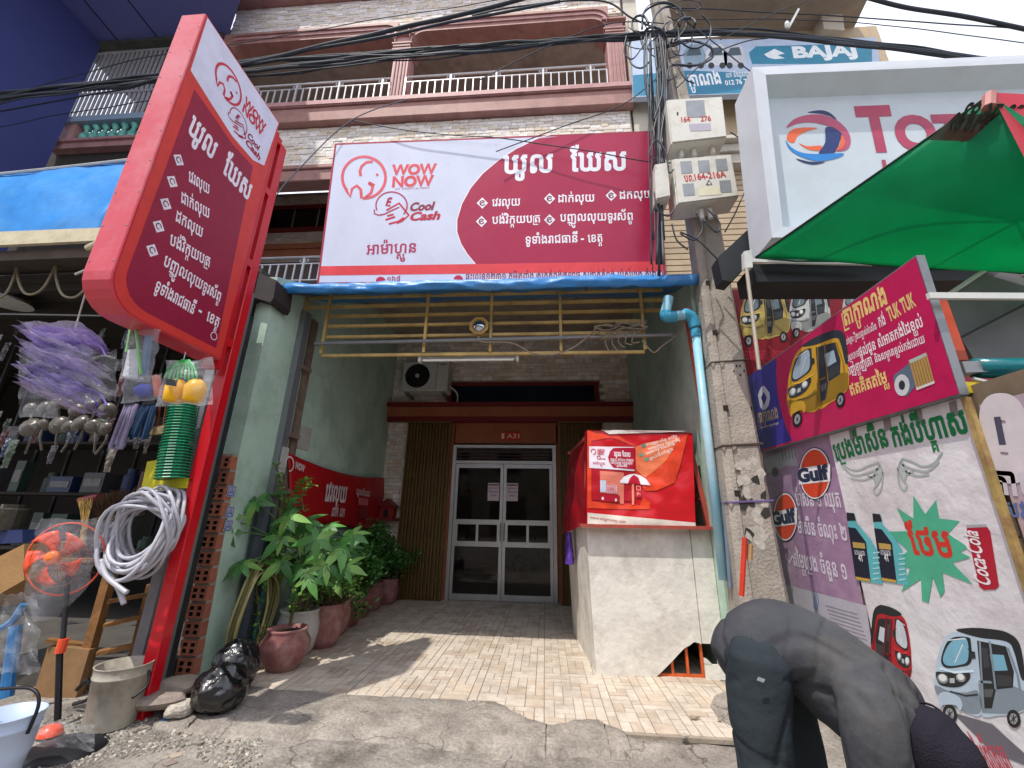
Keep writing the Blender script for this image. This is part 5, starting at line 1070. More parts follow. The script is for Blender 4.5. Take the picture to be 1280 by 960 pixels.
for s, a, c_, h in (('ម៉ាស៊ីន ១ ឈុត', (996, 632), (1052, 634), .1), ('ម៉ាស៊ីន ចំណុះ ២', (998, 666), (1060, 676), .095), ('តម្លៃប្រេង ចំនួន ១', (993, 707), (1060, 725), .1)): b.text(s, a, c_, h, '#d8d0dc', 2, .02)
b.strokes([[(985, 699), (987, 704), (992, 692)]], .015, '#d8d0dc', 2); b.strokes([arc(1016, 752, 2 + k * 2.5, 8 + 3 * k, -60, 60, 8) for k in range(3)], .01, '#5a80b0', 2)
for k in range(7): b.strokes([[(1032 + k * 2, 757 + k * 5.0), (1072 + k * 2, 768 + k * 5.4)]], .008, '#8c8894', 2, 'small_print')
b.poly([(955, 574), (975, 565), (996, 560), (997, 583), (985, 582), (960, 592)], '#aaa6ac', 2, 'truck_picture'); b.poly(arc(969, 590, 4, 6, n=12), '#55525a', 3, 'truck_picture'); b.strokes([[(978 + 4 * k, 565 - k), (979 + 4 * k, 576 - k)] for k in range(5)], .012, '#5c5a62', 3, 'truck_picture')
# white poster
t = thing('white_gas_poster', 'large creased white poster with green Khmer heading, green star, oil bottles and three wheelers', 'poster', (XB, 2.7, .2))
b = xboard(XB + .001, t)
Q4 = [(1037, 545), (1212, 497), (1300, 975), (1112, 905)]
y0_, y1_ = 2.19, 3.27
def shf(u, v): 
    y = y1_ + (y0_ - y1_) * u; z = .14 + (1.93 - .14) * v; p = Vector((XB, y, z)); return Vector((XB - .001 - .0016 * (nv(p, 3.5) + .5), y, z))
MB().grid(shf, 40, 60).build('sheet', mat('white_vinyl', '#dcdade', rough=.4, var=.05, bump=1.0, bscale=5, dirt=('#b0a4a8', .5, 3)), t, smooth=True, fix=False)
b.O = b.O + Vector((-.0036, 0, 0))
b.text('ប្រេងម៉ាស៊ីន', (1045, 576), (1112, 557), .11, '#0f7c48', 2, .035); b.text('កង់បីហ្គាស', (1118, 558), (1212, 540), .11, '#0f7c48', 2, .035)
for i, (x, y) in enumerate(((1060, 531), (1103, 520), (1142, 512), (1186, 503))): b.poly([(x, y), (x + 9, y - 3), (x + 12, y + 16), (x + 3, y + 20)], flat('#8c8084'), 1, 'tape')
for fl, cx, cy in ((-1, 1098, 590), (1, 1128, 585)):
    L_ = [[(cx, cy - 12), (cx - fl * 5, cy), (cx, cy + 14), (cx + fl * 6, cy + 22), (cx + fl * 2, cy + 28), (cx - fl * 4, cy + 20), (cx - fl * 6, cy)], [(cx, cy - 12), (cx + fl * 12, cy - 8), (cx + fl * 26, cy - 2), (cx + fl * 40, cy - 6), (cx + fl * 50, cy - 20)], [(cx, cy - 4), (cx + fl * 16, cy + 2), (cx + fl * 32, cy + 4), (cx + fl * 46, cy - 8)], [(cx, cy + 2), (cx + fl * 18, cy + 10), (cx + fl * 34, cy + 8)], [(cx + fl * 6, cy + 8), (cx + fl * 14, cy + 4)], [(cx - fl * 2, cy - 8), (cx + fl * 5, cy + 4), (cx + fl * 3, cy + 16)]]
    b.strokes([[tuple(p)[:2] for p in spline([(a, c_, 0) for a, c_ in l], 4)] for l in L_], .012, '#a8b4b0', 2, 'horse_sketch'); b.poly([(cx, cy - 10), (cx + fl * 6, cy), (cx + fl * 5, cy + 14), (cx - fl * 1, cy + 16), (cx - fl * 4, cy + 2)], '#b4bcbc', 1, 'horse_sketch')
star = [(1153, 700 + 0)]; cx, cy = 1168, 686
zst = lambda pts: [(940 + x / 3.69, 480 + y / 3.69) for x, y in pts]
b.poly(zst([(668, 570), (745, 620), (745, 515), (800, 600), (850, 535), (865, 620), (960, 632), (905, 690), (1000, 755), (960, 775), (1010, 800), (925, 825), (1020, 925), (880, 870), (890, 955), (870, 985), (835, 890), (815, 1010), (785, 1000), (780, 900), (690, 960), (730, 850), (650, 830), (720, 770), (625, 680), (720, 680)]), '#4cae8c', 2, 'green_star')
b.text('ថែម', (1140, 692), (1194, 697), .125, '#c8382c', 3, .03)
for ox in (0, 32.5):
    f = lambda pts: [(x + ox, y + ox * .04) for x, y in pts]
    b.poly(f(zst([(437, 595), (475, 598), (483, 640), (550, 720), (575, 760), (605, 925), (480, 905)])), '#5cb4bc', 3, 'bottle_picture'); b.poly(f(zst([(437, 592), (472, 596), (482, 630), (441, 632)])), '#1c2028', 4, 'bottle_picture'); b.poly(f(zst([(445, 660), (480, 665), (528, 730), (550, 912), (480, 900)])), '#141c30', 4, 'bottle_picture'); b.poly(f(zst([(466, 728), (522, 735), (525, 760), (470, 755)])), '#b89c54', 5, 'bottle_picture'); b.poly(f(zst([(480, 888), (547, 900), (548, 912), (482, 902)])), '#c89c3c', 5, 'bottle_picture')
    b.text('ULTRA RACER', (1069.5 + ox, 693), (1082.5 + ox, 694.5), .028, '#c8ccd4', 6, .02, latin=True); b.text('4T', (1074.5 + ox, 701), (1080.5 + ox, 702), .04, '#e0e4e8', 6, .03, latin=True)
    b.strokes([f(zst([(560, 780 + 24 * k), (590, 776 + 24 * k)])) for k in range(6)], .008, '#a8dce0', 5, 'bottle_picture')
b.poly(zst([(992, 660), (1085, 658), (1100, 680), (1140, 930), (1125, 948), (1070, 950), (1050, 935), (992, 685)]), '#b01c34', 2, 'can_picture'); b.poly(zst([(988, 650), (1082, 647), (1086, 660), (992, 664)]), '#a8a4a8', 3, 'can_picture')
V_, F_, _w = khtext('Coca-Cola', .02, .25); x1 = max(q[0] for q in V_)
pa = Vector(b.L(1240, 734)); pb = Vector(b.L(1222, 664)); d = (pb - pa); L = d.length; d.normalize(); e = Vector((-d.y, d.x)); e = -e if e.x > 0 else e
m = MB(); m.add([b.W(*(pa + d * (x / x1 * L) + e * (y / .688 * .075)), 4) for x, y, z_ in V_], F_); m.build('lettering', flat('#ece4e8'), t, fix=False)
tuktuk(b, lambda x, y: (1142 - x * .56, 757 + y * .92 + (1 - x * .01) * 8), '#b01c28', '#c4ccd4', 2)
tuktuk(b, lambda x, y: (1163 + x * 1.25, 776 + y * 1.02 + x * .22), '#b8ccdc', '#7ab4cc', 2)
b.poly([(1190, 890), (1240, 905), (1290, 950), (1290, 960), (1240, 940)], '#6c6a74', 1, 'vehicle_shadow_picture')
b.text('តម្លៃពិសេស', (1228, 962), (1270, 966), .09, '#c04858', 2, .02)
# right-most mauve poster
t = thing('number_poster', 'worn mauve poster with a big white Khmer numeral at the right edge of the photo', 'poster', (XB, 1.9, .5))
b = xboard(XB + .001, t)
MB().grid(lambda u, v: Vector((XB - .002 - .0015 * (nv((u * 3, v * 4, 0), 1.5) + .5), 2.15 - .6 * u, .17 + 1.7 * v)), 14, 30).build('sheet', mat('pale_mauve_print', '#ac98a6', rough=.5, var=.15, bump=.3, bscale=9, dirt=('#b8a088', .6, 2)), t, smooth=True, fix=False)
b.O = b.O + Vector((-.0045, 0, 0))
b.text('១', (1229, 588), (1290, 596), .33, '#d0c8cc', 3, .08); b.strokes([[(1247, 521), (1254, 556)]], .03, '#4c4c60', 4); b.text('គ្រាប់', (1238, 615), (1300, 622), .1, '#c8c0c8', 3, .03); b.text('សេវា', (1249, 644), (1290, 648), .06, '#5a6ca0', 3, .02)
# pink board
XP = 2.09
t = thing('three_wheeler_board', 'pink and blue framed signboard with a yellow three wheeler and Khmer and TUK TUK lettering', 'signboard', (XP, 3.2, 1.9))
c4b = PX([(948, 567), (1200, 493), (1145, 319), (935, 471)], x=XP)
MB().slab(c4b, (.045, 0, 0)).build('frame', m_steel, t)
b = xboard(XP - .002, t)
b.poly([(948.5, 565.5), (1199, 492), (1144.5, 321), (935.5, 472)], mat('magenta_vinyl', '#b81c54', rough=.4, var=.07, bump=.35, bscale=6, scale=3), 1, 'pink_face')
zp = lambda pts: [(920 + x / 3.5556, 300 + y / 3.5556) for x, y in pts]
b.poly(zp([(52, 606), (180, 525), (178, 600), (185, 680), (200, 760), (225, 840), (252, 892), (100, 935)]), mat('blue_vinyl', '#3a2f90', rough=.4, var=.07, bump=.3, bscale=6), 2, 'blue_field')
b.poly(zp([(98, 690), (105, 670), (112, 655), (124, 646), (136, 660), (150, 680), (152, 705), (146, 735), (134, 752), (120, 758), (108, 740)]), '#d8d4e4', 3, 'gear_emblem'); b.poly(zp([(112, 700), (124, 675), (138, 700), (126, 735)]), '#3a2f90', 4, 'gear_emblem')
b.text('ត្រាក្បាណង', zp([(98, 815)])[0], zp([(190, 790)])[0], .09, '#b8a080', 3, .03); b.strokes([zp([(100, 838), (190, 812)])], .01, '#b8a080', 3); b.text('TUK TUK', zp([(148, 832)])[0], zp([(188, 822)])[0], .022, '#a8a0c0', 3, .02, latin=True)
b.text('ត្រាក្បាណង', zp([(480, 385)])[0], zp([(675, 280)])[0], .105, '#e0c07a', 3, .035)
b.text('មានលក់គ្រឿងបន្លាស់ម៉ាស៊ីន', zp([(465, 480)])[0], zp([(628, 395)])[0], .036, '#e4dce0', 3, .012); b.text('កង់', zp([(640, 388)])[0], zp([(668, 374)])[0], .06, '#e4dce0', 3, .02); b.text('TUK TUK', zp([(684, 362)])[0], zp([(803, 290)])[0], .085, '#d8bc7c', 3, .04, latin=True)
b.text('គ្រប់ប្រភេទ', zp([(482, 548)])[0], zp([(550, 515)])[0], .04, '#e4dce0', 3, .012); b.text('ផ្ដល់ជូន សំអាតកង់ដៃខ្យល់', zp([(552, 520)])[0], zp([(836, 382)])[0], .055, '#e8e0e4', 3, .02)
b.text('បាញ់ខ្លាញ់គោ', zp([(495, 605)])[0], zp([(610, 552)])[0], .052, '#e8e0e4', 3, .02); b.text('និងសម្អាតខ្យល់កង់ដោយ', zp([(622, 545)])[0], zp([(843, 455)])[0], .04, '#e8e0e4', 3, .015)
b.text('ឥតគិតតម្លៃ', zp([(512, 692)])[0], zp([(680, 630)])[0], .066, '#e0c07a', 3, .03)
def fz(x, y): X = 215 + x * 3.0; Y = 480 - x * .95 + y * 3.05; return (920 + X / 3.5556, 300 + Y / 3.5556)
tuktuk(b, fz, '#c89c30', '#9cb0c0', 4, '#2c3440')
b.poly(zp([(700, 620), (705, 600), (775, 545), (800, 580), (800, 650), (760, 695), (725, 690)]), '#5c6c80', 3, 'filter_picture'); b.poly([tuple(p) for p in arc(*zp([(740, 645)])[0], 9.5, 13.5, n=20)], '#c8ccd0', 4, 'filter_picture'); b.poly([tuple(p) for p in arc(*zp([(740, 645)])[0], 4, 6, n=14)], '#30343c', 5, 'filter_picture')
b.poly(zp([(772, 540), (850, 505), (885, 635), (805, 665)]), '#b08c54', 4, 'filter_picture'); b.poly(zp([(770, 535), (848, 500), (852, 514), (775, 550)]), '#a8b4a8', 5, 'filter_picture'); b.strokes([zp([(785 + 12 * k, 548 - 5 * k), (815 + 12 * k, 655 - 5 * k)]) for k in range(6)], .006, '#8a6c3c', 5, 'filter_picture'); b.poly(zp([(803, 655), (884, 625), (886, 637), (806, 668)]), '#d8d0cc', 5, 'filter_picture')
# bits at the far right
MB().bar(at(1160, 370, y=2.1), at(1320, 371, y=2.1), .02, .034).build('steel_bar', m_wsteel, label='flat pale steel bar running right from the top corner of the pink board', cat='bar')
t = thing('grey_hood', 'grey plastic hood with a curved pale rim at the right edge above the teal roll', 'hood', at(1240, 440, y=2.7))
ph = PX([(1180, 372), (1205, 355), (1240, 328), (1272, 308), (1330, 290), (1330, 470), (1225, 462), (1200, 420)], y=2.7); MB().slab(ph, (.1, .12, 0)).build('hood_panel', mat('grey_plastic', '#6c6c70', rough=.6, var=.12), t)
MB().tube(spline([p + Vector((0, -.01, 0)) for p in PX([(1180, 372), (1205, 355), (1240, 332), (1265, 318), (1272, 322), (1280, 345)], y=2.7)], 5), .016, 6).build('rim', m_wsteel, t); MB().bar(at(1197, 424, y=2.66), at(1290, 376, y=2.66), .014).build('strut', m_black, t)
MB().bar(at(1173, 378, y=2.25), at(1199, 452, y=2.25), .05).build('orange_post', mat('orange_red_paint', '#b84a2c', rough=.5, var=.15), label='short orange red post between the pink board edge and the grey hood', cat='post')
t = thing('teal_roll', 'shiny teal rolled canvas clamped in a bracket above the mauve numeral poster', 'roll', at(1250, 462, y=2.2))
MB().tube([at(1218, 460, y=2.2), at(1340, 462, y=2.2)], [.052, .06], 12).build('canvas', mat('teal_fabric', '#13636c', rough=.25, var=.25, scale=8, bump=.4, bscale=8), t, smooth=True); MB().bar(at(1196, 462, y=2.2), at(1222, 461, y=2.2), .08, .06).build('clamp', m_steel, t)
MB().tube(spline(PX([(1216, 473), (1240, 478), (1262, 474), (1300, 480)], y=2.18), 5), .01, 5).build('strap', m_wsteel, t)
MB().slab(PX([(1206, 477), (1300, 477), (1300, 491), (1206, 491)], y=2.18), (0, .03, 0)).build('yellow_plank', mat('yellow_paint', '#c8b020'), label='narrow yellow strip under the teal roll, right of the pink board', cat='plank')
# ================================================================ LEFT SIDE
m_navy = mat('blue_cladding', '#48508c', rough=.4, var=.05, scale=1.5, dirt=('#3a4484', .3, 1.2))
t = thing('blue_building', 'dark blue panel clad building at the top left corner with a jutting upper storey', 'building', (-9.8, 4, 0))
MB().bb((-10.2, .6, 5.2), (-9.8, 5.75, 15)).build('side_wall', m_navy, t)
c = PX([(283, 53), (120, 74), (60, -60), (240, -140), (304, -14)], z=11.2)
MB().slab([c[0], c[1], Vector((c[1].x - .3, 2.0, 11.2)), Vector((c[4].x, 2.0, 11.2)), c[4]], (0, 0, 2.5)).build('upper_storey', mat('bounce_lit_blue', '#6c74b0', rough=.45, var=.05), t)  # lighter blue than the side wall: bounce light on the soffit put into its colour
for a, b in (((105, 0), (155, 60)), ((160, 0), (204, 56))): MB().bar(at(*a, z=11.195), at(*b, z=11.195), .02, .01).build('panel_joint', m_black, t)
# neighbour's balcony
m_teal = mat('teal_glaze', '#6fb8ac', rough=.3, var=.45, scale=14)
t = thing('old_balcony', 'old balcony with steel bar screen and green glazed balusters, left of the blade sign', 'balcony', (-8.6, 5.9, 6.6))
def bx_(px, py): return at(px, py, y=5.9)
x0, x1 = -10.1, -6.9
zl = at(150, 175, y=5.9).z; zr_ = at(150, 152, y=5.9).z; zg1 = at(150, 118, y=5.9).z; zg2 = at(150, 106, y=5.9).z; zt = at(150, 68, y=5.9).z
q = MB(); q.bb((x0, 5.85, zl - .2), (x1, 6.1, zl - .02)); q.bb((x0, 5.8, zl - .06), (x1, 6.1, zl)); q.build('base_beam', m_pink, t)
q = MB(); q.bb((x0, 5.82, zr_ - .02), (x1, 6.05, zr_ + .12)); q.build('handrail', mat('pale_blue_paint', '#9ab0c4', rough=.5, var=.1), t)
H = zr_ - .03 - zl
bal = MB().lathe([(.07, 0), (.075, .06 * H), (.05, .12 * H), (.085, .3 * H), (.08, .42 * H), (.04, .62 * H), (.035, .75 * H), (.07, .85 * H), (.07, H)], (0, 0, 0), 10).mesh('baluster', m_teal, smooth=True)
for k in range(13): piece('baluster', bal, t, (x0 + .55 + k * .215, 5.95, zl))
q = MB().bb((x0, 5.87, zl), (x0 + .38, 6.05, zr_ - .02)).build('end_post', m_pink, t)
sb_ = MB().bar((0, 0, 0), (0, 0, 1), .045, .03).mesh('screen_bar', m_rail); 
for k in range(30):
    x = x0 + .1 + k * .11; piece('screen_bar', sb_, t, (x, 5.88, zr_ + .12), (0, 0, 0), (1, 1, zt - zr_ - .12))
q = MB(); 
for z in (zg1, zg2, zt): q.bb((x0, 5.84, z - .02), (x1, 5.87, z + .02))
q.build('screen_rail', m_rail, t)
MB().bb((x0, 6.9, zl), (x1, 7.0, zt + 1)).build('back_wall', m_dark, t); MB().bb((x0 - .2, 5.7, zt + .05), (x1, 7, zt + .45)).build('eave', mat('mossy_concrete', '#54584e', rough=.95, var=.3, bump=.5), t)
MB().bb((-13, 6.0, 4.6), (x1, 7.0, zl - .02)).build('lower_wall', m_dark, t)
# hardware shop shell
t = thing('hardware_shop', 'dark open fronted hardware shop under a blue tarpaulin on the left', 'shop', (-6, 5.5, 0))
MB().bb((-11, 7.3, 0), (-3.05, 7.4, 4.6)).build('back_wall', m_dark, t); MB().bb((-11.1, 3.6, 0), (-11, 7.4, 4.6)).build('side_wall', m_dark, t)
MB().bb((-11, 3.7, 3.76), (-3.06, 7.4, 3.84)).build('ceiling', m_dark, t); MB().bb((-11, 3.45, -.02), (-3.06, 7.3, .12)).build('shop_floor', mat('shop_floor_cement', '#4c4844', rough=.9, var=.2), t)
q = MB()
for k in range(9): q.bb((-11, 3.75 + k * .42, 3.66), (-3.06, 3.8 + k * .42, 3.76))
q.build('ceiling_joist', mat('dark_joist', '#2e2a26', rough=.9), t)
q = MB()
for k in range(14): q.bb((-9.5 + k * .5, 5.2, .95 + 0), (-9.47 + k * .5, 5.24, 3.65))
q.build('display_rack', mat('rack_steel', '#3c3e40', rough=.6), t, kind='stuff')
def tb(u, v):
    x = -8.3 + 3.62 * u; z = 4.1 + 1.28 * v - .22 * (1 - u) * v; p = Vector((x, 3.34 + .28 * v, z)); p.y += .06 * nv(p, 1.6) + .015 * nv(p, 6) - .08 * sin(pi * v); return p
tt_ = thing('blue_shop_awning', 'bright blue tarpaulin wrapped over the fascia of the hardware shop at left', 'awning', (-6.3, 3.5, 4))
MB().grid(tb, 50, 24).build('tarpaulin', mat('bright_blue_tarpaulin', '#3488d4', rough=.4, var=.14, scale=2.5, bump=.35, bscale=8, dirt=('#5fa0d8', .5, 2)), tt_, smooth=True, fix=False, thick=.006)
MB().tube(sag((-8.3, 3.6, 5.18), (-4.66, 3.6, 5.4), .03), .02, 6).build('top_pipe', m_wsteel, tt_)
MB().slab([(-8.4, 3.36, 3.93), (-4.45, 3.36, 3.98), (-4.45, 3.36, 4.14), (-8.4, 3.36, 4.13)], (0, -.04, 0)).build('fascia_board', mat('beige_fascia', '#c9c0a4', rough=.8, var=.12, dirt=('#8c8468', .5, 5)), tt_)
MB().slab([(-8.4, 3.4, 3.8), (-4.3, 3.4, 3.84), (-4.3, 3.4, 3.96), (-8.4, 3.4, 3.92)], (0, .4, .1)).build('timber_beam', mat('dark_timber', '#50463e', rough=.9, var=.25), tt_)
MB().slab([(-4.66, 3.62, 5.42), (-4.4, 3.7, 5.3), (-4.5, 3.6, 4.3), (-4.66, 3.5, 4.3)], (.02, .1, 0)).build('white_edge', m_wsteel, tt_)
MB().tube([at(110, 310, y=3.2), at(150, 292, y=3.0)], .03, 8).build('bamboo_pole', mat('cream_pole', '#cfc6a8', rough=.6), label='short cream pole end poking from under the blue shop awning behind the blade sign', cat='pole')
m_cord = mat('beige_cable', '#8c8470', rough=.6)
MB().tube(spline(PX([(-40, 360), (0, 372), (18, 345), (23, 315), (22, 345), (32, 367), (52, 362), (68, 335), (72, 318), (70, 345), (78, 368), (95, 371), (112, 355)], y=3.6), 5), .013, 6).build('looped_cable', m_cord, label='beige cable hanging in loops under the hardware shop awning', cat='cable')
q = MB(); q.lathe([(.24, 0), (.2, .04), (.05, .08), (.03, .14)], at(6, 378, y=3.9), 20); q.build('lamp_shade', m_wsteel, label='pale enamel lamp shade hanging in the dark shop, left of the looped cable', cat='lamp')
MB().tube([at(94, 343, y=3.3), at(106, 338, y=3.3)], .012, 6).build('white_hook', m_wsteel, label='small white hook in the dark left of the blade sign corner', cat='hook')
# shutter frame between shop and green wall
t = thing('roller_shutter_frame', 'grey steel shutter guide and dark ribbed curtain edge between red post and brick edge', 'shutter', (-3.05, 3.4, 0))
MB().bb((-2.97, 3.3, 0), (-2.91, 3.5, 3.4)).build('guide', m_steel, t); MB().bb((-3.1, 3.5, .0), (-2.96, 3.62, 3.2)).build('black_channel', mat('charcoal_steel', '#33363a', rough=.4, metal=.3), t)
q = MB()
for k in range(52): q.bb((-3.12, 3.42, .02 + k * .028), (-2.98, 3.49, .036 + k * .028))
q.build('ribbed_curtain', m_black, t, kind='stuff')
MB().bb((-2.92, 3.16, .05), (-2.84, 3.2, 2.6)).build('left_upright', mat('dull_steel', '#77777c', rough=.5, metal=.4, var=.15), t)
MB().slab(PX([(316, 338), (345, 350), (342, 372), (338, 378), (318, 372), (300, 380)], y=3.62), (0, .3, 0)).build('shutter_box', mat('brown_black', '#2e2626', rough=.7, var=.2), t)
MB().slab([(-3.13, 3.66, 1.9), (-3.03, 3.66, 1.9), (-3.03, 3.66, 3.75), (-3.13, 3.66, 3.75)], (0, -.05, 0)).build('dark_upright', MATS['brown_black'], t)
# stock inside the shop
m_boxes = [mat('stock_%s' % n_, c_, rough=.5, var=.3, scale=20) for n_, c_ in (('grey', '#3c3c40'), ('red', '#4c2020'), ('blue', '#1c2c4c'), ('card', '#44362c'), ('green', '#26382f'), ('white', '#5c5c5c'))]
sh = thing('stock_shelf', 'dim wooden shelf table with small goods deep in the hardware shop', 'shelf', (-5.4, 4.6, .1))
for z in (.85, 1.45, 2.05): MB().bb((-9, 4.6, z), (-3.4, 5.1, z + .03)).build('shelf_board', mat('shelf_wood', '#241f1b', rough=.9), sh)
rg = random.Random(11); k = 0
cols_w = ['grey', 'red', 'blue', 'brown', 'green', 'white']
for z in (.885, 1.485, 2.085):
    x = -7.6
    while x < -3.6:
        w_ = rg.uniform(.12, .3); h = rg.uniform(.12, .4); ci = rg.randrange(6); q = MB()
        if rg.random() < .5: q.bb((x, 4.62, z), (x + w_, 4.62 + w_ * .8, z + h)); q.bb((x + w_ * .1, 4.615, z + h * .3), (x + w_ * .9, 4.62, z + h * .7), 1); nm = 'stock_carton'
        else: q.lathe([(w_ * .45, 0), (w_ * .45, h * .7), (w_ * .3, h * .8), (w_ * .3, h)], (x + w_ / 2, 4.75, z), 12); nm = 'stock_jar'
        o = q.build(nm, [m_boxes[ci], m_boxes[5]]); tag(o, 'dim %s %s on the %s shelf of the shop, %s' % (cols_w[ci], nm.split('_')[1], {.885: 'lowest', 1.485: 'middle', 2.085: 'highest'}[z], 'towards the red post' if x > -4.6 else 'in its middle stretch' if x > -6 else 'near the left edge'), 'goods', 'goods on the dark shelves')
        x += w_ + rg.uniform(.03, .2); k += 1
# ---- hanging goods
def plastic(name, col, alpha=.45, rough=.12):
    m = mat(name, col, rough=rough, var=.25, scale=14, bump=1.0, bscale=22, spec=.8, alpha=alpha, coat=.5); return m
m_clear = plastic('clear_plastic', '#c8ccd4', .15); m_lilac = plastic('lilac_plastic', '#b8a8e4', .62); m_lilw = plastic('crumpled_clear_plastic', '#e0dcf0', .5)
t = thing('hanging_plastic_packs', 'big bunch of lilac clothes hangers in crumpled clear plastic hanging at the shop front', 'packs', at(80, 460, y=2.6))
rg = random.Random(4)
for k in range(15):
    v = k / 14; cx, cy = 82 - 6 * v + rg.uniform(-6, 6), 416 + v * 84
    c = at(cx, cy, y=2.6 + rg.uniform(-.06, .06)); w_ = (.30 - .07 * abs(v - .45)) * rg.uniform(.85, 1.1); s1 = rg.uniform(0, 9)
    def lf(u, v2, c=c, w_=w_, s1=s1, k=k):
        a = (u - .5) * 2 * w_; b = (v2 - .5) * .22; p = Vector((a, b, -.28 * a * (1 if k > 2 else .2) - .35 * b)); p.z += .028 * nv((a * 5 + s1, b * 6, s1), 1.3) + .012 * nv((a * 18, b * 18, s1), 1.5); p.y += .03 * nv((a * 5, s1, b), 2)
        return c + p
    MB().grid(lf, 30, 14).build('pack', m_lilac if k % 3 else m_lilw, t, fix=False, smooth=True)
MB().grid(lambda u, v: at(24 + 122 * u + 6 * nv((u * 5, v * 5, 1), 1), 436 + 74 * v + 14 * nv((u * 4, v * 4, 2), 1) + (12 if u < .4 else -6) * v, y=2.52 + .05 * nv((u * 6, v * 6, 0), 1)), 24, 16).build('outer_wrap', m_clear, t, fix=False, smooth=True)
q = MB()
for k in range(10):
    a = at(28 + rg.random() * 70, 425 + rg.random() * 70, y=2.62); q.tube(spline([a, a + Vector((.08, 0, .04)), a + Vector((.2, .01, .0)), a + Vector((.3, 0, -.09))], 4), .008, 4)
q.build('lilac_hangers', mat('lilac_solid', '#6a50c0', rough=.3, var=.2), t, kind='stuff')
MB().tube([at(113, 345, y=2.2), at(93, 414, y=2.6)], .005, 4).build('white_string', m_wsteel, label='thin white string from the blade sign corner to the lilac packs', cat='string')
def pack(name, label, quad, y, mcontent, mwrap, seed, parts=()):
    t = thing(name, label, 'pack', at(*quad[2], y=y)); P4 = PX(quad, y=y)
    def f(s, off):
        def g(u, v):
            p = P4[0].lerp(P4[1], u).lerp(P4[3].lerp(P4[2], u), v); bul = sin(pi * u) * sin(pi * min(1, v * 1.1)); p.y -= off * bul * .07; p += Vector((nv(p, 12, seed), nv(p, 14, seed + 1), nv(p, 12, seed + 2))) * .018; return p
        return g
    MB().grid(f(0, 1), 18, 18).build('front_wrap', mwrap, t, fix=False, smooth=True); MB().grid(f(0, -1), 10, 10).build('back_wrap', mwrap, t, fix=False, smooth=True); return t
t = pack('brush_pack', 'clear plastic bag holding white and green scrubbing brushes below the blade sign', [(160, 408), (200, 412), (190, 478), (148, 474)], 2.35, None, m_clear, 3)
MB().slab(PX([(160, 437), (175, 436), (172, 472), (153, 470)], y=2.36), (0, .04, 0)).build('brush', mat('white_bristle', '#c8ccd4', rough=.8, bump=.6, bscale=60), t); MB().bar(at(170, 412, y=2.35), at(176, 468, y=2.35), .012).build('handle', mat('lime_handle', '#6cc050', rough=.4), t); MB().bar(at(163, 412, y=2.37), at(158, 440, y=2.37), .012).build('handle', mat('lime_handle', '#6cc050'), t); MB().bar(at(186, 420, y=2.37), at(180, 470, y=2.37), .03).build('blue_brush', mat('steel_blue', '#4c6c8c', rough=.5), t)
t = pack('sponge_pack', 'clear plastic bag with blue sponge hanging below the brush bag', [(156, 472), (204, 466), (200, 500), (150, 504)], 2.33, None, m_clear, 8)
MB().lathe([(0, 0), (.05, .02), (.055, .05), (.03, .085), (0, .09)], at(178, 497, y=2.35), 14, cap=False).build('sponge', mat('royal_blue', '#3c4cb0', rough=.6), t, smooth=True); MB().bar(at(195, 470, y=2.36), at(198, 495, y=2.36), .03).build('orange_part', mat('coral', '#d06a4c', rough=.5), t)
t = pack('yellow_tumbler_pack', 'clear bag with two bright yellow pots and green ties below the blade sign', [(206, 452), (268, 448), (266, 506), (196, 508)], 2.3, None, m_clear, 14)
for i, (px_, py_) in enumerate(((216, 503), (240, 503))): MB().lathe([(.045, 0), (.055, .012), (.062, .1), (.04, .135), (.02, .15)], at(px_, py_, y=2.32), 16).build('yellow_pot', mat('bright_yellow', '#eab000', rough=.35, var=.1), t, smooth=True)
q = MB()
for k in range(9): q.tube(spline(PX([(228 + k, 450), (212 + k * 4, 460 + (k % 3)), (206 + k * 5, 472 + (k % 4) * 2)], y=2.29), 4), .007, 4)
q.build('green_ties', mat('leaf_green_plastic', '#28a048', rough=.4), t, kind='stuff'); MB().slab(PX([(208, 473), (222, 475), (220, 483), (207, 481)], y=2.24), (0, .002, 0)).build('price_label', m_black, t)
MB().tube([at(232, 440, y=2.3), at(228, 456, y=2.3)], .004, 4).build('wire_hook', m_steel, t)
# mops, ladles, green mesh roll
q = None
for i, (x0, x1, y0, y1, c_, lb) in enumerate(((150, 172, 505, 560, '#8c86a4', 'grey violet string mop hanging between the utensils and the blue mop'), (172, 198, 505, 548, '#1c3858', 'dark blue string mop hanging below the yellow pots'))):
    t = thing('string_mop', lb, 'mop', at((x0 + x1) / 2, y1, y=2.9)); q = MB(); rg = random.Random(i)
    for k in range(15):
        a = at(x0 + 8 + (x1 - x0) * k / 15 * .7, y0, y=2.9); b = at(x0 - 14 + (x1 - x0) * k / 15 + rg.uniform(-3, 3), y1 + rg.uniform(-5, 2), y=2.9 + rg.uniform(-.04, .04)); q.tube(spline([a, a.lerp(b, .5) + Vector((rg.uniform(-.01, .01), 0, .01)), b], 4), .011, 5)
    q.build('strands', mat('mop_%d' % i, c_, rough=.9, var=.2, scale=30), t, kind='stuff'); MB().bar(at(x0 + 8, y0, y=2.9), at(x1 - 2, y0 - 2, y=2.9), .03).build('clamp', m_black, t)
for k in range(4):
    a = (192 + k * 8, 508); MB().tube([at(*a, y=2.95), at(a[0] - 5, 545 - k * 2, y=2.95)], .008, 5).build('paint_brush_handle' if k % 2 else 'paint_brush_handle', mat('red_brown_handle', '#6c3428', rough=.5), label='thin reddish wooden handle hanging in a row beside the green mesh roll', cat='brush', group='reddish handles beside the green roll')
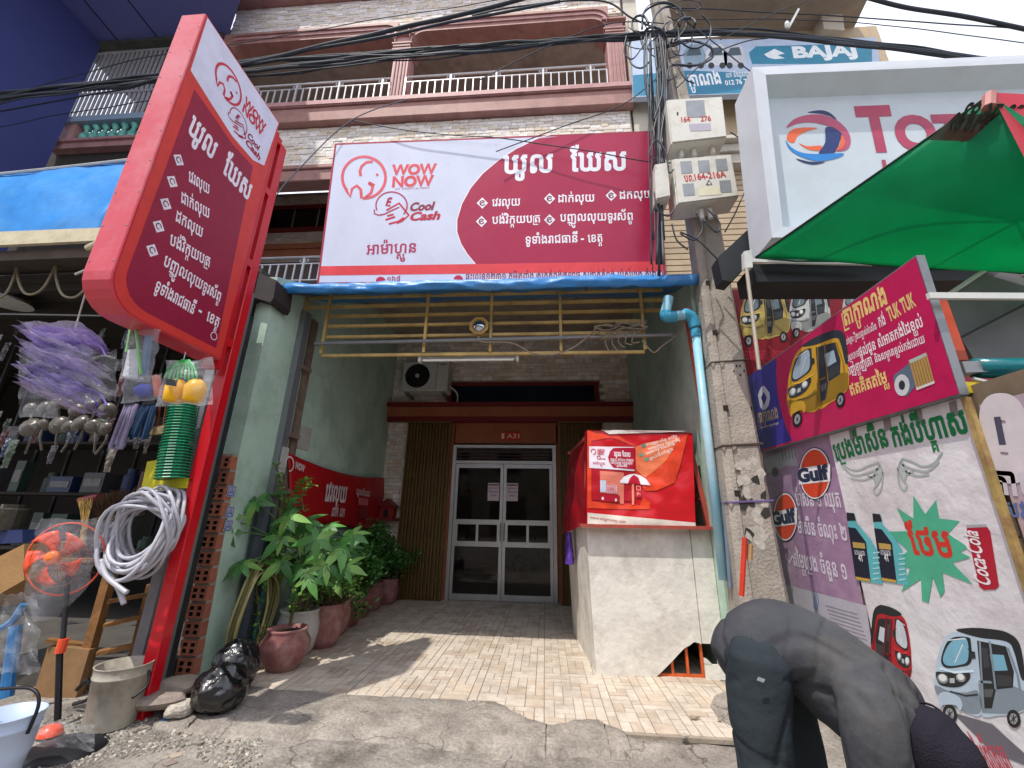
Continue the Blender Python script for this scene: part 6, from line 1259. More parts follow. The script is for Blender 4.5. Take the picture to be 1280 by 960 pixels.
q = MB(); q.slab(PX([(185, 535), (213, 530), (212, 541), (182, 544)], y=2.93), (0, .03, 0)); q.build('tan_brush_head', mat('tan_bristle', '#8c7c5c', rough=.9, bump=.6), label='flat tan brush head below the reddish handles', cat='brush')
m_lad = mat('milky_plastic', '#67635c', rough=.3, var=.2, spec=.6, alpha=.6)
rg = random.Random(21)
for k in range(14):
    cx = 42 + (k % 7) * 15 + rg.uniform(-4, 4); cy = 510 + (k // 7) * 22 + rg.uniform(-5, 5); t = thing('kitchen_utensil', 'greyish plastic ladle or strainer in a crowded bunch hanging under the lilac packs', 'utensil', at(cx, cy, y=3.1), 'hanging kitchen utensils')
    R_ = Matrix.Rotation(pi / 2 + rg.uniform(-.5, .5), 3, 'X') @ Matrix.Rotation(rg.uniform(-.4, .4), 3, 'Y'); r_ = rg.uniform(.05, .09)
    MB().lathe([(r_, 0), (r_ * .95, r_ * .3), (r_ * .6, r_ * .6), (0, r_ * .75)], at(cx, cy, y=3.1), 14, R_, cap=False).build('bowl', m_lad, t, smooth=True, fix=False, thick=.003)
    MB().tube(spline([at(cx, cy, y=3.1), at(cx - 3 + rg.uniform(-4, 4), cy + 14, y=3.08), at(cx - 8 + rg.uniform(-8, 8), cy + 32, y=3.1)], 4), .009, 5).build('handle', m_lad, t)
t = thing('green_mesh_roll', 'bulging roll of glossy green wire mesh hanging beside the red post', 'roll', at(215, 600, y=3.0))
ax = [at(230, 508, y=3.0), at(224, 545, y=3.0), at(220, 560, y=3.0), at(214, 598, y=3.0)]; MB().tube([ax[0], ax[1], ax[1].lerp(ax[2], .5), ax[2], ax[3]], [.085, .092, .07, .098, .09], 14).build('core', mat('green_mesh', '#0c5a40', rough=.3, var=.4, scale=30, bump=.5), t)
q = MB()
for k in range(26):
    v = k / 25; p = ax[0].lerp(ax[3], v); d_ = (ax[3] - ax[0]).normalized(); s_ = Vector((1, 0, 0)); s_ = (s_ - d_ * s_.dot(d_)).normalized(); u_ = d_.cross(s_); r_ = .1 + (.004 if v > .5 else 0)
    q.tube([p + (s_ * cos(a) + u_ * sin(a)) * r_ for a in [2 * pi * j / 14 for j in range(14)]], .005, 4, closed=True)
q.build('wire_turns', mat('green_wire', '#1c8a60', rough=.25), t, kind='stuff')
MB().slab(PX([(184, 577), (203, 574), (202, 588), (242, 600), (240, 610), (176, 612)], y=3.05), (0, .01, 0)).build('yellow_card', mat('yellow_card', '#c8c018', rough=.5, var=.1), label='bright yellow product card behind the green mesh roll above the white hose', cat='card')
# white hose coil
t = thing('white_hose_coil', 'thick coil of white hose hanging against the red post', 'hose', at(188, 665, y=3.0)); cc = at(188, 662, y=3.0); rg = random.Random(5); m_hose = mat('white_hose', '#b9b9c2', rough=.35, var=.08, dirt=('#8c8c94', .4, 6))
for k in range(17):
    rx = .215 + rg.uniform(-.035, .03); rz = .245 + rg.uniform(-.05, .03); o_ = Vector((rg.uniform(-.02, .02), -.02 - .011 * k + .06, rg.uniform(-.06, .03) - .0)); ph_ = rg.random() * 6; tl_2 = .25 + rg.uniform(-.15, .15)
    pts = [cc + o_ + Vector((rx * cos(a) + .06 * sin(a) * tl_2, .05 * sin(a * 2 + ph_), rz * sin(a) * (1 if sin(a) > 0 else 1.05) + .02 * sin(3 * a + ph_))) for a in [2 * pi * j / 30 for j in range(30)]]
    MB().tube(pts, .013, 7, closed=True).build('loop', m_hose, t, smooth=True)
MB().tube(spline([cc + Vector((-.19, -.12, -.2)), cc + Vector((-.09, -.14, -.3)), cc + Vector((.06, -.14, -.38)), cc + Vector((.09, -.14, -.39))], 5), .0165, 7).build('free_end', m_hose, t, smooth=True)
MB().tube(spline([cc + Vector((-.15, -.1, -.26)), cc + Vector((-.02, -.1, -.38)), cc + Vector((.05, -.1, -.47))], 5), .0165, 7).build('free_end', m_hose, t, smooth=True)
# broom and brush
t = thing('coir_broom', 'dark brown coir broom head lying behind the white hose coil', 'broom', at(150, 640, y=3.3)); q = MB(); rg = random.Random(6)
for k in range(260):
    u = rg.random(); a = at(122 + 55 * u, 648 - 10 * u, y=3.3); q.bar(a, a + Vector((rg.uniform(-.05, .04), rg.uniform(-.08, .02), rg.uniform(.08, .2))), .004)
q.build('bristles', mat('coir', '#4a3424', rough=1, var=.4, scale=30), t, kind='stuff'); MB().bar(at(118, 652, y=3.32), at(178, 640, y=3.32), .05).build('head', mat('dark_timber', '#50463e'), t)
t = thing('straw_brush', 'small pale straw brush standing beside the coir broom', 'brush', at(107, 660, y=3.3)); q = MB()
for k in range(70):
    a = at(106 + rg.uniform(-3, 3), 662, y=3.3); q.bar(a, at(107 + rg.uniform(-9, 9), 625 + rg.uniform(-3, 6), y=3.3 + rg.uniform(-.03, .03)), .005)
q.build('straw', mat('straw', '#a88a50', rough=1, var=.3, scale=30), t, kind='stuff'); MB().tube([at(105, 662, y=3.3), at(104, 680, y=3.3)], .02, 8).build('handle', mat('straw', '#a88a50'), t)
MB().tube([at(100, 626, y=3.4), at(124, 621, y=3.4)], .03, 10).build('paint_roller', mat('maroon', '#7c2430', rough=.5), label='maroon paint roller lying left of the brown broom', cat='roller')
# ---- bagged orange fan
t = thing('pedestal_fan', 'orange pedestal fan wrapped in clear plastic at the shop front', 'fan', at(75, 905, y=2.85)); fc = at(82, 698, y=2.85); m_or = mat('orange_plastic', '#e8502a', rough=.35, var=.06, coat=.3)
fx = Vector((1, .25, 0)).normalized(); fy = Vector((.0, -.12, 1)).normalized(); fn = fx.cross(fy).normalized()
if fn.y > 0: fn = -fn
def fp(a, r, d=0.): return fc + fx * (r * cos(a)) + fy * (r * sin(a)) + fn * d
MB().tube([fp(2 * pi * k / 40, .235) for k in range(40)], .006, 5, closed=True).build('guard_ring', m_or, t)
q = MB()
for r_ in (.07, .12, .17): q.tube([fp(2 * pi * k / 30, r_, .05) for k in range(30)], .002, 3, closed=True)
for k in range(28): q.bar(fp(2 * pi * k / 28, .03, .06), fp(2 * pi * k / 28, .213, .0), .003)
q.build('guard_wires', mat('guard_wire', '#8c4a34', rough=.4), t, kind='stuff')
hub = fc + Vector((-.03, -.05, .01))
for k in range(5):
    a0 = 2 * pi * k / 5 + .35; m = MB()
    m.grid(lambda u, v: hub + fx * ((.04 + .135 * u) * cos(a0 + (v - .5) * (.5 + .35 * u) + .5 * u)) + fy * ((.04 + .135 * u) * sin(a0 + (v - .5) * (.5 + .35 * u) + .5 * u)) + fn * (.03 * (v - .5)), 6, 4); m.build('blade', m_or, t, smooth=True, fix=False, thick=.004)
MB().lathe([(.045, 0), (.045, .02), (.035, .035), (0, .04)], hub, 18, Matrix((fx, fy, fn)).transposed(), cap=False).build('hub', mat('light_orange', '#f07838', rough=.3), t, smooth=True)
def wrap(u, v):
    a = 2 * pi * u; s_ = .26 - .1 * v; p = fc + Vector((0, 0, .25)) + Vector((s_ * cos(a) * (1 if v < .75 else 1 - (v - .75) * 3), .13 * sin(a) * (1 - v * .5), -.62 * v)); p += Vector((nv(p, 9), nv(p, 9, 2), nv(p, 9, 5))) * .03; return p
MB().grid(wrap, 30, 22).build('plastic_wrap', m_clear, t, fix=False, smooth=True)
pb_ = at(78, 805, y=2.85); pe = at(72, 900, y=2.88)
MB().tube([pb_ + Vector((0, 0, .03)), pb_ + Vector((0, 0, -.05))], .026, 10).build('collar', m_or, t); MB().tube([pb_ + Vector((0, 0, -.05)), pe], .017, 10).build('pole', m_black, t)
MB().tube([fc + Vector((0, .05, -.1)), pb_], .014, 8).build('neck', m_black, t)
MB().lathe([(.0, .05), (.04, .045), (.055, .02), (.062, 0)], at(62, 918, y=2.8), 16, cap=False).build('base_collar', m_or, t, smooth=True); MB().lathe([(.0, .035), (.15, .03), (.2, .01), (.205, -.01)], at(80, 938, y=2.72), 28, cap=False).build('base', m_black, t, smooth=True)
MB().grid(lambda u, v: at(36 + 80 * u, 912 + 34 * v, y=2.68) + Vector((0, 0, .03 + .05 * sin(pi * u) * sin(pi * v))) + Vector((nv((u * 6, v * 6, 0), 1), nv((u * 6, v * 6, 3), 1), nv((u * 6, v * 6, 5), 1))) * .02, 16, 12).build('base_wrap', m_clear, t, fix=False)
# second wrapped thing: blue stand
t = thing('blue_wrapped_stand', 'blue plastic stand wrapped in clear plastic at the left edge beside the fan', 'stand', at(15, 870, y=2.95)); q = MB(); mb_ = mat('sky_blue_plastic', '#2c70a8', rough=.35)
MB().tube(spline(PX([(30, 755), (14, 778), (-10, 790)], y=2.95), 5), .022, 8).build('arm', mb_, t); MB().tube([at(20, 782, y=2.95), at(8, 872, y=2.95)], .035, 10).build('column', mb_, t)
MB().grid(lambda u, v: at(-12 + 60 * u, 742 + 100 * v, y=2.86 + .05 * nv((u * 5, v * 5, 9), 1)) + Vector((nv((u * 7, v * 7, 2), 1), 0, nv((u * 7, v * 7, 5), 1))) * .03, 16, 20).build('plastic_wrap', m_clear, t, fix=False, smooth=True)
# cartons, pallet
m_card = mat('cardboard', '#a07c50', rough=.85, var=.12, bump=.2)
MB().slab(PX([(-40, 715), (30, 680), (30, 725), (-40, 765)], y=3.2), (0, .35, 0)).build('cardboard_box', m_card, label='pale brown cardboard box at the left edge behind the blue stand', cat='box')
MB().slab(PX([(-40, 665), (28, 662), (28, 678), (-40, 682)], y=3.25), (0, .3, 0)).build('blue_carton', mat('deep_blue_card', '#1c2c5c', rough=.6), label='dark blue carton lying above the cardboard box at the left edge', cat='carton')
q = MB(); q.lathe([(.1, 0), (.1, .16), (.08, .17), (.08, .2)], at(8, 662, y=3.3), 16); q.build('lidded_jar', mat('dark_jar', '#3c3830', rough=.3, var=.4, scale=40), label='dark jar with small goods and blue lid at the left edge', cat='jar')
m_pal = mat('pallet_wood', '#8c6238', rough=.85, var=.28, scale=8, bump=.4, dirt=('#5a4028', .5, 6))
t = thing('wooden_pallet', 'rough wooden crate of posts and slats standing behind the beige bucket', 'pallet', at(130, 880, y=3.35))
Z = lambda px, py, y=3.35: at(px, py, y=y)
MB().bar(Z(146, 690), Z(92, 884), .07, .06).build('post', m_pal, t); MB().bar(Z(190, 730, 3.5), Z(165, 830, 3.5), .05, .05).build('post', m_pal, t)
for a, b in (((135, 752), (190, 742)), ((130, 782), (186, 768)), ((122, 816), (182, 804)), ((60, 800), (118, 808)), ((28, 700), (140, 700))): MB().bar(Z(*a, 3.3), Z(*b, 3.45), .075, .025).build('slat', m_pal, t)
MB().slab(PX([(60, 808), (112, 812), (92, 880), (40, 872)], y=3.3), (0, .05, 0)).build('plywood', mat('plywood', '#8a6a48', rough=.85, var=.2), t)
MB().tube(spline([Z(96, 862, 3.1), Z(110, 850, 3.05), Z(112, 872, 3.05), Z(92, 880, 3.1)], 5), .012, 6).build('black_strap', m_black, label='black strap lying on the plywood at the foot of the fan', cat='strap')
# buckets
def bucket(name, label, base, r0, r1, h, mt, hp=None, hm=None):
    t = thing(name, label, 'bucket', base); MB().lathe([(r0, 0), (r0 + (r1 - r0) * .8, h * .8), (r0 + (r1 - r0) * .8 + .004, h * .81), (r0 + (r1 - r0) * .85 + .004, h * .83), (r0 + (r1 - r0) * .85, h * .84), (r1, h * .98), (r1 + .006, h), (r1 - .004, h), (r1 - .012, h * .5), (r0 - .01, .02), (0, .02)], base, 32, cap=False).build('shell', mt, t, smooth=True, fix=False)
    MB().lathe([(r0, 0), (0, 0.001)], base, 24, cap=False).build('bottom', mt, t)
    if hp: MB().tube(spline(hp, 6), .008, 6).build('handle', hm or m_black, t, smooth=True)
    return t
b0 = at(137, 905, z=0.); b0.z = gh(b0.x, b0.y)
bucket('paint_bucket', 'dirty off white bucket standing beside the foot of the red post', b0, .13, .152, .34, mat('dirty_cream_plastic', '#a8a294', rough=.5, var=.12, dirt=('#6f685a', .7, 7)), [b0 + Vector((.16, .02, .3)), b0 + Vector((.19, .0, .22)), b0 + Vector((.16, -.06, .17))])
b1 = at(-22, 992, y=2.34); bucket('white_bucket', 'clean pale blue white bucket with black handle in the bottom left corner', b1, .105, .14, .33, mat('pale_blue_white', '#b4c4dc', rough=.3, var=.04), [b1 + Vector((.14, -.0, .25)), b1 + Vector((.15, .0, .38)), b1 + Vector((.08, -.0, .44)), b1 + Vector((-.1, 0, .43))])
# rubbish bags
m_bag = mat('black_bin_bag', '#0c0d10', rough=.22, var=.3, bump=.9, bscale=14, spec=.7, coat=.3)
t = thing('rubbish_bag', 'shiny black rubbish bag knotted in the middle at the foot of the green wall', 'rubbish bag', (-2.3, 3.3, 0))
def blob(c, r, seed, nu=80, nv_=50):
    q = MB(); 
    def f(u, v):
        a = 2 * pi * u; b = pi * (v - .5); d = Vector((cos(a) * cos(b), sin(a) * cos(b), sin(b))); k = 1.02 + .14 * nv(d, 2.2, seed) - .14 * abs(nv(d, 2.6, seed)) - .05 * abs(nv(d, 6, seed + 1))
        p = Vector((d.x * r[0], d.y * r[1], d.z * r[2])) * k; z = c[2] + p.z; return Vector((c[0] + p.x, c[1] + p.y, max(z, .0)))
    return q.grid(f, nu, nv_)
ba = at(268, 905, y=3.22); bb2 = at(285, 865, y=3.5)
blob((ba.x, 3.22, .13), (.17, .17, .16), 1).build('lower_bag', m_bag, t, smooth=True, fix=False); blob((bb2.x + .02, 3.5, .17), (.16, .17, .2), 5).build('upper_bag', m_bag, t, smooth=True, fix=False)
MB().tube(spline([at(262, 857, y=3.2), at(268, 852, y=3.17), at(272, 857, y=3.16), at(266, 861, y=3.17)], 4), .007, 5).build('knot_string', mat('cream_string', '#b8a88c', rough=.8), t)
# stone slab, handle, debris
def rock(name, label, c, s_, seed, mt, flat_=1.):
    q = MB(); q.grid(lambda u, v: (lambda d: Vector((c[0] + d.x * s_[0] * (1 + .25 * nv(d, 1.3, seed) + .1 * nv(d, 4, seed)), c[1] + d.y * s_[1] * (1 + .25 * nv(d, 1.3, seed + 1)), c[2] + max(-.6, min(.8, d.z * 1.3)) * s_[2] * (1 + .1 * nv(d, 4, seed)))))(Vector((cos(2 * pi * u) * cos(pi * (v - .5)), sin(2 * pi * u) * cos(pi * (v - .5)), sin(pi * (v - .5))))), 14, 9); return q.build(name, mt, label=label, cat='stone', smooth=False, fix=False)
m_rock = mat('broken_stone', '#8c7f76', rough=.95, var=.25, scale=9, bump=.6, bscale=30)
g = at(190, 888, y=3.12); rock('stone_slab', 'flat grey pink stone slab propped at the foot of the red post', (g.x, 3.12, .09), (.2, .13, .05), 3, m_rock); g = at(222, 874, y=3.4); rock('stone_slab', 'second flat stone slab lying behind the first towards the rubbish bag', (g.x, 3.42, .07), (.17, .12, .05), 8, mat('pale_stone', '#a39686', rough=.95, var=.2, bump=.6))
g = at(222, 900, y=3.1); rock('broken_tile', 'pale broken lump under the blue handle beside the rubbish bag', (g.x, 3.1, .05), (.09, .08, .05), 12, mat('chalky_stone', '#b0a89c', rough=.95, var=.3, bump=.6))
MB().bar(at(204, 903, y=3.05), at(240, 877, y=3.15), .028).build('blue_tool', mat('tool_blue', '#1c5a8c', rough=.4), label='blue metal tool handle lying against the stones by the rubbish bag', cat='tool')
rg = random.Random(8); grav = MB(); gm = [mat('gravel_a', '#8a857c', rough=.95, var=.3), mat('gravel_b', '#b4aea4', rough=.95, var=.3), mat('gravel_c', '#6a645c', rough=.95, var=.3)]
for k in range(4200):
    px_ = rg.uniform(40, 330); py_ = rg.uniform(882, 985); p = at(px_, py_, z=.03)
    if nv(p, 1.4, 3) < -.18 - .2 * (px_ > 250): continue
    p.z = gh(p.x, p.y); s_ = rg.uniform(.004, .014) * (1.7 if rg.random() < .05 else 1); R_ = Matrix.Rotation(rg.random() * 3, 3, Vector((rg.random(), rg.random(), rg.random())).normalized()); d_ = [(-s_, 0, 0), (s_ * 1.1, 0, 0), (0, -s_, 0), (0, s_ * .8, 0), (0, 0, -s_ * .7), (0, 0, s_ * .8)]
    grav.add([p + R_ @ Vector(v) for v in d_], [(0, 2, 5), (2, 1, 5), (1, 3, 5), (3, 0, 5), (2, 0, 4), (1, 2, 4), (3, 1, 4), (0, 3, 4)], rg.choice((0, 0, 1, 2)))
tag(grav.build('gravel', gm, fix=False), 'loose grey gravel and grit spread in front of the bucket and rubbish bag', 'gravel', kind='stuff')
for k in range(26):
    px_, py_ = (rg.uniform(150, 300), rg.uniform(905, 955)) if k < 16 else (rg.uniform(320, 980), rg.uniform(880, 955)); p = at(px_, py_, z=0); p.z = gh(p.x, p.y) if p.y < 3.2 else .013; s_ = rg.uniform(.012, .04); n_ = rg.randint(4, 6); a0 = rg.random() * 6
    tag(MB().slab([(p.x + s_ * rg.uniform(.6, 1.3) * cos(a0 + 2 * pi * i / n_), p.y + s_ * rg.uniform(.5, 1) * sin(a0 + 2 * pi * i / n_), p.z - .002) for i in range(n_)], (0, 0, rg.uniform(.006, .015))).build('rubble_chip', rg.choice([MATS['chalky_stone'], m_rock, MATS['pale_stone']])), 'small flat chip of broken tile or mortar lying on the pavement', 'rubble', 'rubble chips on the pavement')
# green hose on the wall
t = thing('garden_hose', 'olive green hose hanging in long loops on the green wall beside the pots', 'hose', (XL + .1, 4.0, .2)); m_oh = mat('olive_hose', '#a09a68', rough=.4, var=.2); cc = at(312, 772, x=XL + .14)
for k in range(6):
    ry = .26 + rg.uniform(-.05, .03); rz = .47 + rg.uniform(-.1, .02); o_ = Vector((.02 * k, rg.uniform(-.04, .04), rg.uniform(-.02, .05)))
    MB().tube([cc + o_ + Vector((.02 * sin(3 * a), ry * cos(a) + .0 * sin(a), rz * sin(a))) for a in [2 * pi * j / 32 for j in range(32)]], .012, 6, closed=True).build('loop', m_oh, t, smooth=True)
MB().tube(spline([cc + Vector((.12, -.05, .4)), cc + Vector((.13, .03, .1)), cc + Vector((.13, -.03, -.25)), cc + Vector((.14, -.12, -.48)), cc + Vector((.2, -.1, -.6)), cc + Vector((.32, -.1, -.68)), cc + Vector((.42, -.2, -.7))], 8), .012, 6).build('tail', m_oh, t, smooth=True)
MB().tube([(XL + .12, 4.28, 0), (XL + .12, 4.28, .75)], .018, 8).build('tap_pipe', mat('teal_pipe', '#3c7c80', rough=.5), label='thin teal water pipe standing behind the first flower pot', cat='pipe')

# dim packets hanging at the back of the hardware shop
rg = random.Random(77)
for k in range(34):
    px_, py_ = rg.uniform(-5, 190), rg.uniform(395, 560); y_ = rg.uniform(3.9, 4.5); c = at(px_, py_, y=y_); w_, h_ = rg.uniform(.05, .12), rg.uniform(.12, .3); q = MB()
    q.grid(lambda u, v: c + Vector(((u - .5) * w_ * (1 - .3 * v) + .01 * nv((u * 3, v * 3, k), 2), -.03 * sin(pi * u) * sin(pi * v) + .01 * nv((u * 4, v * 4, k + 9), 2), -h_ * v)), 7, 9)
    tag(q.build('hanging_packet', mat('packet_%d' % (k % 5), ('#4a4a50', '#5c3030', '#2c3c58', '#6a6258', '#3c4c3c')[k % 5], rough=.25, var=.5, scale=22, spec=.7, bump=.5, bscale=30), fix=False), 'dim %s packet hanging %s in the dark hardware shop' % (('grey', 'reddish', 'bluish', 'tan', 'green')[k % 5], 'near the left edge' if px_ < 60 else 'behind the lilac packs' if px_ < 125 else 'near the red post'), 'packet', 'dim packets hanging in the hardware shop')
MB().tube([at(-20, 392, y=4.0), at(215, 396, y=4.0)], .012, 6).build('hanging_rail', m_steel, label='dark rail across the shop from which the dim packets hang', cat='rail')
# ================================================================ PLANTS
m_pot = mat('terracotta_pot', '#8c5a58', rough=.6, var=.14, scale=8, bump=.15, dirt=('#b49c90', .6, 4)); m_soil = mat('potting_soil', '#2c2018', rough=1, var=.4, scale=40, bump=1)
m_lf = [mat('leaf_green_a', '#3a6c30', rough=.5, var=.25, scale=9, spec=.5, cell=.25), mat('leaf_green_b', '#4e863c', rough=.5, var=.25, scale=9, spec=.5, cell=.25), mat('leaf_green_c', '#709a4a', rough=.5, var=.2, scale=9, cell=.25)]
m_stem = mat('plant_stem', '#6a5c40', rough=.9, var=.2, bump=.4)
def leaf_mesh(L, W, mt, n=5, droop=.25, fold=.2):
    q = MB(); vs = []
    for i in range(n + 1):
        t_ = i / n; w_ = W * sin(pi * min(1, t_ ** .8 * .98 + .01)) * (1 - .15 * t_); z = -droop * L * t_ * t_
        vs += [(-w_, L * t_, z + fold * w_), (0, L * t_, z), (w_, L * t_, z + fold * w_)]
    fs = []
    for i in range(n):
        a = i * 3; fs += [(a, a + 1, a + 4, a + 3), (a + 1, a + 2, a + 5, a + 4)]
    return q.add(vs, fs).mesh('leaf', mt, smooth=True)
big = [leaf_mesh(.29, .055, m_lf[i % 3], 6, .3) for i in range(3)] + [leaf_mesh(.22, .045, m_lf[i % 2], 6, .12) for i in range(2)]
def rot_to(d, roll=0.):
    return (d.to_track_quat('Y', 'Z') @ Matrix.Rotation(roll, 3, 'Y').to_quaternion()).to_euler()
def pot(t, c, r, h, belly=1.1, mt=None):
    P0 = MB().lathe([(r * .62, 0), (r * .85, h * .15), (r * belly, h * .5), (r * belly * .98, h * .68), (r * .86, h * .9), (r * .9, h * .94), (r * .93, h), (r * .78, h), (r * .76, h * .9), (0, h * .9)], c, 30, cap=False).build('pot', mt or m_pot, t, smooth=True, fix=False)
    MB().lathe([(r * .78, h * .9), (r * .5, h * .93), (0, h * .93)], c, 20, cap=False).build('soil', m_soil, P0, smooth=True, fix=False)
PC = [(at(356, 842, z=0)), at(400, 813, z=0)]
# first pot with a small seedling
c = Vector((-2.3, 4.04, 0)); t = thing('potted_seedling', 'round terracotta pot at the front of the row with one small upright seedling', 'potted plant', c)
pot(t, c, .18, .32, 1.14)
sm = [leaf_mesh(.085, .02, m_lf[2], 4, .2), leaf_mesh(.07, .018, m_lf[1], 4, .1)]
rg = random.Random(12)
for s_ in range(3):
    b = c + Vector((rg.uniform(-.03, .04), rg.uniform(-.03, .03), .33)); e = b + Vector((rg.uniform(-.04, .06), rg.uniform(-.04, .04), .2 + .06 * s_)); MB().tube([b, e], .006, 5).build('stem', m_stem, t)
    for k in range(9):
        d_ = Vector((rg.uniform(-1, 1), rg.uniform(-1, 1), rg.uniform(.2, 1))).normalized(); piece('leaf', rg.choice(sm), t, b.lerp(e, .3 + .7 * k / 9), rot_to(d_))
# money tree with palmate leaves
c = Vector((-2.42, 4.42, 0)); t = thing('money_tree', 'tall leafy tree plant with broad hand shaped leaves in a white pot', 'potted plant', c)
pot(t, c, .2, .4, .98, mat('white_pot', '#b8b8b4', rough=.45, var=.1, dirt=('#77746c', .5, 5)))
trunks = [((-.02, 0), (-.06, .05), 1.05), ((.03, .02), (.08, -.02), 1.0), ((0, -.03), (.02, -.12), .95)]
tops = []
for (a, b, h) in trunks:
    P_ = spline([c + Vector((a[0], a[1], .35)), c + Vector(((a[0] + b[0]) / 2 + .02, (a[1] + b[1]) / 2, .7)), c + Vector((b[0], b[1], h))], 6); MB().tube(P_, [.022 - .008 * i / (len(P_) - 1) for i in range(len(P_))], 7).build('trunk', m_stem, t, smooth=True); tops.append(P_[-1])
cents = PX([(310, 640), (330, 672), (348, 655), (372, 668), (392, 690), (415, 668), (430, 690), (350, 700), (322, 700), (400, 660), (365, 640), (442, 705), (375, 715), (305, 665), (340, 628), (405, 720), (318, 622), (338, 680), (380, 700), (420, 705), (295, 655), (360, 675), (325, 655), (352, 632), (435, 675), (300, 690), (340, 715), (385, 725), (420, 685), (372, 655)], y=4.1)
nL = 0
for i, h in enumerate(cents):
    h = h + Vector((rg.uniform(-.05, .05), rg.uniform(-.25, .3), rg.uniform(-.05, .05))); tp_ = min(tops, key=lambda q_: (q_ - h).length)
    st = tp_ + Vector((0, 0, -rg.uniform(0, .25))); MB().tube(spline([st, st.lerp(h, .5) + Vector((0, 0, .07)), h], 5), .005, 5).build('leaf_stalk', mat('green_stalk', '#4c7434', rough=.6), t)
    nrm_ = Vector((rg.uniform(-.35, .45), rg.uniform(-.95, -.45), rg.uniform(.35, .8))).normalized(); nn_ = rg.choice((6, 7, 7)); u_ = nrm_.cross(Vector((0, 0, 1))).normalized(); v_ = nrm_.cross(u_).normalized(); ph0 = rg.random()
    for k in range(nn_):
        a = 2 * pi * (k + ph0) / nn_ + rg.uniform(-.12, .12); d_ = (u_ * cos(a) + v_ * sin(a) + Vector((0, 0, -.28))).normalized(); sc_ = rg.uniform(.52, .86)
        piece('leaf', rg.choice(big), t, h, (lambda Q: Q.to_euler())(Matrix((d_.cross(nrm_).normalized(), d_, d_.cross(nrm_).normalized().cross(d_))).transposed()), (sc_, sc_, sc_)); nL += 1
# climbing twigs
c = Vector((-2.62, 4.15, 0)); t = thing('climbing_plant', 'thin climbing plant with small round leaves rising against the steel channel', 'plant', c + Vector((0, 0, .3)))
rl = leaf_mesh(.06, .024, m_lf[2], 3, .1)
for (pts) in ([(330, 740), (342, 690), (352, 640), (350, 600), (345, 582)], [(335, 700), (355, 640), (372, 610), (385, 600)], [(325, 800), (322, 750), (318, 700), (322, 670)], [(380, 640), (378, 618), (392, 606)]):
    P_ = spline(PX(pts, y=4.1), 8); MB().tube(P_, .006, 5).build('vine', m_stem, t)
    for p in P_[::1]:
        for _ in range(2): d_ = Vector((rg.uniform(-1, 1), rg.uniform(-1, .6), rg.uniform(-.3, .8))).normalized(); piece('leaf', rl, t, p + d_ * .01, rot_to(d_), (1, 1, 1))
def bush(name, label, c, r, h, hr, dens, mi, pr=.2, ph=.34, leafL=.05, seed=0, mt=None):
    t = thing(name, label, 'potted plant', c, None); pot(t, c, pr, ph, 1.0, mt); rg = random.Random(seed); q = MB(); S_ = MB()
    for k in range(10):
        e = c + Vector((rg.uniform(-.6, .6) * r, rg.uniform(-.6, .6) * r, h + rg.uniform(-.3, .3) * hr)); S_.tube(spline([c + Vector((rg.uniform(-.04, .04), rg.uniform(-.04, .04), ph * .9)), c.lerp(e, .5) + Vector((0, 0, .1)), e], 4), .006, 4)
    S_.build('twigs', m_stem, t, kind='stuff')
    cl_ = [Vector((rg.gauss(0, .5) * r, rg.gauss(0, .5) * r, h + rg.gauss(0, .45) * hr)) for _ in range(16)]
    for k in range(dens):
        cc_ = rg.choice(cl_); p = c + cc_ + Vector((rg.gauss(0, 1), rg.gauss(0, 1), rg.gauss(0, 1))) * r * .27
        if p.x < XL + .03: p.x = XL + .03 + rg.random() * .05
        d_ = Vector((rg.uniform(-1, 1), rg.uniform(-1, 1), rg.uniform(-.4, .9))).normalized(); s_ = d_.cross(Vector((rg.random(), rg.random(), rg.random()))).normalized(); L_ = leafL * rg.uniform(.7, 1.3); w_ = L_ * .28
        q.add([p, p + d_ * L_ * .5 + s_ * w_, p + d_ * L_, p + d_ * L_ * .5 - s_ * w_], [(0, 1, 2, 3)], rg.choice(mi), rg.random())
    q.build('foliage', m_lf, t, kind='stuff', fix=False); return t
bush('potted_shrub', 'bushy bright green small leaved shrub in the terracotta pot behind the first one', Vector((-2.3, 4.72, 0)), .28, .66, .28, 2600, (1, 2, 2), .19, .4, .045, 1)
bush('potted_shrub', 'low yellow green shrub in the third terracotta pot from the front', Vector((-2.4, 5.12, 0)), .24, .62, .22, 1500, (1, 2), .18, .36, .04, 2)
bush('potted_shrub', 'dark leafy shrub in the fourth pot, under the left part of the red banner', Vector((-2.45, 5.55, 0)), .25, .72, .28, 2200, (0, 0, 1), .19, .36, .055, 3)
bush('potted_shrub', 'dark tall shrub in the fifth pot, under the middle of the red banner', Vector((-2.5, 6.0, 0)), .25, .78, .3, 2000, (0, 0, 0), .19, .36, .06, 4)
bush('potted_shrub', 'dark shrub in the sixth pot, near the far end of the red banner', Vector((-2.52, 6.45, 0)), .26, .8, .3, 1600, (0, 0), .19, .36, .06, 5)
bush('potted_shrub', 'low dark plant in the last pot before the stone pillar', Vector((-2.45, 6.9, 0)), .24, .62, .22, 1200, (0, 0, 0), .19, .36, .06, 6)
MB().slab([(-2.75, 7.1, .78), (-2.45, 7.1, .78), (-2.42, 7.1, .84), (-2.78, 7.1, .84)], (0, .25, 0)).build('shrine_ledge', m_dred) if 0 else None
t = thing('spirit_shrine', 'small red house shaped shrine on a shelf against the stone pillar', 'shrine', (-2.68, 7.2, 1.2))
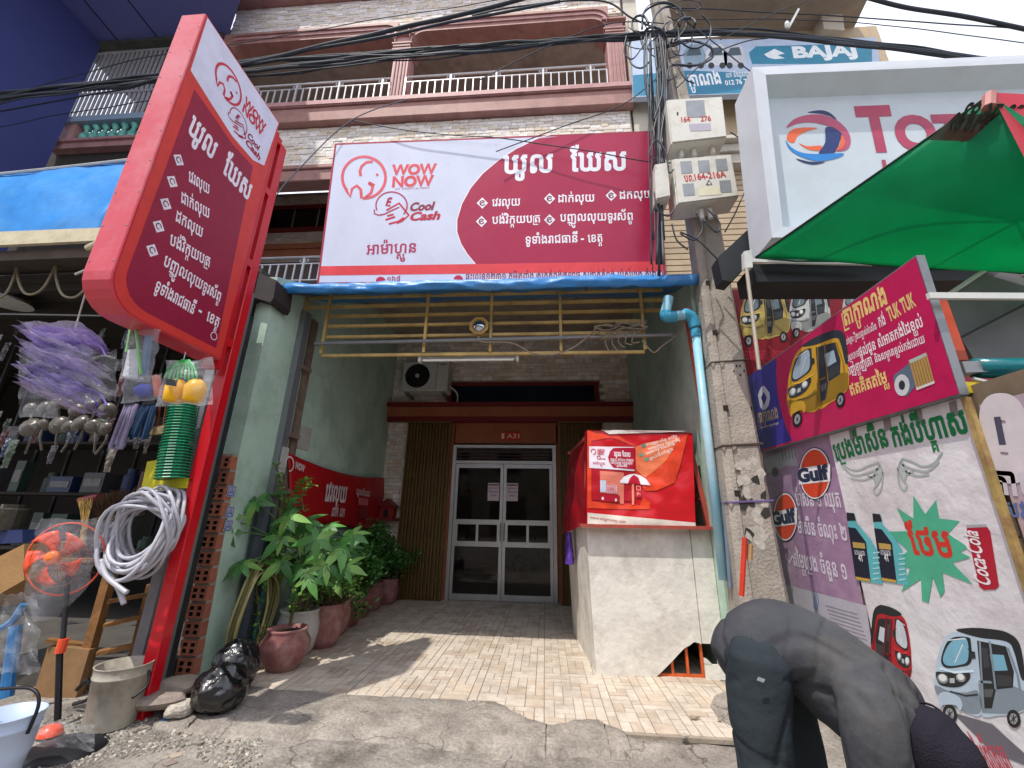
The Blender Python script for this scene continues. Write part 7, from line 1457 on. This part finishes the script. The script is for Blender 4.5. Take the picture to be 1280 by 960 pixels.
MB().bb((-2.86, 7.05, 1.2), (-2.5, 7.34, 1.24)).build('shelf', m_dred, t); MB().bb((-2.8, 7.15, 1.24), (-2.56, 7.33, 1.42)).build('body', mat('shrine_red', '#8c2420', rough=.5, var=.2), t); MB().slab([(-2.85, 7.1, 1.42), (-2.51, 7.1, 1.42), (-2.68, 7.1, 1.56)], (0, .24, 0)).build('roof', m_dred, t); MB().bb((-2.72, 7.14, 1.26), (-2.64, 7.15, 1.38)).build('niche', m_black, t)
# ================================================================ PERSON
def sweep(paths, vox=.022, smooth_=3, disp=.0, seed=0):
    """paths: list of [(point, rx, rz)]; every path becomes a chain of ellipsoid sections, all merged into one skin"""
    q = MB()
    for path in paths:
        P_ = [Vector(p[0]) for p in path]; n = 18; rings = []
        pts = []; rr_ = []
        for i in range(len(P_) - 1):
            for k in range(6):
                t_ = k / 6; p0 = P_[max(i - 1, 0)]; p1 = P_[i]; p2 = P_[i + 1]; p3 = P_[min(i + 2, len(P_) - 1)]
                pts.append(.5 * ((2 * p1) + (p2 - p0) * t_ + (2 * p0 - 5 * p1 + 4 * p2 - p3) * t_ * t_ + (3 * p1 - p0 - 3 * p2 + p3) * t_ ** 3)); s_ = t_ * t_ * (3 - 2 * t_); rr_.append([path[i][j] + (path[i + 1][j] - path[i][j]) * s_ for j in (1, 2)])
        pts.append(P_[-1]); rr_.append([path[-1][1], path[-1][2]]); side = Vector((0, 1, 0))
        # rounded ends
        d0 = (pts[0] - pts[1]).normalized(); d1 = (pts[-1] - pts[-2]).normalized()
        for f_, g_ in ((.5, .8), (.85, .45)): pts.insert(0, P_[0] + d0 * rr_[0][0] * f_ if f_ == .5 else P_[0] + d0 * path[0][1] * f_); rr_.insert(0, [path[0][1] * g_, path[0][2] * g_])
        for f_, g_ in ((.5, .8), (.85, .45)): pts.append(P_[-1] + d1 * path[-1][1] * f_); rr_.append([path[-1][1] * g_, path[-1][2] * g_])
        vs = []
        for i, p in enumerate(pts):
            tg = (pts[min(i + 1, len(pts) - 1)] - pts[max(i - 1, 0)]).normalized(); s_ = (side - tg * side.dot(tg)).normalized(); u_ = tg.cross(s_)
            vs += [p + s_ * (cos(2 * pi * k / n) * rr_[i][0]) + u_ * (sin(2 * pi * k / n) * rr_[i][1]) for k in range(n)]
        m_ = len(pts); q.add(vs, [(i * n + k, i * n + (k + 1) % n, (i + 1) * n + (k + 1) % n, (i + 1) * n + k) for i in range(m_ - 1) for k in range(n)] + [tuple(range(n - 1, -1, -1)), tuple((m_ - 1) * n + k for k in range(n))])
    me = q.mesh('tmp', [], smooth=True); bm = bmesh.new(); bm.from_mesh(me); bmesh.ops.recalc_face_normals(bm, faces=bm.faces); bm.to_mesh(me); bm.free(); o = bpy.data.objects.new('tmp', me); COL.objects.link(o)
    r_ = o.modifiers.new('r', 'REMESH'); r_.mode = 'VOXEL'; r_.voxel_size = vox; s_ = o.modifiers.new('s', 'SMOOTH'); s_.iterations = smooth_; s_.factor = .5
    dg = bpy.context.evaluated_depsgraph_get(); m2 = bpy.data.meshes.new_from_object(o.evaluated_get(dg)); bpy.data.objects.remove(o)
    return m2
def finish(me, name, mt, parent, wr=None):
    org = ORG[parent.name]
    for v in me.vertices:
        if wr: v.co += v.normal * wr(v.co)
    for v in me.vertices: v.co -= org
    me.materials.clear(); me.materials.append(mt); me.polygons.foreach_set('use_smooth', [True] * len(me.polygons)); me.name = name; o = bpy.data.objects.new(name, me); COL.objects.link(o); o.parent = parent; ORG[o.name] = org; return o
m_shirt = mat('charcoal_shirt', '#414247', rough=.9, var=.2, scale=3.5, bump=.4, bscale=14, spec=.15, dirt=('#646158', .5, 3)); m_trou = mat('dark_trousers', '#2e353a', rough=.85, var=.18, scale=4, bump=.7, bscale=10, spec=.15); m_skin = mat('dark_skin', '#6b4436', rough=.55, var=.1, spec=.4); m_cap = mat('navy_cap', '#27252e', rough=.9, var=.12, bump=.4, bscale=160, spec=.1)
def q3(px, py, y): return at(px, py, y=y)
per = thing('person', 'person in charcoal shirt, dark trousers and dark cap bending far over beside the posters', 'person', (.8, 1.95, -.03))
hipL, hipR = q3(938, 822, 1.86), q3(962, 822, 2.06)
kneeL = q3(958, 965, 1.86); kneeR = q3(1000, 955, 2.12); ankL = Vector((kneeL.x - .05, 1.88, .07)); ankR = Vector((kneeR.x - .07, 2.14, .07))
pel = q3(938, 808, 1.95); 
torso = [(q3(938, 812, 1.94), .152, .132), (q3(968, 801, 1.93), .158, .146), (q3(1004, 808, 1.9), .155, .132), (q3(1045, 835, 1.87), .165, .132), (q3(1083, 866, 1.82), .175, .138), (q3(1108, 890, 1.76), .135, .10)]
shN = q3(1086, 885, 1.66); shF = q3(1112, 872, 1.98)
elN = Vector((shN.x - .0, 1.64, .37)); elF = Vector((shF.x + .02, 2.0, .36)); haN = Vector((shN.x + .08, 1.66, .13)); haF = Vector((shF.x + .05, 1.92, .13))
neck = q3(1128, 915, 1.72); head = q3(1165, 938, 1.66)
# body, one skin
body = sweep([[(torso[1][0], .085, .08), (torso[2][0], .1, .085), (torso[4][0], .11, .08), (neck, .06, .06), (neck.lerp(head, .5), .058, .06), (head, .08, .095)],
    [(torso[1][0].lerp(q3(948, 850, 1.87), .5), .06, .06), (q3(950, 880, 1.86), .058, .06), (kneeL, .05, .06), (ankL.lerp(kneeL, .55), .055, .055), (ankL, .036, .04)], [(torso[1][0].lerp(q3(972, 850, 2.06), .5), .06, .06), (q3(978, 880, 2.1), .058, .06), (kneeR, .05, .06), (ankR.lerp(kneeR, .55), .055, .055), (ankR, .036, .04)],
    [(torso[4][0], .09, .09), (shN, .06, .06), (elN, .042, .042), (haN, .027, .03)], [(torso[4][0], .09, .09), (shF, .06, .06), (elF, .042, .042), (haF, .027, .03)],
    [(head + Vector((.05, -.0, -.06)), .02, .02), (head + Vector((.085, 0, -.085)), .012, .012)],
    *[[(h_, .038, .022), (h_ + Vector((.01, 0, -.08)), .042, .02)] for h_ in (haN, haF)],
    *[[(h_ + Vector((.01, dy, -.07)), .0105, .0105), (h_ + Vector((.022, dy * 1.15, -.105 - ln)), .010, .010), (h_ + Vector((.002, dy * 1.1, -.118 - ln)), .009, .009)] for h_ in (haN, haF) for dy, ln in ((-.033, .005), (-.011, .018), (.011, .014), (.033, -.002))],
    *[[(h_ + Vector((.01, -.04 * sg, -.03)), .013, .013), (h_ + Vector((.04, -.05 * sg, -.075)), .010, .010)] for h_, sg in ((haN, -1), (haF, 1))]], .009, 2)
finish(body, 'body', m_skin, per)
TD = Vector((.87, -.05, -.5)).normalized(); SD = Vector((0, 1, 0)); UD = TD.cross(SD).normalized()
def wrk(amp, k, t_=TD, s_=SD, u_=UD):
    def f(c_):
        n1 = nv((c_.dot(t_) * 2.2, c_.dot(s_) * 5.5, c_.dot(u_) * 7.5 + .8 * nv(c_, 3, k)), 1, k); n2 = nv((c_.dot(t_) * 7, c_.dot(s_) * 3.5, c_.dot(u_) * 3.5), 1, k + 3)
        return amp * (-.75 * max(0, 1 - 7 * abs(n1)) - .6 * max(0, 1 - 8 * abs(n2)) * (1 if nv(c_, 2.3, k + 8) > .02 else .1) + .5 * nv(c_, 5, k + 6) + .35)
    return f
shirt = sweep([torso, [(torso[2][0] + Vector((0, 0, -.05)), .13, .11), (torso[3][0] + Vector((0, 0, -.08)), .135, .12), (torso[4][0] + Vector((-.02, 0, -.05)), .145, .12)],
    [(torso[4][0], .12, .12), (shN, .088, .09), (shN.lerp(elN, .55) + Vector((-.01, 0, 0)), .082, .085), (elN, .076, .076), (elN.lerp(haN, .35), .07, .07)], [(torso[4][0], .13, .13), (shF, .1, .1), (shF.lerp(elF, .6), .09, .09), (elF.lerp(haF, .2), .075, .075)]], .0095, 12)
finish(shirt, 'shirt', m_shirt, per, wrk(.012, 3))
trou = sweep([[(q3(942, 814, 1.95), .15, .128), (q3(960, 812, 1.95), .15, .13)], [(q3(946, 824, 1.87), .11, .122), (q3(948, 880, 1.86), .095, .108), (kneeL, .082, .09), (ankL.lerp(kneeL, .5), .08, .085), (ankL + Vector((0, 0, .03)), .078, .08)],
    [(q3(958, 822, 2.04), .115, .12), (q3(978, 880, 2.1), .1, .11), (kneeR, .086, .092), (ankR.lerp(kneeR, .5), .08, .085), (ankR + Vector((0, 0, .03)), .078, .08)]], .0095, 6)
finish(trou, 'trousers', m_trou, per, wrk(.012, 9, Vector((.1, 0, -1)), Vector((0, 1, 0)), Vector((1, 0, .1))))
MB().slab(PX([(948, 846), (956, 849), (954, 853), (946, 850)], y=1.735), (0, -.003, 0)).build('pocket_tag', flat('#8c9098'), per)
# cap: close fitting crown, brim towards the ground, cloth flap over the nape
hd = (head - neck).normalized(); ce = q3(1168, 935, 1.66)
capm = sweep([[(ce + hd * -.04, .098, .105), (ce + hd * .01, .103, .11), (ce + hd * .035, .085, .09)]], .012, 3); finish(capm, 'cap', m_cap, per, lambda c_: .002 * nv(c_, 18))
u_ = Vector((0, 1, 0)); b_ = hd.cross(u_).normalized(); b_ = b_ if b_.z < 0 else -b_
MB().grid(lambda u, v: ce + hd * (.02) + b_ * (.085 + .08 * v) + u_ * ((u - .5) * .2 * (1 - .25 * v)) + hd * (.03 * v - .03 * (2 * u - 1) ** 2), 10, 5).build('brim', m_cap, per, smooth=True, fix=False, thick=.006)
MB().tube([ce + hd * -.03 + (u_ * cos(a) * .104 + b_ * sin(a) * .111) for a in [2 * pi * k / 28 for k in range(28)]], .004, 5, closed=True).build('cap_seam', mat('cap_seam', '#1c1c2a', rough=.9), per)
for an in (ankL, ankR):
    q = MB(); q.grid(lambda u, v: Vector((an.x - .07 + .27 * v, an.y + .048 * (1 - .3 * abs(v - .55)) * cos(2 * pi * u) * (sin(pi * min(.97, v * .9 + .08)) ** .4), -.028 + (.075 - .04 * v) * (.5 + .5 * sin(2 * pi * u)))), 16, 10); q.build('sandal', mat('dark_sandal', '#2c2622', rough=.7), per, smooth=True, fix=False)
# what is being picked up
MB().lathe([(.12, 0), (.14, .03), (.13, .05)], (haN.x + .06, 1.78, -.02), 20).build('tool_tray', mat('grey_tray', '#5c5c5c', rough=.5), label='small grey round tray on the ground between the bending person\'s hands', cat='tray')
# ================================================================ CABLES
m_cab = mat('black_cable', '#30363f', rough=.5, var=.3, scale=3); m_cab2 = mat('grey_cable', '#5a6068', rough=.5, var=.2)
def cable(pts, y, r, label, grp, mt=None, wob=.02, seed=0, n=10):
    P_ = spline([at(px, py, y=y + (dy if len(p) > 2 else 0)) for p in pts for px, py, dy in [(p[0], p[1], p[2] if len(p) > 2 else 0)]], n)
    P_ = [p + Vector((0, nv(p, 1.3, seed) * wob, nv(p, 1.6, seed + 4) * wob)) for p in P_]
    return tag(MB().tube(P_, r, 6).build('overhead_cable', mt or m_cab, smooth=True), label, 'cable', grp)
rg = random.Random(31)
G1 = 'cables of the thick overhead bundle'
for k in range(9):
    o_ = rg.uniform(-8, 7); e_ = rg.uniform(-10, 10)
    cable([(-90, 142 + o_ + e_), (100, 113 + o_), (350, 88 + o_ * 1.2 + e_ * .5), (620, 63 + o_ * .8), (830, 42 + o_ * .5)], 3.72, rg.choice((.010, .015, .021)), 'black cable in the sagging bundle that crosses left from the pole', G1, wob=.05, seed=k)
for k in range(6):
    o_ = rg.uniform(-5, 5); cable([(830, 42 + o_ * .5), (930, 40 + o_), (1060, 53 + o_), (1200, 70 + o_), (1380, 105 + o_)], 3.72, rg.choice((.012, .018, .024)), 'black cable in the bundle that crosses right from the pole over the light box', 'cables running right from the pole', wob=.03, seed=20 + k)
for k, (pts, r, lb) in enumerate((([(280, 85), (480, 40), (600, 12), (760, -30)], .03, 'thick black cable rising over the left upper arches to the top edge'), ([(290, 78), (460, 50), (560, 28), (700, 2)], .02, 'second cable rising beside the thick one over the left arches'),
    ([(260, 60), (450, 28), (620, 0), (700, -14)], .006, 'thin wire drawn across the pale stone above the left arch'), ([(590, 20), (650, 8), (750, 0), (790, 22), (830, 40)], .012, 'looping black cable above the right arch near the pole top'),
    ([(600, 100), (680, 60), (760, 30), (830, 30)], .007, 'thin wire slanting from the balcony up to the pole'), ([(1050, -12), (1110, 4), (1180, 17), (1290, 38)], .026, 'thick lumpy cable across the sky in the top right corner'),
    ([(840, 10), (1000, 17), (1150, 27), (1300, 36)], .008, 'upper thin wire running right from the pole'), ([(840, 24), (1000, 25), (1150, 37), (1300, 56)], .006, 'lower thin wire running right from the pole across the sky'),
    ([(845, 15), (900, 60), (940, 90), (1010, 130)], .007, 'thin wire dropping right from the pole top to the light box'), ([(900, 50), (960, 20), (1010, 0), (1030, -20)], .006, 'thin wire with white clamp rising right of the pole'),
    ([(846, 110), (890, 70), (930, 52), (960, 48)], .007, 'thin wire arching right from below the pole tangle'), ([(440, 150), (520, 165), (640, 175), (800, 200), (850, 205)], .006, 'thin wire drooping across the top of the billboard'),
    ([(510, 125), (440, 150), (370, 215), (345, 245)], .007, 'pale cable curving down in front of the stone band left of the billboard'), ([(620, 190), (700, 160), (780, 130), (830, 90)], .006, 'thin wire rising from the billboard top to the pole'),
    ([(-60, 150), (60, 128), (170, 108), (240, 80)], .014, 'single cable above the blue tarpaulin at the left'), ([(-60, 140), (90, 95), (180, 72), (240, 64)], .008, 'thin wire across the blue wall at the left'), ([(0, 158), (80, 142), (150, 132), (230, 118)], .008, 'thin lower wire in front of the steel bar screen at the left'))):
    cable(pts, 3.7 if k not in (14, 15, 16) else 4.6, r, lb, None, m_cab2 if k in (12,) else None, wob=.015, seed=50 + k)
q = MB(); c = at(1012, 15, y=3.68); q.lathe([(.02, 0), (.03, .05), (.02, .1)], at(985, 35, y=3.68), 8); q.bar(at(985, 36, y=3.68), at(998, 12, y=3.68), .025); q.build('cable_clamp', m_wsteel, label='white strain clamp on the thin wire right of the pole top', cat='clamp')
# vertical drop wires on the pole
for k in range(20):
    x0 = 806 + rg.random() * 28; x1 = 812 + rg.random() * 22; y1 = rg.choice((150, 230, 300, 330, 345)); mid_ = [(x0 + rg.uniform(-4, 4), 40 + rg.random() * 10), (x0 + rg.uniform(-5, 5), 110 + rg.uniform(-10, 10)), ((x0 + x1) / 2 + rg.uniform(-5, 5), 180 + rg.uniform(-10, 10)), (x1, y1)]
    P_ = spline([at(px, min(py, y1), y=3.62 + rg.uniform(-.06, .1)) for px, py in mid_ if py <= y1 or py == y1], 7); tag(MB().tube(P_, rg.choice((.006, .009, .013)), 5).build('drop_wire', rg.choice((m_cab, m_cab, m_cab2)), smooth=True), 'thin wire among many dropping down the left side of the pole past the meter boxes', 'wire', 'wires dropping down the pole')
for k in range(16):
    cx, cy = rg.uniform(795, 870), rg.uniform(5, 75); rx, ry = rg.uniform(6, 34), rg.uniform(6, 26); a0 = rg.random() * 6
    P_ = spline([at(cx + rx * cos(a0 + j * .9), cy + ry * sin(a0 + j * .9), y=3.66 + rg.uniform(-.1, .1)) for j in range(6)], 5); tag(MB().tube(P_, rg.choice((.006, .01, .014)), 5).build('wire_coil', m_cab, smooth=True), 'loose loop in the tangle of wires at the top of the pole', 'wire', 'tangled loops at the pole top')
for k, pts in enumerate(([(846, 95), (835, 100), (836, 85), (846, 82), (852, 92), (858, 100), (868, 104)], [(783, 45), (780, 65), (790, 74), (802, 60), (812, 45)], [(818, 200), (812, 190), (820, 175), (832, 190), (836, 215), (842, 212)], [(818, 240), (822, 262), (835, 270), (842, 262)], [(870, 265), (878, 285), (868, 300), (850, 292)], [(885, 262), (900, 280), (895, 290), (880, 275)], [(850, 290), (872, 300), (895, 322), (905, 330)], [(840, 280), (846, 300), (860, 312)], [(913, 165), (930, 180), (938, 215), (922, 260), (906, 290)], [(935, 185), (948, 205), (955, 222)])):
    P_ = spline(PX(pts, y=3.45 if k != 8 and k != 9 else 4.0), 7); tag(MB().tube(P_, .008, 5).build('loose_wire', m_cab, smooth=True), ['black loop on the pole face just above the upper meter box', 'large loose loop left of the pole near the balcony', 'loop behind the small junction box', 'loop under the small junction box', 'wire curling under the lower meter box at its left', 'short wire curling under the lower meter box at its right', 'long wire hugging the pole below the lower meter box', 'short wire on the pole edge below the boxes', 'wire curving down the beige wall right of the meter boxes', 'short forked wire on the beige wall by the light box'][k], 'wire')
# ================================================================ ACROSS THE STREET, AND INSIDE THE DOOR
t = thing('opposite_building', 'plain row building added out of view across the street, reflected in the door glass', 'building', (0, -17, 0))  # unseen row added to cut sky fill and to show in the door glass
MB().bb((-30, -18, 0), (30, -17, 8)).build('wall', mat('opposite_wall', '#8c8274', rough=.8, var=.15), t)
for k in range(14): MB().bb((-28 + k * 4, -17.0, .1), (-25.4 + k * 4, -16.96, 2.8)).build('shop_opening', m_dark, t)
for k in range(14): MB().bb((-27.6 + k * 4, -17.0, 4.4), (-25.8 + k * 4, -16.96, 6)).build('window', m_glassd, t)
t = thing('motor_scooter', 'black motor scooter standing in the room behind the right door pane', 'scooter', (at(655, 700, y=10.2).x + .62, 10.2, 0)); sx_ = at(655, 700, y=10.2).x + .62; sy_ = 10.2
MB().bb((-1.9, 10.4, 0), (-1.15, 10.8, 1.1)).build('tan_cabinet', mat('tan_cabinet', '#8c6038', rough=.5), label='tan cabinet standing in the room behind the left door pane', cat='cabinet')
R_y = Matrix.Rotation(pi / 2, 3, 'X')
for dx in (-.62, .62):
    MB().tube([(sx_ + dx + .23 * cos(a), sy_, .27 + .23 * sin(a)) for a in [2 * pi * k / 20 for k in range(20)]], .05, 8, closed=True).build('tyre', m_black, t, smooth=True); q = MB()
    for k in range(5): q.bar((sx_ + dx, sy_, .27), (sx_ + dx + .2 * cos(k * 1.256), sy_, .27 + .2 * sin(k * 1.256)), .03)
    q.build('rim', m_steel, t)
MB().slab([(sx_ - .75, sy_ - .12, .5), (sx_ - .6, sy_ - .12, .62), (sx_ - .45, sy_ - .12, .95), (sx_ - .38, sy_ - .12, .95), (sx_ - .25, sy_ - .12, .4), (sx_ + .1, sy_ - .12, .35), (sx_ + .2, sy_ - .12, .68), (sx_ + .8, sy_ - .12, .75), (sx_ + .85, sy_ - .12, .6), (sx_ + .4, sy_ - .12, .3), (sx_ - .35, sy_ - .12, .25)], (0, .24, 0)).build('body', mat('scooter_paint', '#101216', rough=.25, coat=.5), t, bevel=.02)
MB().bb((sx_ + .1, sy_ - .13, .7), (sx_ + .75, sy_ + .13, .8)).build('seat', m_black, t, bevel=.03); MB().tube([(sx_ - .42, sy_ - .32, 1.05), (sx_ - .48, sy_, 1.0), (sx_ - .42, sy_ + .32, 1.05)], .015, 6).build('handlebar', m_steel, t); MB().tube([(sx_ - .62, sy_, .3), (sx_ - .45, sy_, 1.0)], .03, 8).build('fork', m_steel, t)
MB().lathe([(.07, 0), (.06, .05), (0, .07)], (sx_ - .55, sy_, .9), 12, Matrix.Rotation(-pi / 2, 3, 'Y'), cap=False).build('headlight', m_glassd, t)
bpy.data.objects.remove(_fo); bpy.data.curves.remove(_fc)
